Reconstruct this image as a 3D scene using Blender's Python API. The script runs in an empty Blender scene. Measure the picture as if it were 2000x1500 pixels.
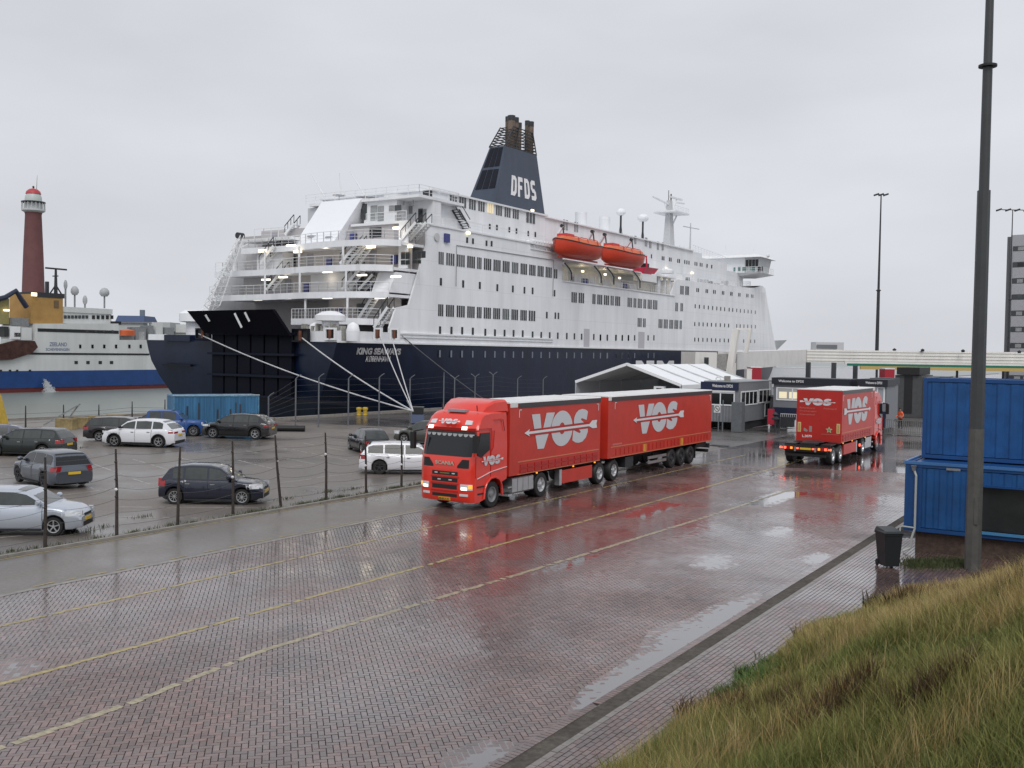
import bpy, bmesh, math, random
import numpy as np
from mathutils import Vector, Matrix
random.seed(7)
rng = np.random.default_rng(11)
sc = bpy.context.scene
COL = sc.collection
R = math.radians

# ---------------------------------------------------------------- camera
# world frame: +Y runs along the road, +X to the right across it, Z up
F, TH, RO, H = 1982.0, 0.0321, 0.016, 6.08
AZ, AZ2 = 0.5612, 0.5813
cam_d = bpy.data.cameras.new('camera')
cam = bpy.data.objects.new('camera', cam_d)
COL.objects.link(cam)
sc.camera = cam
cam_d.sensor_width = 36.0
cam_d.lens = F / 2000 * 36.0
cam_d.clip_start = 0.1
cam_d.clip_end = 20000
cam.matrix_world = (Matrix.Translation((0, 0, H)) @ Matrix.Rotation(AZ, 4, 'Z')
                    @ Matrix.Rotation(R(90) - TH, 4, 'X') @ Matrix.Rotation(RO, 4, 'Z'))

# ---------------------------------------------------------------- world: overcast daylight
SUN_EL, SUN_AZ = 48.0, -150.0      # soft brightness behind the cloud, from behind the viewer
w = bpy.data.worlds.new('World')
sc.world = w
w.use_nodes = True
nt = w.node_tree
for n in list(nt.nodes):
    nt.nodes.remove(n)
def wn(t, **k):
    n = nt.nodes.new(t)
    for a, b in k.items():
        setattr(n, a, b)
    return n
out = wn('ShaderNodeOutputWorld')
bg = wn('ShaderNodeBackground')
bg.inputs['Strength'].default_value = 0.12
sky = wn('ShaderNodeTexSky', sky_type='NISHITA')
sky.sun_disc = False
sky.sun_elevation = R(SUN_EL)
sky.sun_rotation = R(180 + 30)
sky.air_density = 1.0
sky.dust_density = 4.0
hs = wn('ShaderNodeHueSaturation')
hs.inputs['Saturation'].default_value = 0.18
hs.inputs['Value'].default_value = 1.0
nt.links.new(sky.outputs[0], hs.inputs['Color'])
tc = wn('ShaderNodeTexCoord')
sep = wn('ShaderNodeSeparateXYZ')
nt.links.new(tc.outputs['Generated'], sep.inputs[0])
ramp = wn('ShaderNodeValToRGB')
ramp.color_ramp.elements[0].position = 0.0
ramp.color_ramp.elements[0].color = (0.70, 0.718, 0.768, 1)
e = ramp.color_ramp.elements.new(0.30)
e.color = (0.67, 0.695, 0.76, 1)
ramp.color_ramp.elements[1].position = 1.0
ramp.color_ramp.elements[-1].color = (1.15, 1.17, 1.22, 1)
nt.links.new(sep.outputs['Z'], ramp.inputs[0])
mp = wn('ShaderNodeMapping')
mp.inputs['Scale'].default_value = (1.0, 1.0, 3.2)
nt.links.new(tc.outputs['Generated'], mp.inputs[0])
nz = wn('ShaderNodeTexNoise')
nz.inputs['Scale'].default_value = 2.2
nz.inputs['Detail'].default_value = 4
nz.inputs['Roughness'].default_value = 0.5
nt.links.new(mp.outputs[0], nz.inputs['Vector'])
nr = wn('ShaderNodeMapRange')
nr.inputs['From Min'].default_value = 0.3
nr.inputs['From Max'].default_value = 0.7
nr.inputs['To Min'].default_value = 0.90
nr.inputs['To Max'].default_value = 1.09
nt.links.new(nz.outputs['Fac'], nr.inputs['Value'])
mul = wn('ShaderNodeVectorMath', operation='SCALE')
nt.links.new(ramp.outputs[0], mul.inputs[0])
nt.links.new(nr.outputs[0], mul.inputs['Scale'])
scl = wn('ShaderNodeVectorMath', operation='SCALE')
scl.inputs['Scale'].default_value = 8.25
nt.links.new(mul.outputs[0], scl.inputs[0])
mix = wn('ShaderNodeMix', data_type='RGBA')
mix.inputs['Factor'].default_value = 0.92
nt.links.new(hs.outputs[0], mix.inputs['A'])
nt.links.new(scl.outputs[0], mix.inputs['B'])
nt.links.new(mix.outputs['Result'], bg.inputs['Color'])
nt.links.new(bg.outputs[0], out.inputs['Surface'])

sun_d = bpy.data.lights.new('sun', 'SUN')
sun_d.energy = 1.3
sun_d.angle = R(30)
sun_d.color = (1.0, 0.98, 0.95)
sun = bpy.data.objects.new('sun', sun_d)
COL.objects.link(sun)
sun.rotation_euler = (R(90 - SUN_EL), 0, R(40))     # light travels forward and away from the viewer

sc.view_settings.view_transform = 'Standard'
sc.view_settings.look = 'None'
sc.view_settings.gamma = 1.0
sc.view_settings.use_curve_mapping = False
sc.view_settings.exposure = 0.06
sc.cycles.max_bounces = 6
sc.cycles.diffuse_bounces = 3
sc.cycles.glossy_bounces = 3
sc.cycles.transmission_bounces = 3
sc.cycles.sample_clamp_indirect = 4.0
sc.cycles.use_denoising = True

# ---------------------------------------------------------------- measuring helpers
def ray(px, py):
    a, b = px - 1000, py - 750
    c, s = math.cos(RO), math.sin(RO)
    X = a * c + b * s
    Y = -a * s + b * c
    d = (X / F, 1.0, -Y / F)
    y = d[1] * math.cos(TH) + d[2] * math.sin(TH)
    z = -d[1] * math.sin(TH) + d[2] * math.cos(TH)
    x = d[0]
    ca, sa = math.cos(AZ), math.sin(AZ)
    return Vector((x * ca - y * sa, x * sa + y * ca, z))
def hit(px, py, n, k):
    d = ray(px, py)
    o = Vector((0, 0, H))
    n = Vector(n)
    return o + d * ((k - n.dot(o)) / n.dot(d))
def G(px, py, z=0.0):
    return hit(px, py, (0, 0, 1), z)
def XP(px, py, x):      # on the plane X = x (along the road)
    return hit(px, py, (1, 0, 0), x)
def YP(px, py, y):      # on the plane Y = y (across the road)
    return hit(px, py, (0, 1, 0), y)
# ferry frame: y from the stern forward, x to starboard (0 = starboard side)
DA = AZ2 - AZ
FU = Vector((math.sin(DA), math.cos(DA), 0))
FN = Vector((math.cos(DA), -math.sin(DA), 0))
FO = FU * 69.45 + FN * -65.03
def to_ship(P):
    q = P - FO
    return Vector((q.dot(FN), q.dot(FU), q.z))
def SS(px, py, x=0.0):  # fore-and-aft plane of the ferry -> (y, z)
    P = to_ship(hit(px, py, FN, FN.dot(FO) + x))
    return P.y, P.z
def SX(px, py, y=0.0):  # athwartships plane of the ferry -> (x, z)
    P = to_ship(hit(px, py, FU, FU.dot(FO) + y))
    return P.x, P.z

# ---------------------------------------------------------------- materials
MATS = {}
def mat(name, col=(.5, .5, .5), rough=.5, metal=0.0, noise=0.0, nscale=3.0, emit=None, estr=1.0, coat=0.0, spec=None,
        bump=0.0, bscale=20.0, streak=False, plates=None, alpha=1.0, trans=0.0, rvar=0.0):
    if name in MATS:
        return MATS[name]
    m = bpy.data.materials.new(name)
    m.use_nodes = True
    t = m.node_tree
    b = t.nodes['Principled BSDF']
    b.inputs['Base Color'].default_value = (*col, 1)
    b.inputs['Roughness'].default_value = rough
    b.inputs['Metallic'].default_value = metal
    b.inputs['Coat Weight'].default_value = coat
    b.inputs['Coat Roughness'].default_value = 0.06
    if spec is not None:
        b.inputs['Specular IOR Level'].default_value = spec
    if trans:
        b.inputs['Transmission Weight'].default_value = trans
    if emit:
        b.inputs['Emission Color'].default_value = (*emit, 1)
        b.inputs['Emission Strength'].default_value = estr
    tcx = t.nodes.new('ShaderNodeTexCoord')
    src = tcx.outputs['Object']
    if streak:
        mm = t.nodes.new('ShaderNodeMapping')
        mm.inputs['Scale'].default_value = (1, 1, .12)
        t.links.new(src, mm.inputs[0])
        src = mm.outputs[0]
    if noise > 0 or rvar > 0:
        n = t.nodes.new('ShaderNodeTexNoise')
        n.inputs['Scale'].default_value = nscale
        n.inputs['Detail'].default_value = 6
        n.inputs['Roughness'].default_value = .62
        t.links.new(src, n.inputs['Vector'])
        r = t.nodes.new('ShaderNodeMapRange')
        r.inputs['From Min'].default_value = .3
        r.inputs['From Max'].default_value = .7
        r.inputs['To Min'].default_value = 1 - noise
        r.inputs['To Max'].default_value = 1 + noise * .6
        t.links.new(n.outputs['Fac'], r.inputs['Value'])
        v = t.nodes.new('ShaderNodeVectorMath')
        v.operation = 'SCALE'
        v.inputs[0].default_value = col
        t.links.new(r.outputs[0], v.inputs['Scale'])
        t.links.new(v.outputs[0], b.inputs['Base Color'])
        if rvar > 0:
            r2 = t.nodes.new('ShaderNodeMapRange')
            r2.inputs['From Min'].default_value = .3
            r2.inputs['From Max'].default_value = .7
            r2.inputs['To Min'].default_value = max(.02, rough - rvar)
            r2.inputs['To Max'].default_value = rough + rvar
            t.links.new(n.outputs['Fac'], r2.inputs['Value'])
            t.links.new(r2.outputs[0], b.inputs['Roughness'])
    if bump > 0:
        n = t.nodes.new('ShaderNodeTexNoise')
        n.inputs['Scale'].default_value = bscale
        n.inputs['Detail'].default_value = 4
        t.links.new(tcx.outputs['Object'], n.inputs['Vector'])
        bp = t.nodes.new('ShaderNodeBump')
        bp.inputs['Strength'].default_value = bump
        bp.inputs['Distance'].default_value = .02
        t.links.new(n.outputs['Fac'], bp.inputs['Height'])
        t.links.new(bp.outputs[0], b.inputs['Normal'])
    if plates:
        sp_ = t.nodes.new('ShaderNodeSeparateXYZ'); cb = t.nodes.new('ShaderNodeCombineXYZ')
        t.links.new(tcx.outputs['Object'], sp_.inputs[0]); t.links.new(sp_.outputs['Y'], cb.inputs['X']); t.links.new(sp_.outputs['Z'], cb.inputs['Y'])
        bt = t.nodes.new('ShaderNodeTexBrick'); bt.inputs['Scale'].default_value = 1.0
        bt.inputs['Brick Width'].default_value = plates[0]; bt.inputs['Row Height'].default_value = plates[1]; bt.inputs['Mortar Size'].default_value = .035
        bt.inputs['Mortar Smooth'].default_value = .6
        bt.inputs['Color1'].default_value = (1, 1, 1, 1); bt.inputs['Color2'].default_value = (.955, .96, .965, 1); bt.inputs['Mortar'].default_value = (.86, .85, .84, 1)
        t.links.new(cb.outputs[0], bt.inputs['Vector'])
        m3_ = t.nodes.new('ShaderNodeVectorMath'); m3_.operation = 'MULTIPLY'
        t.links.new(b.inputs['Base Color'].links[0].from_socket, m3_.inputs[0]); t.links.new(bt.outputs['Color'], m3_.inputs[1]); t.links.new(m3_.outputs[0], b.inputs['Base Color'])
        n = t.nodes.new('ShaderNodeTexNoise'); n.inputs['Scale'].default_value = .8; n.inputs['Detail'].default_value = 2
        t.links.new(tcx.outputs['Object'], n.inputs['Vector'])
        bp = t.nodes.new('ShaderNodeBump'); bp.inputs['Strength'].default_value = .5; bp.inputs['Distance'].default_value = .05
        t.links.new(n.outputs['Fac'], bp.inputs['Height']); t.links.new(bp.outputs[0], b.inputs['Normal'])
    MATS[name] = m
    return m

WHITE = mat('ship_white', (.84, .85, .87), .42, noise=.12, nscale=.5, streak=True, plates=(6.0, 2.55))
WHITE2 = mat('ship_white_trim', (.79, .80, .81), .5, noise=.06, nscale=1.0)
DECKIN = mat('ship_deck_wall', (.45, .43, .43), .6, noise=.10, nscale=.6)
NAVY = mat('ship_navy', (.006, .0125, .036), .36, spec=.35, noise=.35, nscale=.45, streak=True, plates=(7.0, 2.2))
NAVYD = mat('ship_navy_dark', (.004, .005, .012), .5, spec=.25, noise=.3, nscale=.8)
FUNNEL = mat('funnel_blue', (.040, .055, .085), .42, noise=.25, nscale=.5, streak=True)
GLASSD = mat('dark_glass', (.010, .012, .014), .10, spec=.45)
GLASSM = mat('mid_glass', (.045, .052, .056), .08, noise=.4, nscale=2.0, spec=.7)
GLASSL = mat('pale_glass', (.30, .31, .31), .25, noise=.3, nscale=2.0)
BLACK = mat('black_rubber', (.012, .012, .013), .55)
DARK = mat('dark_metal', (.028, .03, .034), .5, noise=.3, nscale=4)
CARG = mat('car_glass', (.045, .052, .050), .06, coat=.6, noise=.5, nscale=1.6)
STEEL = mat('galvanised_steel', (.27, .28, .29), .45, metal=.3, noise=.25, nscale=5)
ALU = mat('aluminium', (.58, .59, .60), .28, metal=.85, noise=.1)
CHROME = mat('chrome', (.7, .7, .7), .12, metal=1.0)
REDP = mat('truck_red_paint', (.74, .032, .014), .28, coat=.6, noise=.05)
REDC = mat('curtain_red', (.56, .036, .020), .40, noise=.14, nscale=.9, bump=.35, bscale=1.6)
REDD = mat('red_board', (.44, .020, .014), .42, noise=.12, nscale=1.2)
DECAL = mat('white_print', (.74, .73, .74), .45)
DECALG = mat('grey_print', (.60, .62, .64), .45)
TAILR = mat('tail_lamp_red', (.32, .010, .014), .2, coat=.5)
TAILON = mat('tail_lamp_lit', (.6, .02, .01), .2, emit=(1, .10, .05), estr=3.0)
AMBER = mat('amber_lamp', (.8, .28, .02), .25, emit=(1, .4, .05), estr=1.0)
HEADON = mat('head_lamp_lit', (.9, .9, .85), .1, emit=(1, .93, .8), estr=1.8)
LAMPW = mat('warm_lamp', (.9, .85, .7), .3, emit=(1, .82, .52), estr=2.4)
LAMPC = mat('cool_lamp', (.9, .9, .88), .3, emit=(1, .93, .80), estr=2.2)
CLEARL = mat('clear_lamp', (.62, .64, .66), .1, coat=.5)
YPLATE = mat('yellow_plate', (.72, .47, .04), .4)
BLUEC = mat('container_blue', (.006, .074, .235), .46, noise=.30, nscale=1.5, rvar=.1)
BLUEL = mat('worn_light_blue', (.045, .16, .30), .5, noise=.35, nscale=2.2, streak=True)
ORANGE = mat('lifeboat_orange', (.60, .052, .020), .38, noise=.08)
CREAM = mat('cream_paint', (.80, .78, .74), .5, noise=.12, nscale=.6, streak=True)
GREYW = mat('grey_cladding', (.20, .205, .22), .5, noise=.12)
TENTW = mat('tent_white', (.86, .87, .88), .45, noise=.04)
CONC = mat('concrete', (.27, .25, .225), .7, noise=.25, nscale=2.5, bump=.3)
RUST = mat('rusty_steel', (.16, .055, .03), .75, noise=.4, nscale=2)
YELLOW = mat('yellow_paint', (.62, .42, .05), .6, noise=.25, nscale=3)
HIVIS = mat('orange_hivis', (.95, .16, .06), .6)
SKIN = mat('skin', (.42, .25, .19), .6)

# ---------------------------------------------------------------- mesh building
def mesh_obj(name, verts, faces, mats, parent=None, idx=None, smooth=None, col=COL):
    me = bpy.data.meshes.new(name)
    me.from_pydata([tuple(v) for v in verts], [], faces)
    if not isinstance(mats, (list, tuple)):
        mats = [mats]
    for m in mats:
        me.materials.append(m)
    if idx is not None:
        me.polygons.foreach_set('material_index', idx)
    if smooth is not None:
        me.polygons.foreach_set('use_smooth', [True] * len(me.polygons))
        me.set_sharp_from_angle(angle=R(smooth))
    me.update()
    o = bpy.data.objects.new(name, me)
    col.objects.link(o)
    if parent is not None:
        o.parent = parent
    return o
class MB:
    def __init__(s):
        s.v = []; s.f = []; s.i = []; s.m = 0; s.T = None
    def add(s, verts, faces):
        n = len(s.v)
        if s.T is not None:
            verts = [s.T @ Vector(p) for p in verts]
        s.v += [tuple(p) for p in verts]
        s.f += [tuple(a + n for a in f) for f in faces]
        s.i += [s.m] * len(faces)
        return s
    def box(s, x0, x1, y0, y1, z0, z1):
        v = [(x0, y0, z0), (x1, y0, z0), (x1, y1, z0), (x0, y1, z0), (x0, y0, z1), (x1, y0, z1), (x1, y1, z1), (x0, y1, z1)]
        return s.add(v, [(0, 3, 2, 1), (4, 5, 6, 7), (0, 1, 5, 4), (1, 2, 6, 5), (2, 3, 7, 6), (3, 0, 4, 7)])
    def hexa(s, bot, top):
        return s.add(list(bot) + list(top), [(0, 3, 2, 1), (4, 5, 6, 7), (0, 1, 5, 4), (1, 2, 6, 5), (2, 3, 7, 6), (3, 0, 4, 7)])
    def cyl(s, p0, p1, r0, r1=None, n=10, caps=True):
        if r1 is None:
            r1 = r0
        p0 = Vector(p0); p1 = Vector(p1)
        d = (p1 - p0).normalized()
        a = d.orthogonal().normalized(); b = d.cross(a)
        v = []
        for p, r in ((p0, r0), (p1, r1)):
            for k in range(n):
                t = 2 * math.pi * k / n
                v.append(p + (a * math.cos(t) + b * math.sin(t)) * r)
        f = [(k, (k + 1) % n, n + (k + 1) % n, n + k) for k in range(n)]
        if caps:
            f += [tuple(range(n - 1, -1, -1)), tuple(range(n, 2 * n))]
        return s.add(v, f)
    def bar(s, p0, p1, w, h=None, up=(0, 0, 1)):
        if h is None:
            h = w
        p0 = Vector(p0); p1 = Vector(p1)
        d = (p1 - p0).normalized()
        up = Vector(up)
        if abs(d.dot(up)) > .98:
            up = Vector((0, 1, 0))
        a = d.cross(up).normalized() * (w / 2); b = a.cross(d).normalized() * (h / 2)
        v = [p0 - a - b, p0 + a - b, p0 + a + b, p0 - a + b, p1 - a - b, p1 + a - b, p1 + a + b, p1 - a + b]
        return s.add(v, [(0, 1, 2, 3), (7, 6, 5, 4), (0, 4, 5, 1), (1, 5, 6, 2), (2, 6, 7, 3), (3, 7, 4, 0)])
    def tube(s, pts, r, n=8, radii=None):
        pts = [Vector(p) for p in pts]
        v = []
        a = None
        for i, p in enumerate(pts):
            d = (pts[min(i + 1, len(pts) - 1)] - pts[max(i - 1, 0)]).normalized()
            if a is None:
                a = d.orthogonal().normalized()
            a = (a - d * a.dot(d)).normalized()
            b = d.cross(a)
            rr = radii[i] if radii else r
            for k in range(n):
                t = 2 * math.pi * k / n
                v.append(p + (a * math.cos(t) + b * math.sin(t)) * rr)
        f = []
        for i in range(len(pts) - 1):
            for k in range(n):
                f.append((i * n + k, i * n + (k + 1) % n, (i + 1) * n + (k + 1) % n, (i + 1) * n + k))
        f.append(tuple(range(n - 1, -1, -1)))
        f.append(tuple((len(pts) - 1) * n + k for k in range(n)))
        return s.add(v, f)
    def lathe(s, prof, c=(0, 0, 0), axis='Z', n=20, caps=True):
        v = []
        c = Vector(c)
        for r, h in prof:
            for k in range(n):
                t = 2 * math.pi * k / n
                x, y = r * math.cos(t), r * math.sin(t)
                if axis == 'Z': p = Vector((x, y, h))
                elif axis == 'X': p = Vector((h, x, y))
                else: p = Vector((x, h, y))
                v.append(c + p)
        f = []
        for i in range(len(prof) - 1):
            for k in range(n):
                f.append((i * n + k, i * n + (k + 1) % n, (i + 1) * n + (k + 1) % n, (i + 1) * n + k))
        if caps:
            f.append(tuple(range(n - 1, -1, -1)))
            f.append(tuple((len(prof) - 1) * n + k for k in range(n)))
        return s.add(v, f)
    def prism(s, poly, fn, t0, t1):      # poly: 2-D points; fn(u, v, t) -> 3-D point
        n = len(poly)
        v = [fn(u, w_, t0) for u, w_ in poly] + [fn(u, w_, t1) for u, w_ in poly]
        f = [tuple(range(n - 1, -1, -1)), tuple(range(n, 2 * n))]
        f += [(k, (k + 1) % n, n + (k + 1) % n, n + k) for k in range(n)]
        return s.add(v, f)
    def grid(s, rows):                   # rows of equal-length point lists
        m = len(rows[0])
        v = [p for r in rows for p in r]
        f = [(i * m + j, i * m + j + 1, (i + 1) * m + j + 1, (i + 1) * m + j) for i in range(len(rows) - 1) for j in range(m - 1)]
        return s.add(v, f)
    def build(s, name, mats, parent=None, smooth=None):
        return mesh_obj(name, s.v, s.f, mats, parent, s.i, smooth)
def fix_normals(o):
    bm = bmesh.new(); bm.from_mesh(o.data)
    bmesh.ops.recalc_face_normals(bm, faces=bm.faces)
    bm.to_mesh(o.data); bm.free()
    return o
def tag(o, label=None, cat=None, group=None, kind=None):
    if label: o['label'] = label
    if cat: o['category'] = cat
    if group: o['group'] = group
    if kind: o['kind'] = kind
    return o
def thing(name, label, cat, loc=(0, 0, 0), rz=0.0, group=None):
    o = bpy.data.objects.new(name, None)
    o.empty_display_size = .3
    COL.objects.link(o)
    o.location = loc
    o.rotation_euler = (0, 0, rz)
    return tag(o, label, cat, group)
def copy_tree(o, parent=None):
    c = o.copy()
    COL.objects.link(c)
    c.parent = parent
    for ch in list(o.children):
        copy_tree(ch, c)
    return c
def struct(o):
    o['kind'] = 'structure'
    return o
def text_mesh(s, size=1.0, bold=0.0, extrude=0.01, sx=1.0, shear=0.0, align='LEFT'):
    cu = bpy.data.curves.new('txt', 'FONT')
    cu.body = s; cu.size = size; cu.offset = bold; cu.extrude = extrude; cu.shear = shear
    cu.align_x = align
    cu.resolution_u = 3
    ob = bpy.data.objects.new('txt', cu)
    COL.objects.link(ob)
    dg = bpy.context.evaluated_depsgraph_get()
    me = bpy.data.meshes.new_from_object(ob.evaluated_get(dg))
    v = [(p.co.x * sx, p.co.y, p.co.z) for p in me.vertices]
    f = [tuple(p.vertices) for p in me.polygons]
    bpy.data.objects.remove(ob); bpy.data.curves.remove(cu); bpy.data.meshes.remove(me)
    return v, f
def put_text(name, s, org, ux, uz, height, width, m, parent, bold=.02, thick=.01, shear=0.0, label=None):
    """flat lettering: org = lower left corner, ux/uz unit directions; fitted to width x height"""
    v, f = text_mesh(s, 1.0, bold, .005, shear=shear)
    xs = [p[0] for p in v]; ys = [p[1] for p in v]; zs = [p[2] for p in v]
    x0, x1, y0, y1 = min(xs), max(xs), min(ys), max(ys)
    org = Vector(org); ux = Vector(ux).normalized(); uz = Vector(uz).normalized(); n = ux.cross(uz)
    z1 = max(zs)
    pts = [org + ux * ((p[0] - x0) / (x1 - x0) * width) + uz * ((p[1] - y0) / (y1 - y0) * height) + n * (thick if p[2] > 0 else 0) for p in v]
    o = mesh_obj(name, pts, f, m, parent)
    return o
# ================================================================ GROUND
def ground_mat(name, base, base2, rlo, rhi, bscale, wscale, bump=.25, brick=False, spec=.5, extra=None, film=None):
    m = bpy.data.materials.new(name); m.use_nodes = True
    t = m.node_tree; b = t.nodes['Principled BSDF']
    L = t.links.new
    tcx = t.nodes.new('ShaderNodeTexCoord')
    n1 = t.nodes.new('ShaderNodeTexNoise'); n1.inputs['Scale'].default_value = bscale; n1.inputs['Detail'].default_value = 8; n1.inputs['Roughness'].default_value = .7
    L(tcx.outputs['Object'], n1.inputs['Vector'])
    n2 = t.nodes.new('ShaderNodeTexNoise'); n2.inputs['Scale'].default_value = wscale; n2.inputs['Detail'].default_value = 5; n2.inputs['Roughness'].default_value = .6
    L(tcx.outputs['Object'], n2.inputs['Vector'])
    mx = t.nodes.new('ShaderNodeMix'); mx.data_type = 'RGBA'
    mx.inputs['A'].default_value = (*base, 1); mx.inputs['B'].default_value = (*base2, 1)
    cr = t.nodes.new('ShaderNodeMapRange'); cr.inputs['From Min'].default_value = .35; cr.inputs['From Max'].default_value = .65
    L(n1.outputs['Fac'], cr.inputs['Value']); L(cr.outputs[0], mx.inputs['Factor'])
    col = mx.outputs['Result']
    w2 = t.nodes.new('ShaderNodeMapRange'); w2.inputs['From Min'].default_value = .38; w2.inputs['From Max'].default_value = .62
    w2.inputs['To Min'].default_value = 0; w2.inputs['To Max'].default_value = 1
    L(n2.outputs['Fac'], w2.inputs['Value'])
    rr = t.nodes.new('ShaderNodeMapRange'); rr.inputs['To Min'].default_value = rlo; rr.inputs['To Max'].default_value = rhi
    L(w2.outputs[0], rr.inputs['Value']); L(rr.outputs[0], b.inputs['Roughness'])
    sc2 = t.nodes.new('ShaderNodeMapRange'); sc2.inputs['To Min'].default_value = .78; sc2.inputs['To Max'].default_value = 1.12
    L(w2.outputs[0], sc2.inputs['Value'])
    vv = t.nodes.new('ShaderNodeVectorMath'); vv.operation = 'SCALE'
    L(col, vv.inputs[0]); L(sc2.outputs[0], vv.inputs['Scale'])
    fin = vv.outputs[0]
    hsrc = n1.outputs['Fac']
    if brick:
        mp_ = t.nodes.new('ShaderNodeMapping'); mp_.inputs['Rotation'].default_value = (0, 0, R(45))
        L(tcx.outputs['Object'], mp_.inputs[0])
        bt = t.nodes.new('ShaderNodeTexBrick')
        bt.inputs['Scale'].default_value = 1.0; bt.inputs['Brick Width'].default_value = .21; bt.inputs['Row Height'].default_value = .105
        bt.inputs['Mortar Size'].default_value = .006; bt.inputs['Mortar Smooth'].default_value = .3
        bt.inputs['Color1'].default_value = (.8, .8, .8, 1); bt.inputs['Color2'].default_value = (1.15, 1.12, 1.12, 1); bt.inputs['Mortar'].default_value = (.35, .35, .35, 1)
        L(mp_.outputs[0], bt.inputs['Vector'])
        mm = t.nodes.new('ShaderNodeVectorMath'); mm.operation = 'MULTIPLY'
        L(fin, mm.inputs[0]); L(bt.outputs['Color'], mm.inputs[1]); fin = mm.outputs[0]
        inv = t.nodes.new('ShaderNodeMath'); inv.operation = 'SUBTRACT'; inv.inputs[0].default_value = 1.0
        L(bt.outputs['Fac'], inv.inputs[1])
        ad = t.nodes.new('ShaderNodeMath'); ad.operation = 'MULTIPLY_ADD'; ad.inputs[1].default_value = .35
        L(n1.outputs['Fac'], ad.inputs[0]); L(inv.outputs[0], ad.inputs[2]); hsrc = ad.outputs[0]
    if extra:
        at = t.nodes.new('ShaderNodeAttribute'); at.attribute_name = extra
        mm = t.nodes.new('ShaderNodeVectorMath'); mm.operation = 'MULTIPLY'
        L(fin, mm.inputs[0]); L(at.outputs['Color'], mm.inputs[1]); fin = mm.outputs[0]
    L(fin, b.inputs['Base Color'])
    if film:
        fw = t.nodes.new('ShaderNodeMapRange'); fw.inputs['To Min'].default_value = film[1]; fw.inputs['To Max'].default_value = film[0]
        L(w2.outputs[0], fw.inputs['Value']); L(fw.outputs[0], b.inputs['Coat Weight'])
        fr_ = t.nodes.new('ShaderNodeMapRange'); fr_.inputs['To Min'].default_value = film[2]; fr_.inputs['To Max'].default_value = film[3]
        L(w2.outputs[0], fr_.inputs['Value']); L(fr_.outputs[0], b.inputs['Coat Roughness'])
        b.inputs['Coat IOR'].default_value = 1.42
    b.inputs['Specular IOR Level'].default_value = spec
    bp = t.nodes.new('ShaderNodeBump'); bp.inputs['Strength'].default_value = bump; bp.inputs['Distance'].default_value = .01
    L(hsrc, bp.inputs['Height']); L(bp.outputs[0], b.inputs['Normal'])
    MATS[name] = m
    return m
ASPH = ground_mat('wet_asphalt', (.190, .165, .145), (.125, .110, .098), .24, .60, 9.0, .13, .3, film=(.0, .35, .15, .3))
YARD = ground_mat('yard_asphalt', (.145, .132, .122), (.095, .087, .082), .13, .36, 6.0, .09, .2, spec=.6, film=(.3, .8, .10, .28))
ROADB = ground_mat('far_brick', (.13, .098, .092), (.085, .064, .062), .08, .26, 5.0, .12, .4, brick=True, spec=.9, film=(.5, 1.0, .04, .12))
BRICKM = ground_mat('wet_brick', (.176, .110, .096), (.110, .070, .062), .12, .40, 7.0, .16, .25, spec=.6, extra='tint', film=(.30, 1.0, .07, .20))
BRICKM.node_tree.nodes['Principled BSDF'].inputs['IOR'].default_value = 1.5
SAND = ground_mat('wet_joint_sand', (.022, .018, .017), (.014, .012, .011), .5, .8, 30, 2.0, .3, spec=.2)
CHAN = ground_mat('drain_concrete', (.125, .112, .098), (.070, .063, .055), .8, .95, 8, .8, .3, spec=.08)
VERGE = ground_mat('mossy_gravel', (.16, .15, .115), (.075, .09, .04), .45, .8, 2.2, .5, .4)
WATERM = mat('harbour_water', (.20, .225, .20), .30, spec=.5, bump=1.0, bscale=1.6)
PUD = mat('puddle_water', (.075, .064, .062), .02, spec=1.0, bump=.015, bscale=6, coat=1.0)
PUD.node_tree.nodes['Principled BSDF'].inputs['IOR'].default_value = 1.5
YLINE = mat('yellow_line_paint', (.40, .32, .12), .38, noise=.45, nscale=6)
WLINE = mat('white_line_paint', (.36, .34, .31), .45, noise=.5, nscale=3)
GLINE = mat('grey_stone_band', (.26, .24, .215), .4, noise=.35, nscale=1.5)

def sheet(name, pts, z, m, kind='structure', parent=None):
    o = mesh_obj(name, [(p[0], p[1], z) for p in pts], [tuple(range(len(pts)))], m, parent)
    if o.data.polygons[0].normal.z < 0:
        o.data.flip_normals()
    if kind and parent is None: o['kind'] = kind
    return o
# water: one sheet to the horizon under the quay level
sheet('water', [(-4000, -300), (-4000, 6000), (4000, 6000), (4000, -300)], -2.6, WATERM)
# quay: one slab with its walls; the ship lies along its long edge
QP = [(120, -60), (120, 2600), (-64 + 60 * .0, 2600)]
def shipxy(x, y, z=0.0):
    p = FO + FN * x + FU * y
    return Vector((p.x, p.y, z))
qa = shipxy(1.4, -9.0); qb = shipxy(1.4, 400.0)
QP = [(400, -80), (400, qb.y), (qb.x, qb.y), (qa.x, qa.y), (-74.0, 59.6), (-76.2, 45.5), (-92.0, -30), (-92.0, -80)]
mb = MB()
mb.prism(QP, lambda u, v, t: Vector((u, v, t)), -5.0, -.03)
struct(fix_normals(mb.build('ground', YARD)))
mb = MB()                                     # concrete capping along the quay edge
for a, b in zip(QP[3:6], QP[4:7]):
    mb.bar((a[0], a[1], .06), (b[0], b[1], .06), .5, .24)
mb.bar((qa.x, qa.y, .05), (qb.x, qb.y, .05), .5, .22)
struct(mb.build('quay_edge', CONC))
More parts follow.
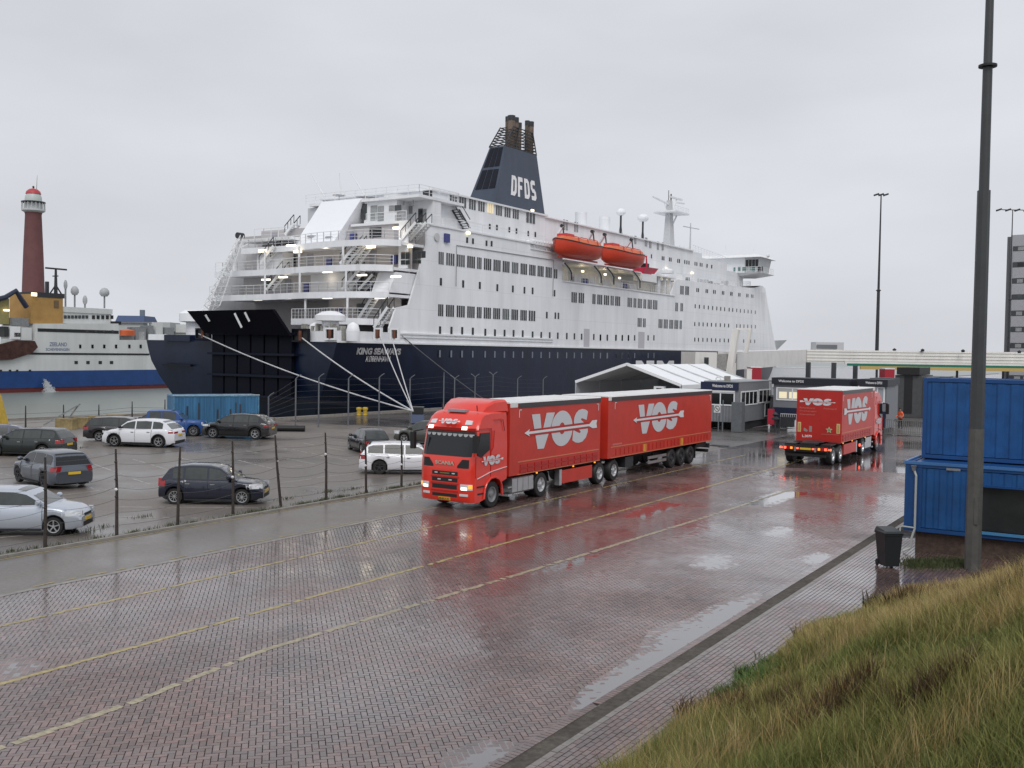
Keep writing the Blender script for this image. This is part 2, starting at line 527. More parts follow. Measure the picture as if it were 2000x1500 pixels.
# parking lot, access lane, brick road, drain, brick shoulder
XK, XG, XD0, XD1, XS = -27.35, -23.25, -7.90, -7.56, -5.2
sheet('parking_lot', [(-92, -78), (XK - .5, -78), (XK - .5, 52), (-49, 62.5), (-74, 59), (-76, 45.5)], -.004, ASPH)
sheet('verge', [(XK - .5, -30), (XK - .12, -30), (XK - .12, 60), (XK - .5, 52)], -.002, VERGE)
sheet('side_lane', [(XK, -78), (XG, -78), (XG, 64), (XK, 64)], -.006, ASPH)
mb = MB(); mb.box(XK - .13, XK, -78, 62, -.03, .07); struct(mb.build('kerb', CONC))
rgx = [x for x in (XG, XD0)]
# the brick road beyond the laid bricks (further than the single bricks can be told apart)
NEAR = 57.0
def road_dist(x, y): return math.hypot(x, y)
nseg = 40
inner = []
for k in range(nseg + 1):
    x = XG + (XD0 - XG) * k / nseg
    inner.append((x, math.sqrt(max(NEAR ** 2 - x * x, 1))))
road = sheet('road', inner + [(XD0, 84), (XG, 84)], -.004, ROADB)
sheet('road_bed', [(XG, -40)] + [(XD0, -40)] + [(p[0], p[1] + .6) for p in reversed(inner)], -.0075, SAND)
mb = MB()
mb.grid([[Vector((XD0, y, -.004)), Vector((XD0 + .05, y, -.024)), Vector((XD1 - .05, y, -.024)), Vector((XD1, y, -.004))] for y in np.linspace(-10, 44, 60)])
o = mb.build('drain_channel', CHAN, smooth=60); struct(o)
mb = MB()
y = -5.0
while y < 48:                                  # flat kerb stones beside the drain
    mb.box(XD1 + .005, XD1 + .115, y + .006, y + .294, -.03, .002 + rng.uniform(-.002, .003)); y += .3
ks = mb.build('kerb_stones', mat('kerb_stone', (.20, .18, .165), .35, noise=.3, nscale=5)); struct(ks)
sheet('shoulder_bed', [(XD1 + .11, -20), (8, -20), (8, 46), (XD1 + .11, 46)], -.0085, SAND)

# ---- laid bricks
def brick_geo(hx, hy, b=.0028, depth=.03):
    v = [(-hx, -hy, -depth), (hx, -hy, -depth), (hx, hy, -depth), (-hx, hy, -depth),
         (-hx, -hy, -b), (hx, -hy, -b), (hx, hy, -b), (-hx, hy, -b),
         (-hx + b, -hy + b, 0), (hx - b, -hy + b, 0), (hx - b, hy - b, 0), (-hx + b, hy - b, 0)]
    f = [(8, 9, 10, 11)]
    for a in (0, 4):
        for k in range(4):
            f.append((a + k, a + (k + 1) % 4, a + 4 + (k + 1) % 4, a + 4 + k))
    return np.array(v, float), np.array(f, int)
def in_view(x, y, m=60):
    d = Vector((x, y, -H))
    ca, sa = math.cos(AZ), math.sin(AZ)
    cx, cy = x * ca + y * sa, -x * sa + y * ca
    if cy < 4: return False
    dd = cy * math.cos(TH) + H * math.sin(TH); uu = cy * math.sin(TH) - H * math.cos(TH)
    X = F * cx / dd; Y = -F * uu / dd
    px = 1000 + X * math.cos(RO) - Y * math.sin(RO); py = 750 + X * math.sin(RO) + Y * math.cos(RO)
    return -m < px < 2000 + m and py < 1500 + m
W = .105; g = .0060
places = []       # x, y, angle
A45 = R(45); c45 = math.cos(A45)
for k in range(-620, 620):
    for j in range(-110, 110):
        ox = k + 4 * j; oy = k
        for (cx, cy, ang) in ((ox + 1.0, oy + .5, 0.0), (ox + 2.5, oy + 0.0, R(90))):
            X_ = cx * W; Y_ = cy * W
            x = (X_ - Y_) * c45 - 12.0; y = (X_ + Y_) * c45 + 20
            if x < XG + .09 or x > XD0 - .16 or x * x + y * y > (NEAR + .1) ** 2 or y < 3: continue
            if not in_view(x, y): continue
            places.append((x, y, ang + A45))
# soldier course along the drain and stretcher bond on the shoulder
y = 2.0
while y < 44:
    if in_view(XD0 - .075, y): places.append((XD0 - .08, y, 0.0))
    y += W
shoulder = []
row = 0
x = XD1 + .17
while x < -1.0:
    y = 4.0 + (row % 2) * W
    while y < 36:
        if in_view(x, y) and x < -5.0 + max(0, (y - 22)) * .14: shoulder.append((x, y, R(90)))
        y += 2 * W
    x += W; row += 1
places += shoulder
P = np.array(places)
n_ = len(P)
zz = rng.normal(0, .0009, n_)
undul = .0012 * np.sin(P[:, 0] * 1.1 + .4 * np.sin(P[:, 1] * .5)) * np.sin(P[:, 1] * .45)
zz = zz + undul
tilt = rng.normal(0, .0055, (n_, 2))
tint = np.clip(rng.normal(1, .16, n_), .55, 1.5)
tint *= 1 - .26 * np.clip(np.sin(P[:, 0] * 1.9 + .3 * np.sin(P[:, 1] * .21)) * np.sin(P[:, 1] * .09 + P[:, 0] * .3), 0, 1)
tint *= 1 - .22 * np.clip(np.sin(P[:, 0] * .83 + 2.1) * np.cos(P[:, 1] * .47) + .4 * np.sin(P[:, 0] * 2.7 + P[:, 1] * 1.9), 0, 1)
for _ in range(26):
    cx__, cy__, rr__ = rng.uniform(-22, -8), rng.uniform(10, 45), rng.uniform(.15, .6)
    tint *= 1 - .40 * np.clip(1.3 - np.hypot(P[:, 0] - cx__, (P[:, 1] - cy__) * .6) / rr__, 0, 1)
PUDS = [
 [(1120, 1385), (1150, 1340), (1215, 1300), (1255, 1278), (1280, 1235), (1340, 1215), (1400, 1180), (1440, 1170), (1480, 1155), (1490, 1190), (1440, 1225), (1400, 1253), (1365, 1276), (1335, 1293), (1290, 1322), (1245, 1353), (1205, 1378), (1165, 1392)],
 [(880, 1510), (900, 1475), (950, 1455), (1005, 1462), (1010, 1510)], [(-5, 1322), (0, 1296), (45, 1290), (60, 1302), (25, 1322)],
 [(1355, 1104), (1375, 1086), (1420, 1084), (1430, 1102), (1395, 1112)], [(1555, 1094), (1600, 1080), (1650, 1090), (1645, 1104), (1600, 1104)], [(1485, 1044), (1515, 1028), (1560, 1034), (1535, 1048)],
 [(930, 1064), (975, 1040), (1020, 1042), (990, 1062)], [(1040, 1120), (1120, 1090), (1180, 1080), (1120, 1112)],
 [(1560, 1322), (1620, 1285), (1665, 1262), (1662, 1285), (1610, 1318)], [(1200, 1010), (1290, 980), (1330, 985), (1260, 1012)], [(1430, 985), (1520, 960), (1580, 962), (1500, 990)]]
DIP = np.zeros(n_)
for pud in PUDS:
    q = np.array([[G(*c).x, G(*c).y] for c in pud])
    ins = np.zeros(n_, bool); dm = np.full(n_, 1e9)
    for (x0_, y0_), (x1_, y1_) in zip(q, np.roll(q, -1, 0)):
        cond = ((y0_ > P[:, 1]) != (y1_ > P[:, 1])) & (P[:, 0] < (x1_ - x0_) * (P[:, 1] - y0_) / (y1_ - y0_ + 1e-12) + x0_)
        ins ^= cond
        L2 = (x1_ - x0_) ** 2 + (y1_ - y0_) ** 2
        t_ = np.clip(((P[:, 0] - x0_) * (x1_ - x0_) + (P[:, 1] - y0_) * (y1_ - y0_)) / L2, 0, 1)
        dm = np.minimum(dm, np.hypot(P[:, 0] - x0_ - t_ * (x1_ - x0_), P[:, 1] - y0_ - t_ * (y1_ - y0_)))
    sd_ = np.where(ins, dm, -dm)
    DIP = np.maximum(DIP, .0048 * np.clip((sd_ + .30) / .75, 0, 1))
zz = zz - DIP
redn = rng.normal(0, .05, n_)
bv, bf = brick_geo(W - g, W / 2 - g)
dist = np.hypot(P[:, 0], P[:, 1])
order = np.argsort(dist)
near_idx = order[:300]
rest_idx = order[300:]
def brick_colors(t, r): return (t * (1 + r), t * (1 - r * .3), t * (1 - r * .3), 1.0)
def build_bricks(idx, name, parent):
    m = len(idx)
    c, s = np.cos(P[idx, 2]), np.sin(P[idx, 2])
    lx, ly, lz = bv[:, 0], bv[:, 1], bv[:, 2]
    vx = P[idx, 0][:, None] + c[:, None] * lx - s[:, None] * ly
    vy = P[idx, 1][:, None] + s[:, None] * lx + c[:, None] * ly
    vz = zz[idx][:, None] + lz + tilt[idx, 0][:, None] * lx + tilt[idx, 1][:, None] * ly
    co = np.stack([vx, vy, vz], -1).reshape(-1, 3).astype(np.float32)
    fa = (bf[None] + (np.arange(m) * 12)[:, None, None]).reshape(-1)
    me = bpy.data.meshes.new(name)
    nf = m * 9
    me.vertices.add(m * 12); me.vertices.foreach_set('co', co.ravel())
    me.loops.add(nf * 4); me.loops.foreach_set('vertex_index', fa.astype(np.int32))
    me.polygons.add(nf); me.polygons.foreach_set('loop_start', (np.arange(nf) * 4).astype(np.int32))
    me.update(calc_edges=True)
    ca_ = me.color_attributes.new('tint', 'FLOAT_COLOR', 'POINT')
    cc = np.stack([tint[idx] * (1 + redn[idx]), tint[idx] * (1 - redn[idx] * .3), tint[idx] * (1 - redn[idx] * .3), np.ones(m)], -1)
    ca_.data.foreach_set('color', np.repeat(cc, 12, 0).astype(np.float32).ravel())
    me.materials.append(BRICKM)
    me.shade_flat()
    o = bpy.data.objects.new(name, me); COL.objects.link(o)
    o.parent = parent
    return o
o = build_bricks(rest_idx, 'brick_paving', road); o['kind'] = 'stuff'
variants = []
for k in range(8):
    me = bpy.data.meshes.new('brick')
    me.from_pydata([tuple(p) for p in bv], [], [tuple(int(q) for q in f) for f in bf])
    ca_ = me.color_attributes.new('tint', 'FLOAT_COLOR', 'POINT')
    tt = .72 + .08 * k
    for d in ca_.data: d.color = (tt, tt * .99, tt * .98, 1)
    me.materials.append(BRICKM); me.shade_flat()
    variants.append(me)
for i in near_idx:
    k = int(np.clip((tint[i] - .72) / .08, 0, 7))
    o = bpy.data.objects.new('brick', variants[k]); COL.objects.link(o); o.parent = road
    o.location = (P[i, 0], P[i, 1], zz[i]); o.rotation_euler = (tilt[i, 1], -tilt[i, 0], P[i, 2])

# ---- painted lines
def worn_line(name, pts, wd, m, step=.12, z=.004, gap=.0, jit=.02):
    v = []; f = []
    for (x0, y0), (x1, y1) in zip(pts[:-1], pts[1:]):
        L_ = math.hypot(x1 - x0, y1 - y0); n = max(1, int(L_ / step))
        dx, dy = (x1 - x0) / L_, (y1 - y0) / L_
        for k in range(n):
            if random.random() < gap: continue
            a = k * L_ / n; b = (k + .97) * L_ / n
            o1 = random.uniform(-jit, jit); w_ = wd * random.uniform(.75, 1.1) / 2
            q = len(v)
            for t, sd in ((a, -1), (b, -1), (b, 1), (a, 1)):
                v.append((x0 + dx * t - dy * (sd * w_ + o1), y0 + dy * t + dx * (sd * w_ + o1), z))
            f.append((q, q + 1, q + 2, q + 3))
    return struct(fix_normals(mesh_obj(name, v, f, m)))
worn_line('yellow_road_line', [(-20.75, 5), (-20.75, 60)], .11, YLINE, .13, .004, .09)
worn_line('yellow_road_line', [(-17.2, 4), (-17.05, 62)], .13, YLINE, .13, .004, .06)
ply = [(-14.6, 3), (-14.45, 8), (-14.5, 11), (-14.9, 14.5), (-14.7, 18.5), (-14.35, 25), (-13.9, 36), (-13.7, 47)]
worn_line('yellow_road_line', ply, .17, mat('faded_yellow_paint', (.34, .29, .18), .3, noise=.5, nscale=5), .13, .004, .10)
worn_line('grey_road_line', [(XG - .02, 3), (XG + .1, 58)], .20, GLINE, .3, .006, .03)
worn_line('grey_road_line', [(XG - .32, 3), (XG - .2, 40)], .07, YLINE, .3, .003, .35)
worn_line('yellow_kerb_line', [(XK + .16, 3), (XK + .16, 60)], .07, YLINE, .3, .002, .05)
bays = [(185, 907, 243, 928), (260, 935, 294, 946), (260, 897, 328, 917), (347, 894, 392, 903), (409, 886, 431, 890), (465, 899, 532, 915),
        (476, 880, 504, 885), (535, 872, 560, 878), (123, 967, 263, 949), (196, 1009, 386, 1012), (232, 990, 504, 992), (162, 890, 274, 880),
        (168, 948, 185, 956), (541, 873, 561, 876), (571, 878, 600, 884), (592, 865, 621, 871), (609, 885, 633, 891), (637, 891, 678, 898),
        (648, 862, 676, 865), (639, 874, 672, 880), (540, 892, 615, 906), (544, 943, 597, 937), (597, 937, 636, 930), (636, 930, 687, 925),
        (543, 913, 590, 909), (600, 848, 690, 842), (0, 925, 60, 935), (0, 1050, 45, 1046), (545, 950, 700, 951)]
v = []; f = []
for a, b, c, d in bays:
    p0 = G(a, b); p1 = G(c, d); dr = (p1 - p0).normalized(); nn = Vector((-dr.y, dr.x, 0)) * .05
    L_ = (p1 - p0).length; k = int(L_ / .25) + 1
    for i in range(k):
        if random.random() < .16: continue
        q0 = p0 + dr * (L_ * i / k); q1 = p0 + dr * (L_ * (i + .98) / k); q = len(v)
        v += [(q0 - nn), (q1 - nn), (q1 + nn), (q0 + nn)]
        f.append((q, q + 1, q + 2, q + 3))
v = [(p.x, p.y, .001) for p in v]
struct(fix_normals(mesh_obj('parking_bay_lines', v, f, WLINE)))
# ---- puddles
def puddle(pxs):
    pts = [G(*p) for p in pxs]; c_ = sum(pts, Vector()) / len(pts)
    pts = [c_ + (p - c_) * 1.0 + (p - c_).normalized() * .28 for p in pts]
    out_ = []
    for a, b in zip(pts, pts[1:] + pts[:1]):
        for k in range(4):
            p = a.lerp(b, k / 4); out_.append((min(p.x, XD0 - .14) if c_.x < XD0 else p.x, p.y))
    return sheet('puddle', out_, -.0026, PUD)
for pud in PUDS: puddle(pud)
# ---- grass bank (the dike the viewer stands on)
def bank_foot(y):
    pts = [(-40, -6.3), (12, -6.35), (16, -6.3), (20, -6.15), (24, -5.85), (26, -5.3), (28, -4.5), (30, -3.3), (31.5, -1.2), (32.5, 3.0), (60, 8)]
    for (a, xa), (b, xb) in zip(pts[:-1], pts[1:]):
        if y <= b: return xa + (xb - xa) * (y - a) / (b - a)
    return 8
def bank_z(x, y):
    d = x - bank_foot(y)
    k_ = max(0.25, 1 - max(0, y - 17) * .055)
    z = .53 * d * k_ if d < 3 else (1.59 + (d - 3) * .55) * k_
    z = min(z, 4.3) + .10 * math.sin(x * 1.7 + y * .9) * min(1, max(d, 0)) + .06 * math.sin(y * 2.3 - x)
    return max(z, -.03) if d > -.4 else -.06
rows = []
for y in np.linspace(-6, 34, 110):
    fx = bank_foot(y)
    rows.append([Vector((x, y, bank_z(x, y))) for x in np.concatenate([np.linspace(fx - .45, fx + 4, 26), np.linspace(fx + 4.3, fx + 22, 16)])])
mb = MB(); mb.grid(rows)
SOIL = mat('bank_soil', (.055, .05, .022), .9, noise=.5, nscale=3, bump=.5, bscale=8)
bank = fix_normals(mb.build('grass_bank', SOIL, smooth=60))
struct(bank)
def grass_mat():
    m = bpy.data.materials.new('long_grass'); m.use_nodes = True
    t = m.node_tree; b = t.nodes['Principled BSDF']
    at = t.nodes.new('ShaderNodeAttribute'); at.attribute_name = 'tint'
    t.links.new(at.outputs['Color'], b.inputs['Base Color'])
    b.inputs['Roughness'].default_value = .5
    b.inputs['Specular IOR Level'].default_value = .3
    return m
GRASSM = grass_mat()
def make_grass(name, n, hfun, sel, wbase, segs=3, colf=None):
    xs = []; 
    # candidates over the visible bank
    cand = []
    while len(cand) < n:
        m = 60000
        yy = rng.uniform(6, 33, m)
        xx = rng.uniform(-6.9, 9.5, m)
        foot = np.interp(yy, [-40, 12, 16, 20, 24, 26, 28, 30, 31.5, 32.5, 60], [-6.3, -6.35, -6.3, -6.15, -5.85, -5.3, -4.5, -3.3, -1.2, 3, 8])
        d = xx - foot
        ok = d > -.10 + .30 * np.sin(yy * 3.1) * np.sin(yy * 1.3) + .12 * np.sin(yy * 11.3)
        r_ = np.hypot(xx, yy)
        ok &= rng.uniform(0, 1, m) < np.clip((14.0 / r_) ** 1.2, .12, 1)
        ca, sa = math.cos(AZ), math.sin(AZ)
        cx = xx * ca + yy * sa; cy = -xx * sa + yy * ca
        ok &= (cy > 4) & (cx / cy < .56)
        ok &= sel(xx, yy, d)
        cand += list(zip(xx[ok], yy[ok], d[ok]))
    cand = np.array(cand[:n])
    x, y, d = cand.T
    z = np.array([bank_z(a, b) for a, b in zip(x, y)])
    hgt, lean, c0, c1 = hfun(x, y, d, n)
    a = rng.uniform(0, 2 * np.pi, n)
    wd = wbase * rng.uniform(.6, 1.4, n) * np.clip(np.hypot(x, y) / 14, .8, 1.8)
    yaw = rng.uniform(0, np.pi, n)
    V = []; T = []
    for k in range(segs + 1):
        t = k / segs
        px = x + np.cos(a) * lean * hgt * t ** 2
        py = y + np.sin(a) * lean * hgt * t ** 2
        pz = z - .02 + hgt * t * (1 - .25 * lean * t)
        ww = wd * (1 - t) ** .7
        if k < segs:
            V.append(np.stack([px - np.cos(yaw) * ww, py - np.sin(yaw) * ww, pz], -1))
            V.append(np.stack([px + np.cos(yaw) * ww, py + np.sin(yaw) * ww, pz], -1))
            T += [t, t]
        else:
            V.append(np.stack([px, py, pz], -1)); T.append(t)
    nv = 2 * segs + 1
    co = np.stack(V, 1).reshape(-1, 3).astype(np.float32)
    quads = [(2 * k, 2 * k + 1, 2 * k + 3, 2 * k + 2) for k in range(segs - 1)]
    base = (np.arange(n) * nv)
    qi = (np.array(quads)[None] + base[:, None, None]).reshape(-1) if quads else np.zeros(0, int)
    ti = (np.array([(2 * segs - 2, 2 * segs - 1, 2 * segs)])[None] + base[:, None, None]).reshape(-1)
    me = bpy.data.meshes.new(name)
    me.vertices.add(len(co)); me.vertices.foreach_set('co', co.ravel())
    nq = n * len(quads)
    me.loops.add(len(qi) + len(ti)); me.loops.foreach_set('vertex_index', np.concatenate([qi, ti]).astype(np.int32))
    me.polygons.add(nq + n)
    me.polygons.foreach_set('loop_start', np.concatenate([np.arange(nq) * 4, nq * 4 + np.arange(n) * 3]).astype(np.int32))
    me.update(calc_edges=True)
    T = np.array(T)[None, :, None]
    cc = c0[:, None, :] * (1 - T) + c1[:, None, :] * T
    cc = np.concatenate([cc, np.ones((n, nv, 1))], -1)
    ca_ = me.color_attributes.new('tint', 'FLOAT_COLOR', 'POINT'); ca_.data.foreach_set('color', cc.astype(np.float32).ravel())
    me.materials.append(GRASSM)
    o = bpy.data.objects.new(name, me); COL.objects.link(o)
    return o
def patch(x, y, s, ph):      # smooth pseudo-noise -1..1
    return (np.sin(x * 1.3 * s + ph) * np.cos(y * 1.1 * s - ph * 2) + np.sin((x + y) * .7 * s + ph * 3) + .6 * np.sin(x * 2.9 * s - y * 2.1 * s + ph)) / 2.2
def green_f(x, y, d, n):
    p = patch(x, y, 1.0, 1.2); q = patch(x, y, 2.2, 4.0)
    q3 = np.sin(x * 7.1 + 2 * np.sin(y * 3.3)) * np.sin(y * 6.3 + x * 2.1)
    h = (.31 + .13 * p + .11 * q + .09 * q3) * rng.uniform(.5, 1.45, n); h = np.where(d < .6, h * (.35 + d), h)
    h = np.clip(h, .07, .8)
    lean = rng.uniform(.1, .9, n)
    k = np.clip(.5 + .5 * q + rng.normal(0, .25, n), 0, 1)[:, None]
    far = np.clip((y - 17) / 9, 0, 1)[:, None]
    gr = np.array([.125, .160, .036]); ol = np.array([.30, .27, .085]); st = np.array([.38, .29, .12])
    c1 = gr * (1 - k) + ol * k; c1 = c1 * (1 - far * .7) + st * far * .7
    c1 = c1 * rng.uniform(.65, 1.35, n)[:, None]
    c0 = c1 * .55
    return h, lean, c0, c1
def straw_f(x, y, d, n):
    p = patch(x, y, 1.4, 2.2)
    h = (.50 + .12 * p) * rng.uniform(.7, 1.3, n) * np.clip(1 - (y - 16) * .035, .5, 1); h = np.where(d < .4, h * .5, h)
    lean = rng.uniform(.05, .6, n)
    c1 = np.array([.50, .37, .18]) * rng.uniform(.5, 1.3, n)[:, None]
    c1[:, 2] *= rng.uniform(.7, 1.1, n)
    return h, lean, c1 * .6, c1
def edge_f(x, y, d, n):
    h = rng.uniform(.10, .32, n); lean = rng.uniform(.3, 1.1, n)
    c1 = np.array([.085, .155, .035]) * rng.uniform(.5, 1.4, n)[:, None]
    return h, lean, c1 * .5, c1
def dark_f(x, y, d, n):
    h = rng.uniform(.25, .6, n); lean = rng.uniform(.1, .6, n)
    c1 = np.array([.085, .048, .022]) * rng.uniform(.5, 1.5, n)[:, None]
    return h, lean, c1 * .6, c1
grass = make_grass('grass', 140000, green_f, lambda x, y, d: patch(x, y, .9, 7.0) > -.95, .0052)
tag(grass, 'long olive green grass covering the bank in the lower right corner', 'grass', kind='stuff')
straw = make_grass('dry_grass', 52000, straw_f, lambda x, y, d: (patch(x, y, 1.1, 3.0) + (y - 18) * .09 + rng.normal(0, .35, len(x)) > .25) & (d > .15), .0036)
tag(straw, 'tall straw coloured seed grass near the top of the bank', 'grass', kind='stuff')
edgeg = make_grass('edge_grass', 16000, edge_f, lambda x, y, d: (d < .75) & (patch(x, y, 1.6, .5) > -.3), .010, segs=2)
tag(edgeg, 'short bright green weeds along the foot of the bank', 'weeds', kind='stuff')
weeds = make_grass('brown_weeds', 9000, dark_f, lambda x, y, d: patch(x, y, 1.8, 9.0) > .62, .009, segs=2)
tag(weeds, 'dark red brown dead weeds in patches on the bank', 'weeds', kind='stuff')
# ================================================================ FERRY
ferry = thing('ferry', 'large white passenger ferry with navy blue hull and blue funnel, moored along the quay', 'ferry', FO, -DA)
HB = 13.8                                       # half breadth
def hull_half(y, z):
    b = HB
    if y < 26:
        k = float(np.interp(z, [-3.5, -2.6, 0, 2.5, 5, 6.7], [.62, .56, .30, .15, .04, 0.0]))
        b = HB * (1 - k * (1 - max(y, 0) / 26) ** 1.6)
    tip = 161 - (z - 7) * .85 if z > 4 else 163.5 - (4 - z) * 2.2
    st = 95 - (6 if z < 6 else 0)
    if y > st:
        b = HB * max(0.0, 1 - ((y - st) / (tip - st)) ** 2.1)
    return b
def hull_ys(z, y0):
    tip = 161 - (z - 7) * .85 if z > 4 else 163.5 - (4 - z) * 2.2
    a = [y0, y0 + 1.5, y0 + 3, 6, 9, 13, 18, 26, 40, 55, 70, 85, 95]
    a = [v_ for v_ in a]
    return a, tip
def hull_ring(z, y0=0.0, ytop=None):
    base = [0, 1.5, 3, 6, 9, 13, 18, 26, 40, 60, 80, 95]
    tip = 161 - (z - 7) * .85 if z > 4 else 163.5 - (4 - z) * 2.2
    fr = [.1, .2, .3, .4, .5, .6, .7, .8, .88, .94, .98, 1.0]
    ys = [y0 + b * (1 if b else 0) if b < 20 else b for b in base] + [95 + (tip - 95) * f_ for f_ in fr]
    # counter stern: waterline starts further forward
    cut = float(np.interp(z, [-3.5, 0, 4, 6.7], [4.0, 1.2, 0.0, 0.0]))
    ys = [max(v_, cut + v_ * (1 - cut / 26)) if v_ < 26 else v_ for v_ in ys]
    star = [Vector((-HB + hull_half(v_, z), v_, z)) for v_ in ys]
    port = [Vector((-HB - hull_half(v_, z), v_, z)) for v_ in ys]
    return star, port
zs = [-3.5, -2.6, -1.2, 0, 1.5, 3, 4.5, 5.6, 6.68]
mb = MB()
rings = [hull_ring(z) for z in zs]
mb.grid([r[0] for r in rings])
mb.grid([list(reversed(r[1])) for r in rings])
mb.grid([[r[1][0], r[0][0]] for r in rings])                       # transom
top = rings[-1]
mb.add([p for p in top[0]] + [p for p in top[1]], [(k, k + 1, len(top[0]) + k + 1, len(top[0]) + k) for k in range(len(top[0]) - 1)])
hull = fix_normals(mb.build('hull', [NAVY], ferry, smooth=40))
# rubbing strake and boot line
mb = MB()
st_ = [Vector((p.x + .10, p.y, 6.72)) for p in top[0] if p.y < 130]
for a, b in zip(st_[:-1], st_[1:]): mb.bar(a, b, .14, .16)
mb.build('belting', WHITE2, hull)
# ---- white side shells
def shell_x(y, z):
    return -HB + hull_half(y, max(z, 6.7)) if y > 30 else 0.0
def shell_strip(mb_, ys, zlo, zhi, side=1, nz=3):
    """vertical wall following the ship's side; zlo/zhi functions of y; closed thickness .2 inboard"""
    rows_o = []; rows_i = []
    for y in ys:
        a, b = zlo(y), zhi(y)
        zz_ = [a + (b - a) * k / nz for k in range(nz + 1)]
        ro = []; ri = []
        for z in zz_:
            x = shell_x(y, z)
            if side < 0:
                ro.append(Vector((-2 * HB - x, y, z))); ri.append(Vector((-2 * HB - x + .2, y, z)))
            else:
                ro.append(Vector((x, y, z))); ri.append(Vector((x - .2, y, z)))
        rows_o.append(ro); rows_i.append(ri)
    mb_.grid(rows_o); mb_.grid(rows_i)
    for k in (0, -1):
        mb_.grid([rows_o[k], rows_i[k]])
    mb_.grid([[r[-1] for r in rows_o], [r[-1] for r in rows_i]])
    mb_.grid([[r[0] for r in rows_o], [r[0] for r in rows_i]])
def ip(xs, ys_): return lambda v_: float(np.interp(v_, xs, ys_))
aft_lo = ip([8.3, 8.31, 200], [6.7, 6.7, 6.7])
ztop = ip([7.4, 7.42, 8.35, 10.4, 10.42, 13.1, 13.12, 33, 33.05, 40.6, 40.62, 73.2, 74.8, 76, 100, 112, 122, 150],
          [8.2, 8.25, 10.2, 10.6, 10.7, 16.9, 19.1, 19.1, 18.35, 18.35, 15.1, 15.1, 17.4, 17.6, 18.0, 18.5, 19.6, 19.6])
mb = MB()
ys = [7.4, 7.45, 7.9, 8.35, 9, 10.4, 10.45, 11, 12, 13.1, 13.15, 16, 20, 26, 32.95, 33.1, 37, 40.6, 40.65, 46, 52, 60, 66, 73.1, 74, 74.8, 76, 80, 85, 90, 95, 100, 105, 110, 114, 118, 122]
for sd in (1, -1): shell_strip(mb, ys, lambda y: 6.7, ztop, sd)
# forward part of the superstructure, closed round the front
fz = [6.7, 9, 12, 15, 18, 19.6]
rowsS = []; rowsP = []
for z in fz:
    tip = 161 - (z - 7) * .85
    yy_ = list(np.linspace(122, tip, 16))
    rowsS.append([Vector((shell_x(v_, z), v_, z)) for v_ in yy_]); rowsP.append([Vector((-2 * HB - shell_x(v_, z), v_, z)) for v_ in yy_])
mb.grid(rowsS); mb.grid(rowsP)
n_top = len(rowsS[-1])
mb.add(rowsS[-1] + rowsP[-1], [(k, k + 1, n_top + k + 1, n_top + k) for k in range(n_top - 1)])
sshell = fix_normals(mb.build('side_wall', WHITE, ferry, smooth=35))
# bow bulwark flare
mb = MB()
mb.hexa([(-11.5, 148, 6.7), (-10.6, 152, 6.7), (-11.0, 152, 6.7), (-11.9, 148, 6.7)], [(-9.6, 149, 9.4), (-8.4, 154, 9.6), (-8.8, 154, 9.6), (-10, 149, 9.4)])
mb.build('bow_bulwark', WHITE2, ferry)

# ---- inner block and decks (everything behind the side walls)
mb = MB()
mb.box(-27.4, -.22, 13.2, 40, 6.7, 18.9)
mb.box(-27.4, -.22, 40, 76, 6.7, 15.0)
mb.box(-26.0, -4.2, 40, 76, 15.0, 17.6)
mb.box(-27.2, -.4, 76, 100, 6.7, 17.3)
mb.box(-26.0, -2.4, 100, 122, 6.7, 18.2)
core = mb.build('deck_block', WHITE2, ferry)
# upper deck house with its roof
mb = MB()
mb.box(-17.0, -1.35, 15.6, 38.5, 18.9, 22.9)
mb.box(-24.6, -3.0, 38.5, 92, 17.6, 23.15)
mb.box(-24.6, -3.05, 92, 103.5, 17.6, 22.45)
mb.box(-17.2, -1.1, 15.3, 38.8, 22.9, 23.1)
mb.box(-24.9, -2.7, 38.8, 88, 23.15, 23.3)
mb.build('deck_house', WHITE, ferry)
# ledge of the promenade
mb = MB(); mb.box(-1.4, .12, 13.2, 40.4, 18.95, 19.12); mb.box(-3.1, .12, 33, 41, 18.3, 18.42); mb.box(-4.3, .15, 40.7, 74.5, 14.95, 15.1)
mb.box(-4.3, .3, 40.7, 74, 17.55, 17.72); mb.box(-3.2, -.3, 76, 103, 17.4, 17.55)
mb.build('promenade_deck', WHITE2, ferry)
# thin pipe line and long moulding on the aft side wall
mb = MB()
a = SS(891, 479); b = SS(1081, 508); c = SS(890, 559); d = SS(1079, 578)
mb.tube([(.06, c[0], c[1]), (.06, a[0], a[1]), (.06, b[0], b[1]), (.06, d[0], d[1])], .05, 6)
mb.build('drain_pipe', mat('grey_pipe', (.35, .36, .37), .5), sshell)
mb = MB(); mb.box(0, .16, 7.6, 38.5, 7.62, 7.78); mb.box(0, .12, 8, 38.5, 7.3, 7.36)
mb.build('moulding', WHITE2, sshell)
mb = MB()                                       # shell doors low on the side
for (px, w_) in ((1145.5, 1.5), (1252.5, 2.0)):
    y, z = SS(px, 662); mb.box(-.01, .03, y - w_ / 2, y + w_ / 2, 6.8, 9.2)
    mb.build('shell_door', mat('primer_grey', (.50, .49, .52), .5), sshell); mb = MB()

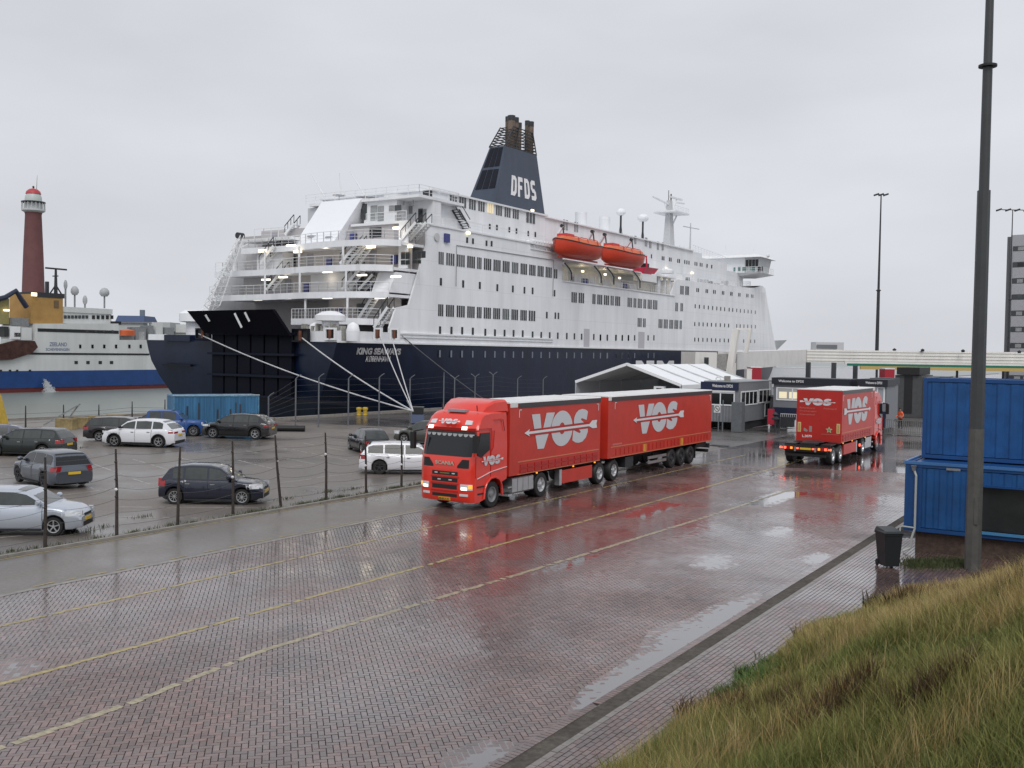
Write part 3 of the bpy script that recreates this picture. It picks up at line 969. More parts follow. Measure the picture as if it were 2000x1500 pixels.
# ---- windows on the side: groups of panes, each group one window
def win_group(y0, y1, z0, z1, x, n, par, m=GLASSD, lit=None):
    mb_ = MB()
    w_ = (y1 - y0) / n
    for k in range(n):
        mb_.box(x, x + .035, y0 + w_ * (k + .17), y0 + w_ * (k + .83), z0, z1)
    o_ = mb_.build('window', m, par)
    return o_
def win_px(l, r, yt, yb, n, par, x=0.0, m=GLASSD, org=(0, 0), s=1.0):
    L_, R_ = org[0] + l / s, org[0] + r / s
    T_, B_ = org[1] + yt / s, org[1] + yb / s
    a_ = SS(L_, T_, x); b_ = SS(R_, T_, x); c_ = SS(L_, B_, x)
    xo = x
    ym = (a_[0] + b_[0]) / 2
    if ym > 95 and x == 0:
        for _ in range(6):                       # follow the curved fore body
            xo = shell_x(ym, a_[1]) 
            a_ = SS(L_, T_, xo); b_ = SS(R_, T_, xo); c_ = SS(L_, B_, xo); ym = (a_[0] + b_[0]) / 2
    if xo != x:
        pass
    return win_group(a_[0], b_[0], min(c_[1], a_[1]), max(c_[1], a_[1]), xo, n, par, m)
O3 = ((820, 440), 4.762); O4 = ((1160, 360), 4.41); O2 = ((820, 200), 5.0)
rnd_glass = lambda: random.choice([GLASSD, GLASSD, GLASSD, GLASSD, GLASSM])
LA = [172, 243, 342, 438, 530, 594, 683, 769, 855, 935, 1015, 1093, 1168, 1245]
RA = [224, 324, 420, 515, 576, 666, 753, 836, 917, 999, 1078, 1153, 1229, 1281]
NA = [3, 4, 4, 4, 3, 4, 4, 4, 4, 4, 4, 4, 4, 2]
for l, r, n in zip(LA, RA, NA):
    t = 242 + (l - 172) * .141
    win_px(l, r, t + (12 if l == 1245 else 3), t + 118 - (l - 172) * .018, n, sshell, org=O3[0], s=O3[1], m=rnd_glass() if l > 340 else GLASSM)
LB = [168, 240, 340, 438, 528, 592, 680, 767, 850, 933, 1010]; RB = [220, 320, 420, 512, 576, 663, 748, 832, 915, 996, 1076]
NB = [3, 4, 4, 4, 3, 4, 4, 4, 4, 4, 3]
for l, r, n in zip(LB, RB, NB):
    t = 731 + (l - 168) * .07
    win_px(l, r, t + 2, t + 113 - (l - 168) * .018, n, sshell, org=O3[0], s=O3[1], m=rnd_glass())
for l, r, n in [(1408, 1463, 3), (1475, 1530, 3), (1603, 1636, 2), (1648, 1699, 3), (1710, 1762, 3), (1772, 1806, 2), (1815, 1865, 3)]:
    t = 620 + (l - 1408) * .095
    win_px(l, r, t, t + 96 - (l - 1408) * .02, n, sshell, org=O3[0], s=O3[1], m=rnd_glass())
for l, r, n in [(288, 330, 3), (340, 367, 2), (376, 415, 3), (425, 452, 2), (461, 500, 3), (507, 548, 3)]:
    t = 975 + (l - 288) * .095
    win_px(l, r, t, t + 80, n, sshell, org=O4[0], s=O4[1], m=GLASSM)
for l, r, t, b, n in [(700, 725, 1018, 1092, 2), (744, 768, 1022, 1092, 2), (742, 775, 872, 946, 3), (786, 820, 876, 950, 3), (375, 413, 1150, 1226, 3), (421, 447, 1154, 1230, 2),
                      (555, 592, 1160, 1236, 3), (600, 638, 1162, 1240, 3), (648, 684, 1166, 1242, 3), (692, 728, 1168, 1244, 3), (737, 758, 1172, 1246, 2)]:
    win_px(l, r, t, b, n, sshell, org=O4[0], s=O4[1], m=GLASSM)
# portholes share one mesh each
def port_mesh(w_, h_, m):
    mb_ = MB(); k = 6; pts = []
    for a_ in range(12):
        t = 2 * math.pi * a_ / 12
        pts.append((max(-w_ / 2, min(w_ / 2, math.cos(t) * w_ * .62)), max(-h_ / 2, min(h_ / 2, math.sin(t) * h_ * .9))))
    mb_.prism(pts, lambda u, v_, t_: Vector((t_, u, v_)), -.01, .03)
    o_ = mb_.build('porthole', m); me_ = o_.data; bpy.data.objects.remove(o_); return me_
PM1 = port_mesh(.36, .80, GLASSD); PM2 = port_mesh(.34, .62, GLASSD); PM3 = port_mesh(.26, .75, mat('porthole_cover', (.16, .18, .22), .4))
PM4 = port_mesh(.45, .75, GLASSM)
def port(px, py, org, s, me_, x=0.0, par=sshell):
    P_, Q_ = org[0] + px / s, org[1] + py / s
    xo = x
    y, z = SS(P_, Q_, xo)
    if x == 0 and y > 95:
        for _ in range(8):
            xo = .5 * xo + .5 * shell_x(y, z); y, z = SS(P_, Q_, xo)
    o_ = bpy.data.objects.new('porthole', me_); COL.objects.link(o_); o_.parent = par
    dy = .5
    o_.location = (xo + .004, y, z)
    if y > 95 and x == 0:
        sl = (shell_x(y + dy, z) - shell_x(y - dy, z)) / (2 * dy)
        o_.rotation_euler = (0, 0, -math.atan(sl))
    return o_
for p in [(195, 525), (402, 545), (557, 560), (720, 580), (864, 592), (972, 604), (1048, 610), (1252, 632), (1180, 835), (1260, 840), (1288, 842)]: port(*p, *O3, PM1)
DL = [(187, 975), (293, 978), (393, 980), (492, 985), (608, 995), (698, 1000), (787, 1003), (871, 1005), (956, 1008), (1048, 1018), (1128, 1022), (1207, 1024), (1282, 1027),
      (1366, 1030), (1437, 1033), (1504, 1036), (1617, 1038), (1680, 1042), (1742, 1044), (1824, 1045), (1882, 1047), (1940, 1048)]
for x, y in DL:
    port(x, y, *O3, PM1)
    port(x - 2, 1195 + (x - 187) * .012, *O3, PM3, par=hull)
for x in (55, 115, 188, 243, 296, 350, 466, 516):
    port(x, 1322, *O4, PM1); port(x, 1475, *O4, PM3, par=hull)
for x in (886, 900, 965, 978, 1030, 1044, 1106, 1118, 1178, 1190, 1247, 1259, 1316, 1328, 1358, 1370): port(x, 910 + (x - 886) * .11, *O4, PM2)
for x in (872, 908, 948, 985, 1022, 1058, 1092, 1125, 1165, 1195, 1230, 1262, 1295, 1328, 1356, 1390): port(x, 1050 + (x - 872) * .10, *O4, PM2)
for x in (868, 905, 940, 976, 1012, 1050, 1088, 1125, 1160, 1230, 1260, 1292, 1325, 1357, 1390): port(x, 1203 + (x - 868) * .045, *O4, PM2)
for x in (868, 900, 938, 975, 1012, 1048, 1085, 1122, 1158, 1228, 1290, 1350, 1385): port(x, 1337 + (x - 868) * .03, *O4, PM2)
for x in (495, 588, 602, 650, 664, 722, 736, 782, 800, 818, 870, 886, 915, 930, 975, 1015): port(x, 620 + (x - 495) * .17, *O4, PM2, x=-3.0)
for p in [(461, 1345), (518, 1355), (650, 1375), (700, 1380)]: port(*p, *O2, PM2, x=0.0)
for p in [(682, 1213), (752, 1222), (873, 1243), (943, 1256), (1058, 1280), (1127, 1290)]: port(*p, *O2, PM2, x=-1.35)
for l, r, t, b in [(290, 365, 885, 985), (382, 455, 905, 1020), (478, 548, 928, 1040), (568, 635, 950, 1058), (655, 722, 975, 1075), (740, 805, 990, 1098), (825, 888, 1010, 1115), (905, 968, 1030, 1130)]:
    win_px(l, r, t, b, 3, ferry, x=-1.35, m=GLASSM if l != 655 else mat('lit_glass', (.5, .45, .3), .3, emit=(1, .8, .5), estr=.5), org=O2[0], s=O2[1])
win_px(1038, 1130, 1055, 1170, 3, ferry, x=-1.32, m=GLASSM, org=O2[0], s=O2[1])
for l, r, t, b in [(1395, 1450, 1140, 1240), (1505, 1550, 1165, 1260)]: win_px(l, r, t, b, 2, ferry, x=-2.98, m=GLASSL, org=O2[0], s=O2[1])
for l, r, t, b in [(345, 370, 440, 510), (435, 465, 455, 530), (472, 500, 485, 545), (540, 565, 490, 560), (582, 605, 498, 565)]: win_px(l, r, t, b, 1, ferry, x=-2.98, m=GLASSL, org=O4[0], s=O4[1])
# ---- railings
def rail(pts, h=1.05, post=1.6, parent=ferry, r=.05, bars=3, name='railing', m=WHITE2):
    mb_ = MB()
    pts = [Vector(p) for p in pts]
    for a_, b_ in zip(pts[:-1], pts[1:]):
        for k in range(bars):
            zz_ = h * (1 - k / bars)
            rr = r if k == 0 else r * .55
            mb_.bar(a_ + Vector((0, 0, zz_)), b_ + Vector((0, 0, zz_)), rr, rr)
        n = max(1, int((b_ - a_).length / post))
        for k in range(n + 1):
            p = a_.lerp(b_, k / n); mb_.bar(p, p + Vector((0, 0, h)), r, r)
    return mb_.build(name, m, parent)
rail([(-.1, 13.4, 19.1), (-.1, 33, 19.1)], .95, 2.2)
rail([(-.1, 33.2, 18.4), (-.1, 40.5, 18.4)], .95, 1.6)
rail([(-.1, 41, 15.1), (-.1, 73, 15.1)], 1.1, .7)
rail([(-.3, 76, 17.6), (-.5, 97, 17.9), (-1.5, 108, 18.4), (-3.2, 116, 19)], 1.0, 1.5)
rail([(-3, 88, 23.2), (-3.2, 103, 22.5)], 1.0, 1.2)
# pairs of orange scaffold? -- upper accommodation funnel casing
# ---- funnel
fb = [(-9.3, 38.4), (-9.1, 51.6), (-14.5, 51.6), (-14.3, 38.4)]
ft = [(-10.2, 42.4), (-10.1, 50.2), (-13.0, 50.2), (-12.6, 42.4)]
FZ0, FZ1 = 23.0, 33.2
mb = MB(); mb.hexa([(x, y, FZ0) for x, y in fb], [(x, y, FZ1) for x, y in ft])
funnel = fix_normals(mb.build('funnel', FUNNEL, ferry))
def fpt(u, v_, off=0.03, face='S'):            # u along, v up, on the starboard or aft face
    if face == 'S': a_, b_, c_, d_ = fb[0], fb[1], ft[0], ft[1]
    else: a_, b_, c_, d_ = fb[3], fb[0], ft[3], ft[0]
    x = (a_[0] * (1 - u) + b_[0] * u) * (1 - v_) + (c_[0] * (1 - u) + d_[0] * u) * v_
    y = (a_[1] * (1 - u) + b_[1] * u) * (1 - v_) + (c_[1] * (1 - u) + d_[1] * u) * v_
    n_ = Vector((1, 0, .09)) if face == 'S' else Vector((0, -1, .36))
    return Vector((x, y, FZ0 + (FZ1 - FZ0) * v_)) + n_.normalized() * off
mb = MB()                                       # louvre openings on the aft face
for r_ in range(2):
    for c_ in range(3):
        u0, u1 = .1 + c_ * .28, .34 + c_ * .28
        v0, v1 = .42 + r_ * .30, .68 + r_ * .30
        a_ = [fpt(u0, v0, .0, 'A'), fpt(u1, v0, .0, 'A'), fpt(u1, v1, .0, 'A'), fpt(u0, v1, .0, 'A')]
        b_ = [fpt(u0, v0, .05, 'A'), fpt(u1, v0, .05, 'A'), fpt(u1, v1, .05, 'A'), fpt(u0, v1, .05, 'A')]
        mb = MB(); mb.hexa(a_, b_); mb.build('louvre', NAVYD, funnel)
# block letters
LET = {
 'D': [[(0, 0), (.62, 0), (.9, .16), (.95, .5), (.9, .86), (.62, 1), (0, 1)], [(.30, .2), (.30, .8), (.55, .8), (.62, .7), (.62, .3), (.55, .2)]],
 'F': [[(0, 0), (.32, 0), (.32, .38), (.72, .38), (.72, .58), (.32, .58), (.32, .78), (.85, .78), (.85, 1), (0, 1)]],
 'S': [[(.05, 0), (.66, 0), (.9, .14), (.9, .42), (.66, .58), (.38, .58), (.33, .63), (.33, .73), (.38, .78), (.88, .78), (.88, 1), (.30, 1), (.03, .86), (.03, .55), (.3, .38), (.55, .38), (.6, .33), (.6, .26), (.55, .21), (.05, .21)]],
}
def block_word(word, fn, parent, m, name='lettering', th=.05, slant=0.0, gap=.16):
    """every letter a mesh of its own; fn(u, v, off) maps word space (0..1) to 3-D"""
    n = len(word)
    adv = 1.0 / n
    for k, ch in enumerate(word):
        polys = LET[ch]
        cu = bpy.data.curves.new('l', 'CURVE'); cu.dimensions = '2D'; cu.fill_mode = 'BOTH'; cu.extrude = .5
        for poly in polys:
            sp = cu.splines.new('POLY'); sp.points.add(len(poly) - 1)
            for q, (a_, b_) in zip(sp.points, poly): q.co = (a_, b_, 0, 1)
            sp.use_cyclic_u = True
        ob = bpy.data.objects.new('l', cu); COL.objects.link(ob)
        dg = bpy.context.evaluated_depsgraph_get()
        me_ = bpy.data.meshes.new_from_object(ob.evaluated_get(dg))
        vs = [fn((k + p.co.x * (1 - gap)) * adv, p.co.y, (p.co.z + .5) * th) for p in me_.vertices]
        fs = [tuple(p.vertices) for p in me_.polygons]
        bpy.data.objects.remove(ob); bpy.data.curves.remove(cu); bpy.data.meshes.remove(me_)
        mesh_obj(name, vs, fs, m, parent)
def fn_funnel(u, v_, off):
    return fpt(.27 + u * .60 + .015 * (1 - v_), .37 + v_ * .265 - 0.0 * u, .02 + off)
block_word('DFDS', fn_funnel, funnel, DECAL)
# exhaust pipes and their cage
PIPE = mat('exhaust_pipe', (.16, .115, .085), .6, noise=.4, nscale=1.5)
for (px, pt, r_) in [(992, 228, .34), (999, 226, .52), (1007, 230, .46), (1015, 240, .30), (1030, 236, .34), (1037, 238, .42)]:
    xx = -11.5 + (.5 if r_ > .4 else -.6)
    y, z = SS(px, pt, xx)
    mb = MB(); mb.cyl((xx, y, 32.6), (xx, y, z - .7), r_, n=12); o = mb.build('exhaust_pipe', PIPE, funnel, smooth=50)
    mb = MB(); mb.cyl((xx, y, z - .7), (xx, y, z), r_ * 1.04, n=12); mb.build('pipe_tip', DARK, o, smooth=50)
mb = MB()
for k in range(8):
    t = k / 7; z = 33.3 + t * 2.9
    q = [(-10.2 - t * .3, 42.4 + t * 2.6), (-10.2 - t * .3, 50.3 - t * .6), (-12.7, 50.3 - t * .6), (-12.6, 42.4 + t * 2.6)]
    for a_, b_ in zip(q, q[1:] + q[:1]): mb.bar((*a_, z), (*b_, z), .10, .12)
for (a_, b_) in (((-10.2, 42.4), (-10.5, 45.0)), ((-10.2, 50.3), (-10.5, 49.7)), ((-12.7, 42.4), (-12.7, 45)), ((-10.2, 45.0), (-10.4, 46.2)), ((-10.2, 47.6), (-10.4, 47.6))):
    mb.bar((*a_, 33.2), (*b_, 36.3), .12, .12)
mb.build('pipe_cage', DARK, funnel)
# ---- name on the side of the hull
def ship_text(s, l, r, top_, bot, name, bold=.03):
    y0, z0 = SS(l, bot, 0); y1, z1 = SS(r, bot, 0); _, z2 = SS(l, top_, 0)
    # the run of the hull just below deck level
    b0 = -HB + hull_half(y0, 5.8); b1 = -HB + hull_half(y1, 5.8)
    y0, z0 = SS(l, bot, b0); y1, z1 = SS(r, bot, b1); _, z2 = SS(l, top_, b0)
    org = Vector((b0 + .03, y0, z0)); ux = Vector((b1 - b0, y1 - y0, 0))
    o_ = put_text(name, s, org, ux, (0, 0, 1), z2 - z0, ux.length, DECAL, hull, bold=bold, thick=.02)
    for v_ in o_.data.vertices: v_.co.x = -HB + hull_half(v_.co.y, v_.co.z) + .05
    return o_
ship_text('KING SEAWAYS', 696, 782, 679, 692.5, 'name_lettering', .055)
ship_text('KØBENHAVN', 717, 763, 695, 707, 'port_lettering', .015)
y0, z0 = SS(1241, 725, 0); y1, _ = SS(1320, 725, 0); _, z1 = SS(1241, 704, 0)
block_word('DFDS', lambda u, v_, off: Vector((.03 + off, y0 + (y1 - y0) * u, 5.05 - (1 - v_) * 3.6)), hull, DECAL)
# ---- stern door, raised hood and the transom fittings
mb = MB()
a_, b_ = SX(381, 610, -1.2), SX(547, 607, -1.2); c_, d_ = SX(399, 650, -1.2), SX(566, 656, -1.2)
mb.hexa([(c_[0], -1.2, c_[1]), (d_[0], -1.2, d_[1]), (d_[0], -.8, d_[1]), (c_[0], -.8, c_[1])],
        [(a_[0], -2.2, a_[1] + .1), (b_[0], -2.2, b_[1] + .1), (b_[0], -1.8, b_[1] + .1), (a_[0], -1.8, a_[1] + .1)])
hood = mb.build('stern_door', mat('door_black', (.004, .004, .007), .9, spec=.1), ferry)
for (p, q) in (((405, 615), (413, 628)), ((462, 612), (476, 640)), ((482, 610), (491, 628))):
    pa, pb = SX(*p, -2.1), SX(*q, -1.8); mb = MB(); mb.bar((pa[0], -2.35, pa[1]), (pb[0], -2.05, pb[1]), .22, .05, up=(0, 1, 0)); mb.build('hinge_arm', WHITE2, hood)
# ribbed ramp below
c2 = (c_[0], d_[0])
for k in range(6):
    x0 = c_[0] + .3 + k * (d_[0] - c_[0] - .6) / 6
    mb = MB(); mb.box(x0 + .12, x0 + (d_[0] - c_[0] - .6) / 6 - .12, -.55, -.1, 1.4, 7.3)
    mb.build('ramp_panel', mat('ramp_black', (.003, .004, .010), .7, spec=.15), ferry)
mb = MB()
for z in (1.2, 3.2, 5.3, 7.3): mb.box(c_[0] - .1, d_[0] + .1, -.75, -.1, z, z + .22)
mb.build('ramp_frame', mat('ramp_frame_navy', (.005, .007, .018), .6, spec=.2), ferry)
mb = MB(); mb.box(c_[0] - 1, d_[0] + 6.5, -.45, -.02, .9, 1.25); mb.box(-24.5, -20, -.35, -.02, 4.0, 4.2); mb.build('stern_fender', NAVYD, ferry)
mb = MB(); mb.box(-24.3, -20.2, -.3, 2.5, 6.6, 7.25); mb.build('stern_bulwark', NAVY, ferry)
# white bulwark with fairlead openings along the mooring deck
mb = MB()
mb.box(-5.6, -.05, .02, .22, 6.7, 7.7); mb.box(-.22, -.02, .2, 8.2, 6.7, 7.75); mb.box(-27.3, -24.4, .02, .22, 6.7, 7.3)
mb.build('mooring_bulwark', WHITE, ferry)
for (l, r, t, b, y, m_) in ((385, 413, 641, 663, -.5, 1), (573, 606, 642, 668, -.3, 1), (637, 658, 640, 664, -.02, 0), (733, 748, 640, 664, -.02, 0), (765, 782, 641, 664, -.02, 0)):
    p, q = SX(l, b, y), SX(r, t, y)
    mb = MB(); w_, h_ = q[0] - p[0], q[1] - p[1]; f_ = .16
    mb.box(p[0], p[0] + f_, y - .25, y, p[1], q[1]); mb.box(q[0] - f_, q[0], y - .25, y, p[1], q[1]); mb.box(p[0] + f_, q[0] - f_, y - .25, y, q[1] - f_, q[1]); mb.box(p[0] + f_, q[0] - f_, y - .25, y, p[1], p[1] + f_)
    fl = mb.build('fairlead', WHITE2 if not m_ else NAVYD, ferry)
    mb = MB(); mb.box(p[0] + f_, q[0] - f_, y - .1, y - .02, p[1] + f_, q[1] - f_); mb.build('fairlead_opening', BLACK, fl)
    mb = MB(); mb.cyl((p[0] + w_ * .5, y - .2, p[1] + .15), (p[0] + w_ * .5, y - .2, q[1] - .2), .16, n=10); mb.build('roller', RUST, fl)
# mushroom ventilators and winch covers on the mooring deck
for (px, pt, pb, r_) in ((645, 607, 660, 1.45),):
    p = SX(px, pb, 1.5); q = SX(px, pt, 1.5)
    mb = MB(); mb.lathe([(r_ * .62, 6.7), (r_ * .55, q[1] - 1.0), (r_, q[1] - .95), (r_, q[1] - .45), (r_ * .55, q[1] - .1), (0.05, q[1])], (p[0], 1.5, 0), n=24)
    mb.build('ventilator', WHITE, ferry, smooth=45)
p = SX(380, 650, 2.0); q = SX(380, 606, 2.0)
mb = MB(); mb.lathe([(1.0, 6.7), (1.0, q[1] - 1.3), (1.7, q[1] - 1.2), (1.7, q[1] - .35), (1.2, q[1]), (.05, q[1] + .05)], (p[0] - .3, 2.4, 0), n=20); mb.build('ventilator', WHITE, ferry, smooth=45)
for px in (614, 688):
    p = SX(px, 650, 1.2); mb = MB(); mb.lathe([(.62, 6.8), (.66, 7.7), (.5, 8.3), (.1, 8.55)], (p[0], 1.3, 0), n=14); mb.build('winch_cover', WHITE, ferry, smooth=50)
mb = MB()
for k in range(9): mb.box(-5.2 + k * .62, -4.95 + k * .62, .6, 1.2, 6.75, 8.2 + .2 * (k % 3 == 0))
mb.build('deck_machinery', mat('machinery', (.35, .34, .31), .6, noise=.4, nscale=3), ferry)

# ---- stepped open decks over the stern
levels = [  # floor z, aft edge y at starboard / centre bulge / port, x range of fascia
    (8.9, 5.0, 5.0, -11.0, -1.0), (11.55, 5.4, 6.4, -25.2, -.25), (14.25, 6.0, 7.2, -25.2, -.25), (16.85, 7.2, 8.6, -22.5, -.25)]
for i, (z, ya, yb, xl, xr) in enumerate(levels):
    mb = MB()
    xs = list(np.linspace(xr, xl, 22))
    def edge(x):                                # slightly curved edge with a bulge to starboard
        t = (x - xr) / (xl - xr)
        e_ = ya + (yb - ya) * min(1, t * 1.6)
        if t < .12: e_ += (1 - t / .12) ** 2 * 2.2
        e_ -= .9 * math.exp(-((t - .38) / .22) ** 2)
        return e_
    for x0, x1 in zip(xs[:-1], xs[1:]):
        a0, a1 = edge(x0), edge(x1)
        mb.hexa([(x0, a0, z - .28), (x1, a1, z - .28), (x1, 14.5, z - .28), (x0, 14.5, z - .28)], [(x0, a0, z), (x1, a1, z), (x1, 14.5, z), (x0, 14.5, z)])
        mb.hexa([(x0, a0 - .08, z - .45), (x1, a1 - .08, z - .45), (x1, a1 + .05, z - .45), (x0, a0 + .05, z - .45)], [(x0, a0 - .08, z + .18), (x1, a1 - .08, z + .18), (x1, a1 + .05, z + .18), (x0, a0 + .05, z + .18)])
    o = fix_normals(mb.build('terrace_deck', WHITE, ferry))
    rail([(x, edge(x) + .02, z + .18) for x in xs], .98, 1.2, o, .055)
    bw = 10.4 + .35 * i                          # back wall with doors and windows
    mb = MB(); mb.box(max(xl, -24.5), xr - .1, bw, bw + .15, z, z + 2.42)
    wl = mb.build('back_wall', DECKIN, ferry)
    for k in range(7):
        x = xr - 2.2 - k * 3.0
        if x < xl + 1.5: break
        kind_ = (k + i) % 3
        mb = MB()
        if kind_ == 0: mb.box(x - .45, x + .45, bw - .06, bw, z + .1, z + 2.1); mb.build('door', mat('door_grey', (.30, .30, .33), .5), wl)
        elif kind_ == 1: mb.box(x - .8, x + .8, bw - .06, bw, z + .9, z + 1.9); mb.build('window', GLASSD, wl)
        else: mb.box(x - .35, x + .35, bw - .3, bw, z + .6, z + 1.5); mb.build('locker', mat('locker_blue', (.05, .06, .22), .5), wl)
    if i < 3:
        for k in range(3):
            x = -3.2 - k * 6.2 - i
            if x < xl + .5: break
            mb = MB(); mb.cyl((x, edge(x) + .35, z), (x, edge(x) + .35, z + 2.3), .11, n=8); mb.build('stanchion', WHITE2, ferry)
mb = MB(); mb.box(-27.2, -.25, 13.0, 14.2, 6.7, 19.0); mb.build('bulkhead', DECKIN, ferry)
mb = MB(); mb.prism([(7.6, 11.73), (13, 11.73), (13, 13.8), (8.7, 13.8)], lambda u, v_, t: Vector((t, u, v_)), -2.6, -.3); fix_normals(mb.build('corner_block', WHITE, ferry))
mb = MB(); mb.box(-12.5, -6.5, 9.2, 10.4, 11.55, 13.95); mb.build('deck_house_wall', mat('pale_inner', (.66, .66, .67), .5), ferry)
mb = MB(); mb.box(-20.5, -16.5, 9.0, 10.6, 14.25, 16.5); mb.build('deck_house_wall', mat('pale_inner'), ferry)
mb = MB()                                       # big wing frames at the port side of the terraces
pts = [(6.9, 6.7), (8.0, 10.5), (10.5, 16.0), (12.5, 18.8), (15, 18.8), (15, 6.7)]
mb.prism(pts, lambda u, v_, t: Vector((t, u, v_)), -27.3, -27.1)
fix_normals(mb.build('port_wing_wall', WHITE, ferry))
mb = MB(); mb.prism([(9.6, 14.3), (9.6, 17.0), (13.2, 18.7), (13.2, 14.3)], lambda u, v_, t: Vector((t, u, v_)), -25.0, -24.8); mb.build('wing_screen', WHITE2, ferry)
# stair flights between the decks
def stair(x0, z0, x1, z1, y, w_=.95):
    mb_ = MB()
    n = max(4, int(abs(z1 - z0) / .24))
    for s_ in (0, w_):
        mb_.bar((x0, y + s_, z0), (x1, y + s_, z1), .06, .3)
    for k in range(n):
        t = (k + .5) / n; x = x0 + (x1 - x0) * t; z = z0 + (z1 - z0) * t
        mb_.box(x - .14, x + .14, y, y + w_, z - .02, z + .02)
    o_ = mb_.build('stairway', WHITE2, ferry)
    mb_ = MB()
    for s_ in (0, w_):
        mb_.bar((x0, y + s_, z0 + .95), (x1, y + s_, z1 + .95), .07, .07)
        for k in range(4): 
            t = k / 3; x = x0 + (x1 - x0) * t; z = z0 + (z1 - z0) * t; mb_.bar((x, y + s_, z), (x, y + s_, z + .95), .05, .05)
    mb_.build('handrail', DARK, o_)
for (a_, b_, y) in [((506, 518), (534, 480), 8.0), ((527, 518), (552, 484), 9.2), ((664, 515), (697, 475), 7.6), ((688, 515), (716, 478), 9.0), ((520, 566), (552, 527), 8.2), ((668, 565), (700, 528), 7.8),
                    ((700, 566), (728, 536), 9.0), ((782, 469), (812, 434), 10.2), ((800, 469), (832, 434), 11.2), ((556, 458), (574, 436), 11), ((730, 640), (757, 600), 4.2), ((700, 622), (725, 582), 7.6)]:
    p, q = SX(*a_, y), SX(*b_, y); stair(p[0], p[1], q[0], q[1], y)
# ceiling lights under the decks
lamps = [(770, 590), (1035, 583), (565, 630), (820, 635), (740, 788), (1035, 782), (715, 820), (1285, 805), (1530, 815), (590, 838), (1350, 600), (530, 983), (740, 973), (1035, 970), (1415, 970), (1540, 465), (1620, 598)]
for k, (x, y) in enumerate(lamps):
    p = SX(360 + x / 3.704, 320 + y / 3.704, 7.6 if k < 15 else 10.5)
    big = k in (2, 3, 10, 15, 16)
    mb = MB(); w_ = .58 if not big else .5; h_ = .08 if not big else .13
    yy_ = 7.6 if k < 15 else 10.5
    mb.box(p[0] - w_, p[0] + w_, yy_ - .12, yy_ + .12, p[1] - h_, p[1] + h_)
    mb.build('deck_lamp', LAMPC if not big else LAMPW, ferry)
for (px, py, yy_, e_) in [(635, 486, 8.8, 260), (575, 490, 8.8, 200), (720, 490, 8.8, 160), (640, 545, 8.6, 90), (560, 545, 8.6, 90), (740, 545, 8.6, 90), (640, 590, 8.4, 90), (560, 590, 8.4, 70), (740, 590, 8.4, 70), (772, 450, 9.5, 150)]:
    p = SX(px, py, yy_)
    ld = bpy.data.lights.new('deck_light', 'POINT'); ld.energy = e_ * .13; ld.color = (1, .86, .66); ld.shadow_soft_size = .4
    lo = bpy.data.objects.new('deck_light', ld); COL.objects.link(lo); lo.parent = ferry; lo.location = (p[0], yy_, p[1])
# side lamps
for (px, py, x) in [(915, 455, .15), (1040, 411, -1.2), (1138, 530, -1), (1182, 536, -1), (1210, 543, -1), (1240, 546, -1), (1303, 525, -2.8), (1353, 533, -2.8), (1412, 547, -4)]:
    y, z = SS(px, py, x); mb = MB(); mb.box(x - .1, x + .1, y - .22, y + .22, z - .12, z + .12); mb.build('wall_lamp', LAMPW, ferry)
for (px, py) in [(1138, 530), (1182, 536), (1215, 545), (1290, 555)]:
    y, z = SS(px, py, -1.5)
    ld = bpy.data.lights.new('gallery_light', 'POINT'); ld.energy = 20; ld.color = (1, .82, .52); ld.shadow_soft_size = .3
    lo = bpy.data.objects.new('gallery_light', ld); COL.objects.link(lo); lo.parent = ferry; lo.location = (-1.6, y, z)

# ---- top decks above the stern
mb = MB()
mb.box(-16.6, 0 - .2, 13.2, 16, 18.9, 19.2)
mb.build('upper_terrace', WHITE2, ferry)
p = {k: SX(*q, 12) for k, q in dict(tl=(626, 391), tr=(704, 390), br=(674, 474), bl=(603, 452), gl=(594, 383), glb=(594, 450)).items()}
mb = MB()
mb.hexa([(p['bl'][0], 9.8, 17.2), (p['br'][0] + .3, 9.8, 17.2), (p['br'][0] + .3, 13.5, 17.2), (p['bl'][0], 13.5, 17.2)],
        [(p['tl'][0], 12.2, 22.1), (p['tr'][0], 12.2, 22.1), (p['tr'][0], 14.5, 22.1), (p['tl'][0], 14.5, 22.1)])
mb.build('sloping_panel', mat('panel_skylit_white', (.88, .89, .92), .4), ferry)  # whiter than the ship side: sky light on the slope put into the colour
mb = MB(); mb.box(p['gl'][0], p['tl'][0] + .3, 12.6, 15, 17.2, 21.6); mb.build('stair_tower', mat('tower_grey', (.55, .56, .58), .5), ferry)
mb = MB(); mb.box(p['tr'][0] + .0, -3.6, 12.6, 16, 19.2, 21.7); mb.box(-3.6, -.4, 14.6, 16, 19.1, 21.9); mb.box(p['gl'][0] + .6, -.3, 12.2, 20, 21.7, 22.0)
uh = mb.build('upper_house', WHITE, ferry)
for (l, r, t, b) in [(705, 717, 398, 430), (724, 737, 401, 431), (738, 750, 402, 432), (760, 770, 401, 414), (771, 784, 400, 414), (772, 784, 419, 431), (796, 806, 402, 418), (817, 826, 407, 435), (826, 833, 408, 436)]:
    y_ = 12.6 if l < 780 else 14.6
    a_, b_ = SX(l, b, y_), SX(r, t, y_); mb = MB(); mb.box(a_[0], b_[0], y_ - .05, y_ + .0, a_[1], b_[1]); mb.build('window', GLASSM if l % 2 else GLASSL, uh)
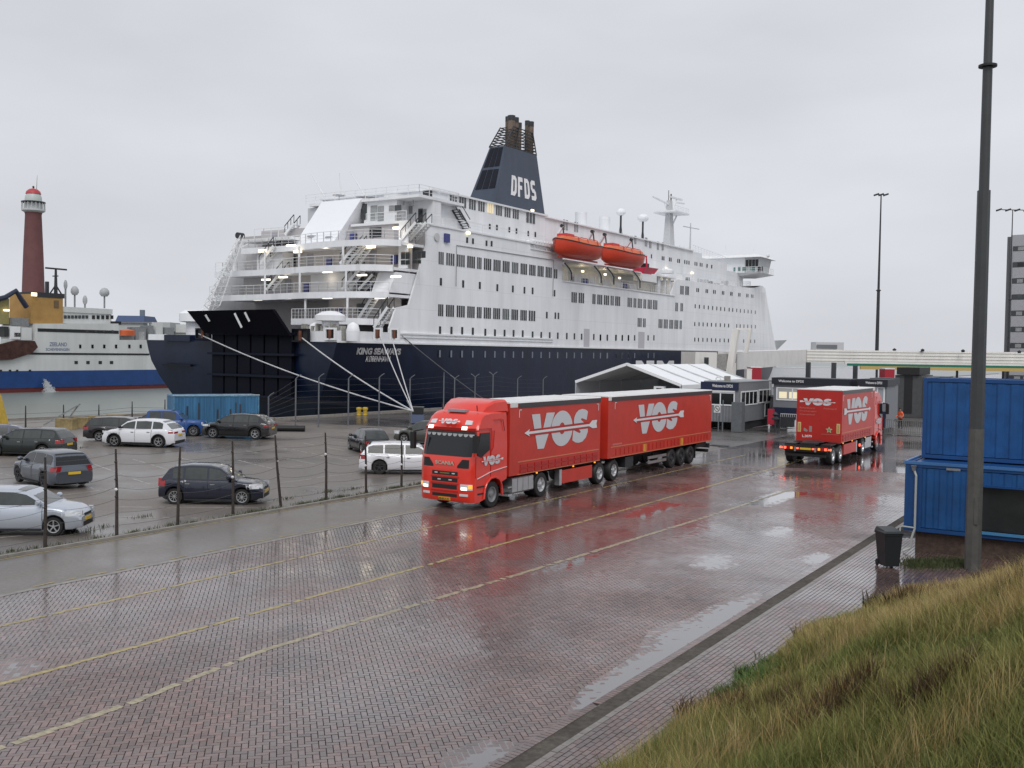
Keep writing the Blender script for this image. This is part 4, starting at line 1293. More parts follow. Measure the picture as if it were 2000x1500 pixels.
for (l, r, t, b) in [(783, 791, 492, 506), (792, 800, 492, 506), (783, 791, 508, 517), (792, 800, 508, 517), (806, 814, 491, 506), (815, 822, 491, 505), (823, 831, 490, 504), (806, 814, 508, 515), (815, 822, 508, 515)]:
    a_, b_ = SX(l, b, 10.3), SX(r, t, 10.3); mb = MB(); mb.box(a_[0], b_[0], 10.3, 10.34, a_[1], b_[1]); mb.build('window', GLASSD, ferry)
mb = MB(); a_ = SX(781, 520, 10.36); mb.box(a_[0] - .2, -.25, 10.36, 10.5, 14.3, 18.9); mb.build('screen_wall', WHITE, ferry)
mb = MB(); mb.box(p['tr'][0] - .6, -1, 11.2, 12.6, 19.0, 19.25); mb.build('balcony', WHITE2, ferry)
rail([(p['tr'][0] + 1.5, 11.25, 19.25), (-1.2, 11.25, 19.25)], 1.0, 1.2)
rail([(-16.4, 12.3, 22.0), (-.4, 12.3, 22.0)], 1.0, 1.4); rail([(-16.4, 19, 22.0), (-.4, 19, 22.0)], 1.0, 1.4); rail([(-.4, 12.3, 22.0), (-.4, 19, 22.0)], 1.0, 1.4)
rail([(-21.5, 9.5, 18.2), (-20, 9.5, 18.2), (-15.5, 8.5, 18.0)], 1.0, 1.2)
mb = MB(); mb.box(-23.0, -15, 8.8, 13.2, 17.75, 18.05); mb.build('upper_terrace', WHITE2, ferry)
for (px, py) in ((610, 400), (655, 380), (700, 383), (723, 385), (782, 384), (800, 386), (545, 470), (605, 460), (640, 462)):   # parasols/tables folded low
    y_ = 13 if py < 440 else 10
    q = SX(px, py, y_); mb = MB(); mb.lathe([(.04, q[1] - .8), (.04, q[1] - .05), (.7, q[1] - .05), (.75, q[1]), (.1, q[1] + .08)], (q[0], y_ + .6, 0), n=12); mb.build('deck_table', mat('table_grey', (.35, .35, .37), .5), ferry)
mb = MB(); a_, b_ = SX(750, 385, 13), SX(776, 378, 13); mb.box(a_[0], b_[0], 13, 15, a_[1], b_[1]); mb.build('roof_box', WHITE2, ferry)
mb = MB()
for (a_, b_) in (((608, 340), (634, 384)), ((663, 338), (666, 380)), ((684, 335), (712, 382))):
    q, r_ = SX(*a_, 14), SX(*b_, 14); mb = MB(); mb.cyl((r_[0], 14, r_[1]), (q[0], 14, q[1]), .07, .04, n=6); mb.build('flagpole', WHITE2, ferry)
# starboard end stair and screen by the deck house
p0, z0 = SS(891, 410, -.8); p1, z1 = SS(912, 446, -.8)
mb = MB()
for k in range(9):
    t = k / 8; mb.box(-1.3, -.4, p0 + (p1 - p0) * t - .12, p0 + (p1 - p0) * t + .12, z0 + (z1 - z0) * t - .02, z0 + (z1 - z0) * t + .03)
for x in (-1.3, -.4): mb.bar((x, p0, z0), (x, p1, z1), .08, .2); mb.bar((x, p0, z0 + .95), (x, p1, z1 + .95), .06, .06)
mb.build('stairway', DARK, ferry)
# SKY box sign, small things on the side
y, z = SS(865, 380, -1); mb = MB(); mb.box(-2.4, -1.2, 15.4, 15.5, 22.2, 22.9); mb.build('sign_box', DARK, ferry)
y, z = SS(852, 463, 0)
mb = MB(); mb.lathe([(.28, -.05), (.42, -.05), (.42, .05), (.28, .05)], (.1, y, z), 'X', 16); mb.build('lifebuoy', mat('buoy', (.55, .55, .55), .6), ferry)
y, z = SS(871, 465, 0); mb = MB(); mb.box(.02, .25, y - .4, y + .4, z - .45, z + .45); mb.build('locker', mat('locker_blue'), ferry)
# ---- liferafts in white canisters beside the wall top
for k in range(11):
    y = 34.2 + k * .62 
    for j in range(2):
        mb = MB(); mb.lathe([(.1, -.62), (.26, -.55), (.28, 0), (.26, .55), (.1, .62)], (-.7, y + j * .1, 18.85 + j * .5 - k * .0), 'X', 10); mb.build('liferaft_canister', WHITE, ferry, smooth=60)
# ---- gallery fittings: bulwark boxes and davit arms
LOCK = mat('locker_blue')
for (l, r, t, b, m_) in [(1138, 1149, 545, 555, LOCK), (1217, 1227, 555, 565, LOCK), (1121, 1136, 542, 554, WHITE2), (1150, 1165, 545, 556, WHITE2), (1178, 1192, 549, 560, WHITE2), (1201, 1216, 552, 563, WHITE2), (1229, 1243, 556, 568, WHITE2)]:
    a_ = SS(l, b, -.6); b_ = SS(r, t, -.6); mb = MB(); mb.box(-1.2, -.6, a_[0], b_[0], a_[1] - .3, b_[1]); mb.build('gallery_locker', m_, ferry)
def davit(pxs, x0=.0):
    """curved arm: px points of its dark slot"""
    mb_ = MB(); pts_ = []
    for k, (px, py, x) in enumerate(pxs):
        y, z = SS(px, py, x); pts_.append(Vector((x, y, z)))
    mb_.tube(pts_, .16, 8); o_ = mb_.build('davit', WHITE, ferry, smooth=50)
    mb_ = MB(); mb_.tube([p_ + Vector((.18, -.05, 0)) for p_ in pts_], .09, 6); mb_.build('davit_slot', BLACK, o_)
for dx, dy in ((1114, 547), (1172, 553), (1197, 556), (1248, 563)):
    davit([(dx, dy, .15), (dx, dy - 14, .15), (dx - 4, dy - 22, .5), (dx - 13, dy - 33, 1.0)])
for (a_, b_) in (((1078, 476), (1099, 441)), ((1150, 468), (1158, 452)), ((1172, 473), (1182, 458)), ((1222, 482), (1234, 468))):
    y0_, z0_ = SS(*a_, -.5); y1_, z1_ = SS(*b_, .9)
    mb = MB(); mb.bar((-.9, y0_, z0_ - .6), (.9, y1_, z1_), .22, .3); o = mb.build('davit_head', WHITE, ferry)
    mb = MB(); mb.bar((.9, y1_, z1_ + .1), (1.1, y1_ + .2, z1_ - 2.0), .12, .16); mb.cyl((.8, y1_ - .15, z1_), (.8, y1_ + .25, z1_), .22, n=10); mb.build('fall_block', DARK, o)
y0_, z0_ = SS(1268, 470, -3)
# recess end wall (curved cut)
mb = MB(); a_ = SS(1284, 553, -.2); 
for (l, r) in ((1284, 1289), (1297, 1300), (1306, 1309)):
    q = SS(l, 552, -.4); q2 = SS(r, 552, -.4); mb = MB(); mb.box(-.6, -.3, q[0], q2[0], 15.1, 17.6)
    mb.build('gallery_post', WHITE, ferry)
# ---- radomes, mast, bridge
def radome(px, top_, bot, base, r_, x=-8):
    y, zt = SS(px, top_, x); _, zb = SS(px, bot, x); _, z0_ = SS(px, base, x)
    mb_ = MB(); mb_.cyl((x, y, 23), (x, y, zb), .16, n=8)
    for a_ in (-1, 1): mb_.bar((x, y + a_ * .9, 23), (x, y, zb - .5), .05, .05)
    o_ = mb_.build('dome_stand', DARK, ferry)
    mb_ = MB(); mb_.lathe([(r_ * .6, zb), (r_, zb + .35), (r_ * 1.02, (zb + zt) / 2), (r_ * .98, zt - .5), (r_ * .7, zt - .12), (.05, zt)], (x, y, 0), n=20)
    mb_.build('satellite_dome', WHITE, o_, smooth=50)
radome(1213, 407, 421, 440, .72); radome(1256, 418, 433, 450, .88)
for (px, t, b, w_) in ((1135, 415, 424, 1.7), (1181, 424, 433, 1.6)):
    y, z = SS(px, t, -6); mb = MB(); mb.cyl((-6, y, 23.2), (-6, y, z), w_ / 2, n=14); mb.build('roof_vent', WHITE, ferry, smooth=50)
y, zt = SS(1308, 378, -10); ym = y
mb = MB()
mb.hexa([(-10.8, y - 1.0, 23), (-9.2, y - 1.0, 23), (-9.2, y + 1.1, 23), (-10.8, y + 1.1, 23)], [(-10.3, y - .5, zt - 1.2), (-9.7, y - .5, zt - 1.2), (-9.7, y + .5, zt - 1.2), (-10.3, y + .5, zt - 1.2)])
mast = mb.build('radar_mast', mat('mast_grey', (.52, .53, .54), .5, noise=.1), ferry)
_, zp = SS(1308, 416, -10)
mb = MB(); mb.box(-12.2, -7.8, y - 2.3, y + 3.6, zp - .12, zp + .12); mb.bar((-10, y + .8, zp - 2.6), (-10, y + 3.2, zp), .2, .2); mb.build('mast_platform', WHITE2, mast)
rail([(-7.9, y - 2.2, zp), (-7.9, y + 3.5, zp)], .9, 1.0, mast)
_, z1 = SS(1290, 391, -10); _, z2 = SS(1320, 388, -10); _, z3 = SS(1320, 397, -10)
mb = MB(); mb.bar((-10, y - 7.0, z1 + .2), (-10, y + .2, z1 - .3), .22, .22); mb.bar((-10, y, z2), (-10, y + 5.2, z2 + .1), .3, .3); mb.bar((-9.5, y + 2.0, z3), (-9.5, y + 5.0, z3 + .2), .2, .25)
mb.bar((-10, y + 1.0, zp), (-10, y + 3, z2), .15, .15); mb.bar((-10, y - 1.0, zp), (-10, y - 2.2, z1), .1, .1); mb.build('radar_scanner', WHITE2, mast)
mb = MB(); mb.cyl((-10, y - .4, zt - 1.2), (-10, y - .4, zt + .5), .06, n=6); mb.cyl((-10, y + .6, zt - 1.2), (-10, y + .6, zt), .12, n=6); mb.build('mast_tip', DARK, mast)
y, zt = SS(1349, 436, -9)
mb = MB(); mb.cyl((-9, y, 23), (-9, y, zt), .2, .1, n=8); _, z1 = SS(1349, 446, -9)
mb.bar((-9, y - 3.2, z1), (-9, y + 3.8, z1 + .25), .14, .14)
for k in range(6): mb.bar((-9, y - 4.5 + k * .9, 23), (-9, y - 4.5 + k * .9, 25.2 - .2 * (k % 2)), .06, .06)
mb.build('signal_mast', mat('mast_grey'), ferry)
# wheelhouse block with the wing reaching over the side
mb = MB()
mb.box(-25.5, -3.2, 103, 112, 18.0, 21.2); mb.box(-27.0, -2.4, 110.6, 118, 21.1, 24.0)
wh = mb.build('wheelhouse', WHITE, ferry)
mb = MB(); mb.hexa([(-27, 109.6, 24.0), (1.0, 109.6, 24.0), (.7, 119, 24.0), (-27, 119, 24.0)], [(-26, 110, 24.7), (.2, 110, 24.5), (0, 118, 24.5), (-26, 118, 24.7)]); mb.build('wheelhouse_roof', WHITE2, wh)
mb = MB(); mb.hexa([(-9, 109.8, 20.8), (-2.6, 109.8, 20.6), (-2.6, 117, 20.6), (-9, 117, 20.8)], [(-9, 109.2, 21.15), (1.1, 109.2, 21.15), (.9, 117.5, 21.15), (-9, 117.5, 21.15)]); mb.build('wing_deck', WHITE2, wh)
rail([(-7.5, 109.3, 21.15), (1.0, 109.3, 21.15), (.8, 117, 21.15)], 1.05, .8, wh)
for (l, r, t, b) in [(1432, 1436, 522, 530), (1441, 1446, 521, 529), (1449, 1459, 521, 529), (1465, 1475, 521, 529), (1480, 1490, 520, 530)]:
    a_, b_ = SX(l, b, 110.5), SX(r, t, 110.5); mb = MB(); mb.box(a_[0], b_[0], 110.5, 110.6, a_[1], b_[1]); mb.build('window', mat('teal_glass', (.10, .19, .18), .2) if l < 1479 else GLASSD, wh)
mb = MB(); mb.hexa([(-2.4, 110.6, 21.15), (0, 110.6, 21.15), (-.2, 117, 21.15), (-2.4, 117, 21.15)], [(-2.4, 110.6, 24.0), (.6, 110.6, 24.0), (.4, 117, 24.0), (-2.4, 117, 24.0)]); mb.build('wing_cab', mat('wing_grey', (.45, .47, .48), .4), wh)
for k in range(4): mb = MB(); mb.box(-2.2 + k * .62, -1.72 + k * .62, 110.5, 110.58, 22.3, 23.6); mb.build('window', GLASSD, wh)
mb = MB(); mb.bar((-9.6, 109.9, 18), (-7.5, 109.9, 20.9), .3, .3); mb.bar((-8.4, 109.9, 18), (-10.2, 109.9, 21), .25, .25); mb.build('wing_strut', WHITE2, wh)
for k, (px, t) in enumerate([(1418, 478), (1439, 492), (1450, 489), (1472, 486), (1487, 500)]):
    q = SX(px, t, 113); mb = MB(); mb.cyl((q[0], 113, 24.3), (q[0], 113, q[1]), .05, n=5); mb.build('aerial', WHITE2, wh)
q = SX(1500, 497, 113); mb = MB(); mb.cyl((q[0], 113, 24.4), (q[0], 113, q[1] - .3), .08, n=6); mb.lathe([(.1, -.4), (.35, -.1), (.3, .25), (.05, .4)], (q[0], 113, q[1] - .2), n=12); mb.build('aerial', WHITE2, wh)
# small clutter on the forward promenade
for k in range(16):
    y = 80 + k * 2.4; mb = MB(); w_ = random.uniform(.4, 1.3); mb.box(-2.2 - (y > 98) * (y - 98) * .12, -1.2 - (y > 98) * (y - 98) * .12, y, y + w_, 17.5, 18.5 + random.uniform(-.3, .5)); mb.build('deck_locker', random.choice([WHITE2, STEEL, mat('mast_grey')]), ferry)
y, z = SS(1303, 525, -1.4); mb = MB(); mb.lathe([(1.0, z - .7), (1.05, z - .3), (.6, z), (.05, z + .1)], (-1.4, y, 0), n=16); mb.build('ventilator', WHITE, ferry, smooth=50)
# port side lattice boom
pa, pb = SX(470, 462, 6.5), SX(409, 604, 4.0)
A_ = Vector((pa[0], 6.5, pa[1])); B_ = Vector((pb[0], 4.0, pb[1]))
side_ = Vector((.62, 0, .32)); dep = Vector((0, .8, 0))
mb = MB()
cs = [-side_ * .45 - dep * .5, side_ * .6 - dep * .5, -side_ * .45 + dep * .5, side_ * .6 + dep * .5]
wide = 1.9
n = 11
for c_ in cs: mb.bar(A_ + c_ * .6, B_ + c_ * wide, .10, .10)
for k in range(n):
    t0_, t1_ = k / n, (k + 1) / n
    f0 = .6 + (wide - .6) * t0_; f1 = .6 + (wide - .6) * t1_
    P0 = A_.lerp(B_, t0_); P1 = A_.lerp(B_, t1_)
    for a_, b_ in ((0, 1), (2, 3), (0, 2), (1, 3)):
        mb.bar(P0 + cs[a_] * f0, P1 + cs[b_] * f1, .06, .06); mb.bar(P1 + cs[a_] * f1, P1 + cs[b_] * f1, .06, .06)
boom = mb.build('lattice_boom', WHITE2, ferry)
mb = MB(); mb.cyl(A_ + Vector((-.1, -.4, .1)), A_ + Vector((-.1, .4, .1)), .33, n=12); mb.build('boom_sheave', DARK, boom)

# ================================================================ LIFEBOATS (hang on the ferry: things of their own)
def lifeboat(y0, y1, label, group):
    L_ = y1 - y0
    o_ = thing('lifeboat', label, 'lifeboat', FO, -DA, group)
    cx, zk = 1.5, 17.75
    mb_ = MB(); rows_ = []
    n = 18
    for k in range(n + 1):
        t = k / n; y = y0 + L_ * t
        e_ = abs(2 * t - 1); b = 1.75 * (1 - e_ ** 3.0) ** .8 + .04
        keel = zk + .55 * e_ ** 4 + .10 * t; sheer = zk + 1.75 + .38 * e_ ** 2
        yy2 = y + (0)
        rows_.append([Vector((cx - b, yy2, sheer)), Vector((cx - b * .98, yy2, sheer - .5)), Vector((cx - b * .82, yy2, keel + .55)), Vector((cx - b * .42, yy2, keel + .15)), Vector((cx, yy2, keel)),
                      Vector((cx + b * .42, yy2, keel + .15)), Vector((cx + b * .82, yy2, keel + .55)), Vector((cx + b * .98, yy2, sheer - .5)), Vector((cx + b, yy2, sheer))])
    mb_.grid(rows_)
    fix_normals(mb_.build('hull', ORANGE, o_, smooth=50))
    mb_ = MB()
    for r0, r1 in zip(rows_[:-1], rows_[1:]):
        mb_.bar(r0[8], r1[8], .09, .12); mb_.bar(r0[0], r1[0], .09, .12)
    mb_.build('gunwale', BLACK, o_)
    mb_ = MB(); rows2 = []
    for k in range(13):
        t = .05 + .9 * k / 12; y = y0 + L_ * t
        e_ = abs(2 * t - 1); b = (1.75 * (1 - e_ ** 3.0) ** .8) * .9
        h_ = .55 * (1 - e_ ** 4) + (.28 if .12 < t < .88 else 0)
        zs_ = zk + 1.75 + .3 * e_ ** 2
        rows2.append([Vector((cx - b, y, zs_)), Vector((cx - b * .8, y, zs_ + h_ * .75)), Vector((cx - b * .3, y, zs_ + h_)), Vector((cx + b * .3, y, zs_ + h_)), Vector((cx + b * .8, y, zs_ + h_ * .75)), Vector((cx + b, y, zs_))])
    mb_.grid(rows2)
    fix_normals(mb_.build('canopy', mat('canopy_orange', (.70, .16, .06), .5, noise=.08), o_, smooth=30))
    mb_ = MB()
    for t in (.3, .5, .72): 
        y = y0 + L_ * t; mb_.tube([(cx + 1.5, y, zk + 1.75), (cx + 1.3, y, zk + 2.5), (cx + .4, y, zk + 2.72), (cx - 1.3, y, zk + 2.5)], .06, 6)
    mb_.build('canopy_rib', mat('rib_orange', (.55, .07, .03), .5), o_)
    mb_ = MB(); mb_.box(cx - .7, cx + .7, y0 + L_ * .14, y0 + L_ * .3, zk + 2.2, zk + 2.85); mb_.build('steering_hood', mat('hood_red', (.6, .05, .05), .45), o_)
    mb_ = MB(); mb_.bar((cx, y0 + .8, zk - .02), (cx, y1 - .8, zk + .05), .14, .2); mb_.build('keel', mat('keel_red', (.4, .04, .03), .5), o_)
    return o_
lifeboat(36.2, 47.7, 'left hand orange lifeboat hanging on the ferry side, with a dark grey bow cover', 'orange lifeboats hung in davits')
lifeboat(48.2, 60.0, 'right hand orange lifeboat hanging on the ferry side, next to the small red rescue boat', 'orange lifeboats hung in davits')
mb = MB()
rb = thing('rescue_boat', 'small red rescue boat with an arched frame on the ferry deck beside the lifeboats', 'rescue boat', FO, -DA)
y0_, z0_ = SS(1252, 532, .2); y1_, z1_ = SS(1285, 532, .2)
mb.hexa([(-.8, y0_, z0_ - .1), (.6, y0_, z0_ - .1), (.2, y1_ - 1.5, z0_ - .1), (-.4, y1_ - 1.5, z0_ - .1)], [(-1.2, y0_ - .1, z0_ + .75), (1.0, y0_ - .1, z0_ + .75), (.3, y1_, z0_ + .95), (-.5, y1_, z0_ + .95)])
mb.build('hull', mat('rescue_red', (.55, .02, .06), .4), rb)
mb = MB(); mb.tube([(-1.0, y0_ + .6, z0_ + .7), (-1.0, y0_ + .4, z0_ + 2.3), (.8, y0_ + .4, z0_ + 2.3), (.8, y0_ + .6, z0_ + .7)], .14, 8); mb.build('roll_frame', mat('rescue_red'), rb)
mb = MB(); mb.box(-.5, .4, y0_ + 1.2, y0_ + 2.2, z0_ + .7, z0_ + 1.4); mb.build('console', BLACK, rb)
mb = MB(); mb.box(-.9, .5, y0_ - .2, y1_ - 1, z0_ - 1.2, z0_ - .15); mb.build('cradle', WHITE2, rb)
# a person at the promenade rail
# mooring ropes
BOL = G(806, 803)
def rope(name_lab, p0, p1, r_, m, sag=.6):
    mb_ = MB(); p0 = Vector(p0); p1 = Vector(p1); pts_ = []
    for k in range(13):
        t = k / 12; q = p0.lerp(p1, t); q.z -= sag * 4 * t * (1 - t); pts_.append(q)
    mb_.tube(pts_, r_, 6); return tag(mb_.build('mooring_rope', m), name_lab, 'rope', 'mooring ropes from the ferry to the quay')
ROPEW = mat('rope_white', (.55, .55, .56), .8, noise=.2); ROPEB = mat('rope_blue', (.25, .30, .50), .8)
def W_(px, py, y): 
    x, z = SX(px, py, y); q = FO + FN * x + FU * y; return (q.x, q.y, z)
e1 = hit(807, 803, (0, 0, 1), 1.25)
rope('longest white mooring rope, from the fairlead left of the stern door to the quay', W_(388, 652, -.6), e1, .06, ROPEW, .5)
rope('white mooring rope from the fairlead right of the stern door to the quay bollard', W_(590, 660, -.4), e1, .06, ROPEW, .3)
rope('steep mooring rope left of its twin, below the ferry name', W_(742, 655, -.2), e1, .045, ROPEW, .2)
rope('steepest mooring rope hanging under the end of the ferry name', W_(764, 655, -.2), e1, .045, ROPEW, .15)
yy0, zz0 = SS(785, 656, 0); q = FO + FU * yy0; 
rope('thin dark mooring rope running right from the ferry towards the truck cab', (q.x, q.y, zz0), hit(960, 790, (0, 0, 1), .3), .05, mat('rope_grey', (.14, .14, .15), .8), .2)
# ================================================================ TRUCKS
V_P = [(-2.6, .74), (-1.93, .74), (-1.79, .07), (-1.68, .06), (-1.39, .76), (-.68, .75), (-1.17, -.1), (-1.57, -.73), (-2.09, -.72)]
O_P = [(.95 * math.cos(2 * math.pi * k / 28) - .02, .77 * math.sin(2 * math.pi * k / 28) + .03) for k in range(28)]
O_H = [(.25 * math.cos(2 * math.pi * k / 16) - .02, .26 * math.sin(2 * math.pi * k / 16) + .03) for k in range(16)]
S_P = [(2.36, .67), (2.11, .76), (1.81, .8), (1.48, .76), (1.23, .64), (1.07, .46), (1.04, .25), (1.12, .09), (1.32, -.04), (1.61, -.15), (1.7, -.22), (1.61, -.27), (1.37, -.22), (1.11, -.13),
       (.99, -.12), (.92, -.55), (1.2, -.66), (1.49, -.7), (1.86, -.67), (2.19, -.51), (2.36, -.28), (2.39, -.06), (2.24, .07), (1.98, .19), (1.69, .32), (1.76, .39), (2.01, .34), (2.24, .29)]
A_P = [(-3.2, .01), (-2.76, .15), (-2.83, .05), (2.51, .09), (2.77, .24), (3.26, .24), (3.19, .07), (3.26, -.12), (2.82, -.12), (2.47, -.01), (-2.83, -.05), (-2.75, -.15)]
A_B = [(-2.9, .13), (2.45, .19), (2.45, -.10), (-2.9, -.14)]
def fill2d(polys):
    cu = bpy.data.curves.new('l', 'CURVE'); cu.dimensions = '2D'; cu.fill_mode = 'BOTH'
    for poly in polys:
        sp = cu.splines.new('POLY'); sp.points.add(len(poly) - 1)
        for q_, (a_, b_) in zip(sp.points, poly): q_.co = (a_, b_, 0, 1)
        sp.use_cyclic_u = True
    ob = bpy.data.objects.new('l', cu); COL.objects.link(ob)
    dg = bpy.context.evaluated_depsgraph_get()
    me_ = bpy.data.meshes.new_from_object(ob.evaluated_get(dg))
    vs = [(p.co.x, p.co.y) for p in me_.vertices]; fs = [tuple(p.vertices) for p in me_.polygons]
    bpy.data.objects.remove(ob); bpy.data.curves.remove(cu); bpy.data.meshes.remove(me_)
    return vs, fs
LOGO = {'V': fill2d([V_P]), 'O': fill2d([O_P, O_H]), 'S': fill2d([S_P]), 'arrow': fill2d([A_P]), 'arrow_border': fill2d([A_B])}
def put_logo(parent, org, ux, uz, s, sv=None, flip=False, off=.006, red=None):
    """VOS with the arrow; org = centre; ux reading direction; flip turns the arrow round"""
    org = Vector(org); ux = Vector(ux).normalized(); uz = Vector(uz).normalized(); nn = ux.cross(uz)
    sv = sv or s
    for key, z_, m_ in (('V', 0, DECALG), ('O', 0, DECALG), ('S', 0, DECALG), ('arrow_border', off, red or REDD), ('arrow', off * 2, DECAL)):
        vs, fs = LOGO[key]
        fl = -1 if (flip and key.startswith('arrow')) else 1
        pts_ = [org + ux * (a_ * s * fl) + uz * (b_ * sv) + nn * (z_ + off) for a_, b_ in vs]
        mesh_obj('logo_' + (key.lower() + '_letter' if len(key) == 1 else key), pts_, fs, m_, parent)
def wheel(parent, x, y, r=.5, w_=.32, side=1, rim=STEEL, tyre='wheel', hub=True):
    """x = outer face"""
    mb_ = MB(); s_ = side
    mb_.lathe([(r * .56, x - s_ * w_), (r * .92, x - s_ * w_), (r, x - s_ * w_ * .88), (r, x - s_ * w_ * .12), (r * .93, x), (r * .60, x - s_ * .0), (r * .56, x - s_ * .05), (r * .3, x - s_ * .12)], (0, y, r), 'X', 26)
    o_ = mb_.build('wheel', BLACK, parent, smooth=40)
    mb_ = MB()
    mb_.lathe([(r * .57, x - s_ * .06), (r * .58, x + s_ * .004), (r * .50, x - s_ * .01), (r * .44, x - s_ * .11), (r * .26, x - s_ * .10), (r * .22, x - s_ * .02), (.05, x)], (0, y, r), 'X', 26)
    mb_.build('rim', rim, o_, smooth=30)
    mb_ = MB()
    for k in range(10):
        t = 2 * math.pi * k / 10; mb_.cyl((x - s_ * .10, y + math.cos(t) * r * .35, r + math.sin(t) * r * .35), (x - s_ * .065, y + math.cos(t) * r * .35, r + math.sin(t) * r * .35), .022, n=6)
    on = mb_.build('wheel_nuts', DARK, o_); on['kind'] = 'stuff'
    return o_
def make_tractor(T, vis=1):
    """local frame: X lateral, Y back from the front bumper, Z up; vis = side that faces the viewer (+1/-1)"""
    # cab: profile stations swept across the width
    prof = [(2.45, 1.05), (2.10, .95), (2.08, .80), (2.0, .9), (1.85, 1.06), (1.6, 1.16), (1.4, 1.17), (1.15, 1.1), (.97, .95), (.88, .75), (.84, .38), (.30, .30), (.05, .32), (.0, .42), (-.02, .9), (.0, 1.5), (.03, 1.98), (.06, 2.05),
            (.24, 2.62), (.36, 3.02), (.30, 3.06), (.34, 3.16), (.45, 3.35), (.66, 3.60), (.95, 3.74), (1.4, 3.78), (2.42, 3.78), (2.45, 3.7), (2.45, 2.4)]
    HW = 1.25
    def surf(x, y, z):
        a = abs(x) / HW
        yo = .20 * a ** 7
        y2 = max(y, 0) if False else y
        if y < .7: y2 = y + yo * (1 - y / .9)
        z2 = z - (.12 * a ** 8 if z > 3.3 else 0)
        return Vector((x * (1 - (.045 if z > 3.0 else 0) * min(1, (z - 3.0) / .6 if z > 3 else 0)), y2, z2))
    xs = [-1.25, -1.24, -1.2, -1.12, -1.0, -.7, -.35, 0, .35, .7, 1.0, 1.12, 1.2, 1.24, 1.25]
    mb_ = MB()
    rows_ = [[surf(x, y, z) for x in xs] for y, z in prof]
    rows_.append(rows_[0])
    mb_.grid(rows_)
    for sgn in (0, -1):
        pts_ = [r_[sgn] for r_ in rows_[:-1]]
        # side wall: triangulate as polygon
        n0 = len(mb_.v); mb_.add(pts_, [tuple(range(len(pts_)))])
    cab = mb_.build('cab', REDP, T, smooth=32)
    fix_normals(cab)
    def fpatch(name, x0, x1, z0, z1, m_, off=.015, th=.03, par=None, nz=4, nx=6, trim=None):
        """panel lying on the front surface"""
        pr = prof[12:24]
        zs_ = [p_[1] for p_ in pr]; ys_ = [p_[0] for p_ in pr]
        zs2 = []; ys2 = []
        for a_, b_ in zip(zs_, ys_):
            if not zs2 or a_ > zs2[-1]: zs2.append(a_); ys2.append(b_)
        rows2 = []
        for k in range(nz + 1):
            z = z0 + (z1 - z0) * k / nz
            xa, xb = (x0, x1) if trim is None else trim(z)
            rows2.append([surf(xa + (xb - xa) * j / nx, float(np.interp(z, zs2, ys2)), z) + Vector((0, -off, 0)) for j in range(nx + 1)])
        m2 = MB(); m2.grid(rows2)
        back = [[p_ + Vector((0, th, 0)) for p_ in r_] for r_ in rows2]
        m2.grid([[rows2[0][j] for j in range(nx + 1)], [back[0][j] for j in range(nx + 1)]]); m2.grid([[rows2[-1][j] for j in range(nx + 1)], [back[-1][j] for j in range(nx + 1)]])
        m2.grid([[r_[0] for r_ in rows2], [r_[0] for r_ in back]]); m2.grid([[r_[-1] for r_ in rows2], [r_[-1] for r_ in back]])
        return fix_normals(m2.build(name, m_, par or cab))
    ws = fpatch('windscreen', -1.13, 1.13, 2.06, 2.98, GLASSD, .012, nx=14, nz=5)
    # scalloped fringe behind the glass edge, stickers
    for k in range(9):
        x = -1.0 + k * .25; mb_ = MB()
        pts2 = [(x + .11 * math.cos(t) , 2.90 - .11 * math.sin(t)) for t in np.linspace(0, math.pi, 7)]
        v_ = [surf(a_, .06 + .30 * (b_ - 2.05) / .97, b_) + Vector((0, -.022, 0)) for a_, b_ in pts2]
        mb_.add(v_, [tuple(range(len(v_)))]); mb_.build('fringe', mat('fringe_grey', (.35, .36, .37), .7), ws)
    fpatch('sun_visor', -1.16, 1.16, 3.02, 3.13, REDD, .10, .12, nx=12, nz=1)
    for x0 in (-.98, .62): fpatch('visor_lamp', x0, x0 + .22, 3.07, 3.19, HEADON, .13, .05, nx=2, nz=1)
    for x0, s_ in ((-1.05, 1), (.66, 1)): fpatch('roof_lamp', x0, x0 + .30, 3.26, 3.42, CLEARL, .03, .05, nx=2, nz=2)
    # grille
    for (z0, z1, hw) in ((1.32, 1.47, .60), (1.07, 1.22, .60), (.80, .96, .58), (.50, .62, .58)):
        fpatch('grille_slot', -hw, hw, z0, z1, BLACK, .006, .02)
        
    fpatch('grille_bar', -.64, .64, 1.24, 1.29, REDD, .03, .04, nz=1); fpatch('grille_bar', -.64, .64, .99, 1.04, REDD, .03, .04, nz=1); fpatch('grille_bar', -.62, .62, .70, .75, REDD, .03, .04, nz=1)
    for (a_, b_) in ((-.47, -.34), (.34, .47)): fpatch('grille_lamp', a_, b_, 1.38, 1.42, CLEARL, .02, .02, nz=1, nx=1)
    fpatch('grille_badge', -.22, .22, 1.375, 1.42, mat('dull_gold', (.18, .15, .05), .4), .02, .02, nz=1, nx=1)
    for (a_, b_) in ((-.32, -.18), (.2, .34)): fpatch('grille_lamp', a_, b_, 1.13, 1.17, CLEARL, .02, .02, nz=1, nx=1)
    fpatch('air_inlet', -1.06, -.56, 1.62, 1.95, BLACK, .006, .02, trim=lambda z: (-1.06, -.56 - .22 * max(0, (z - 1.70) / .25)))
    fpatch('air_inlet', .56, 1.06, 1.62, 1.95, BLACK, .006, .02, trim=lambda z: (.56 + .22 * max(0, (z - 1.70) / .25), 1.06))
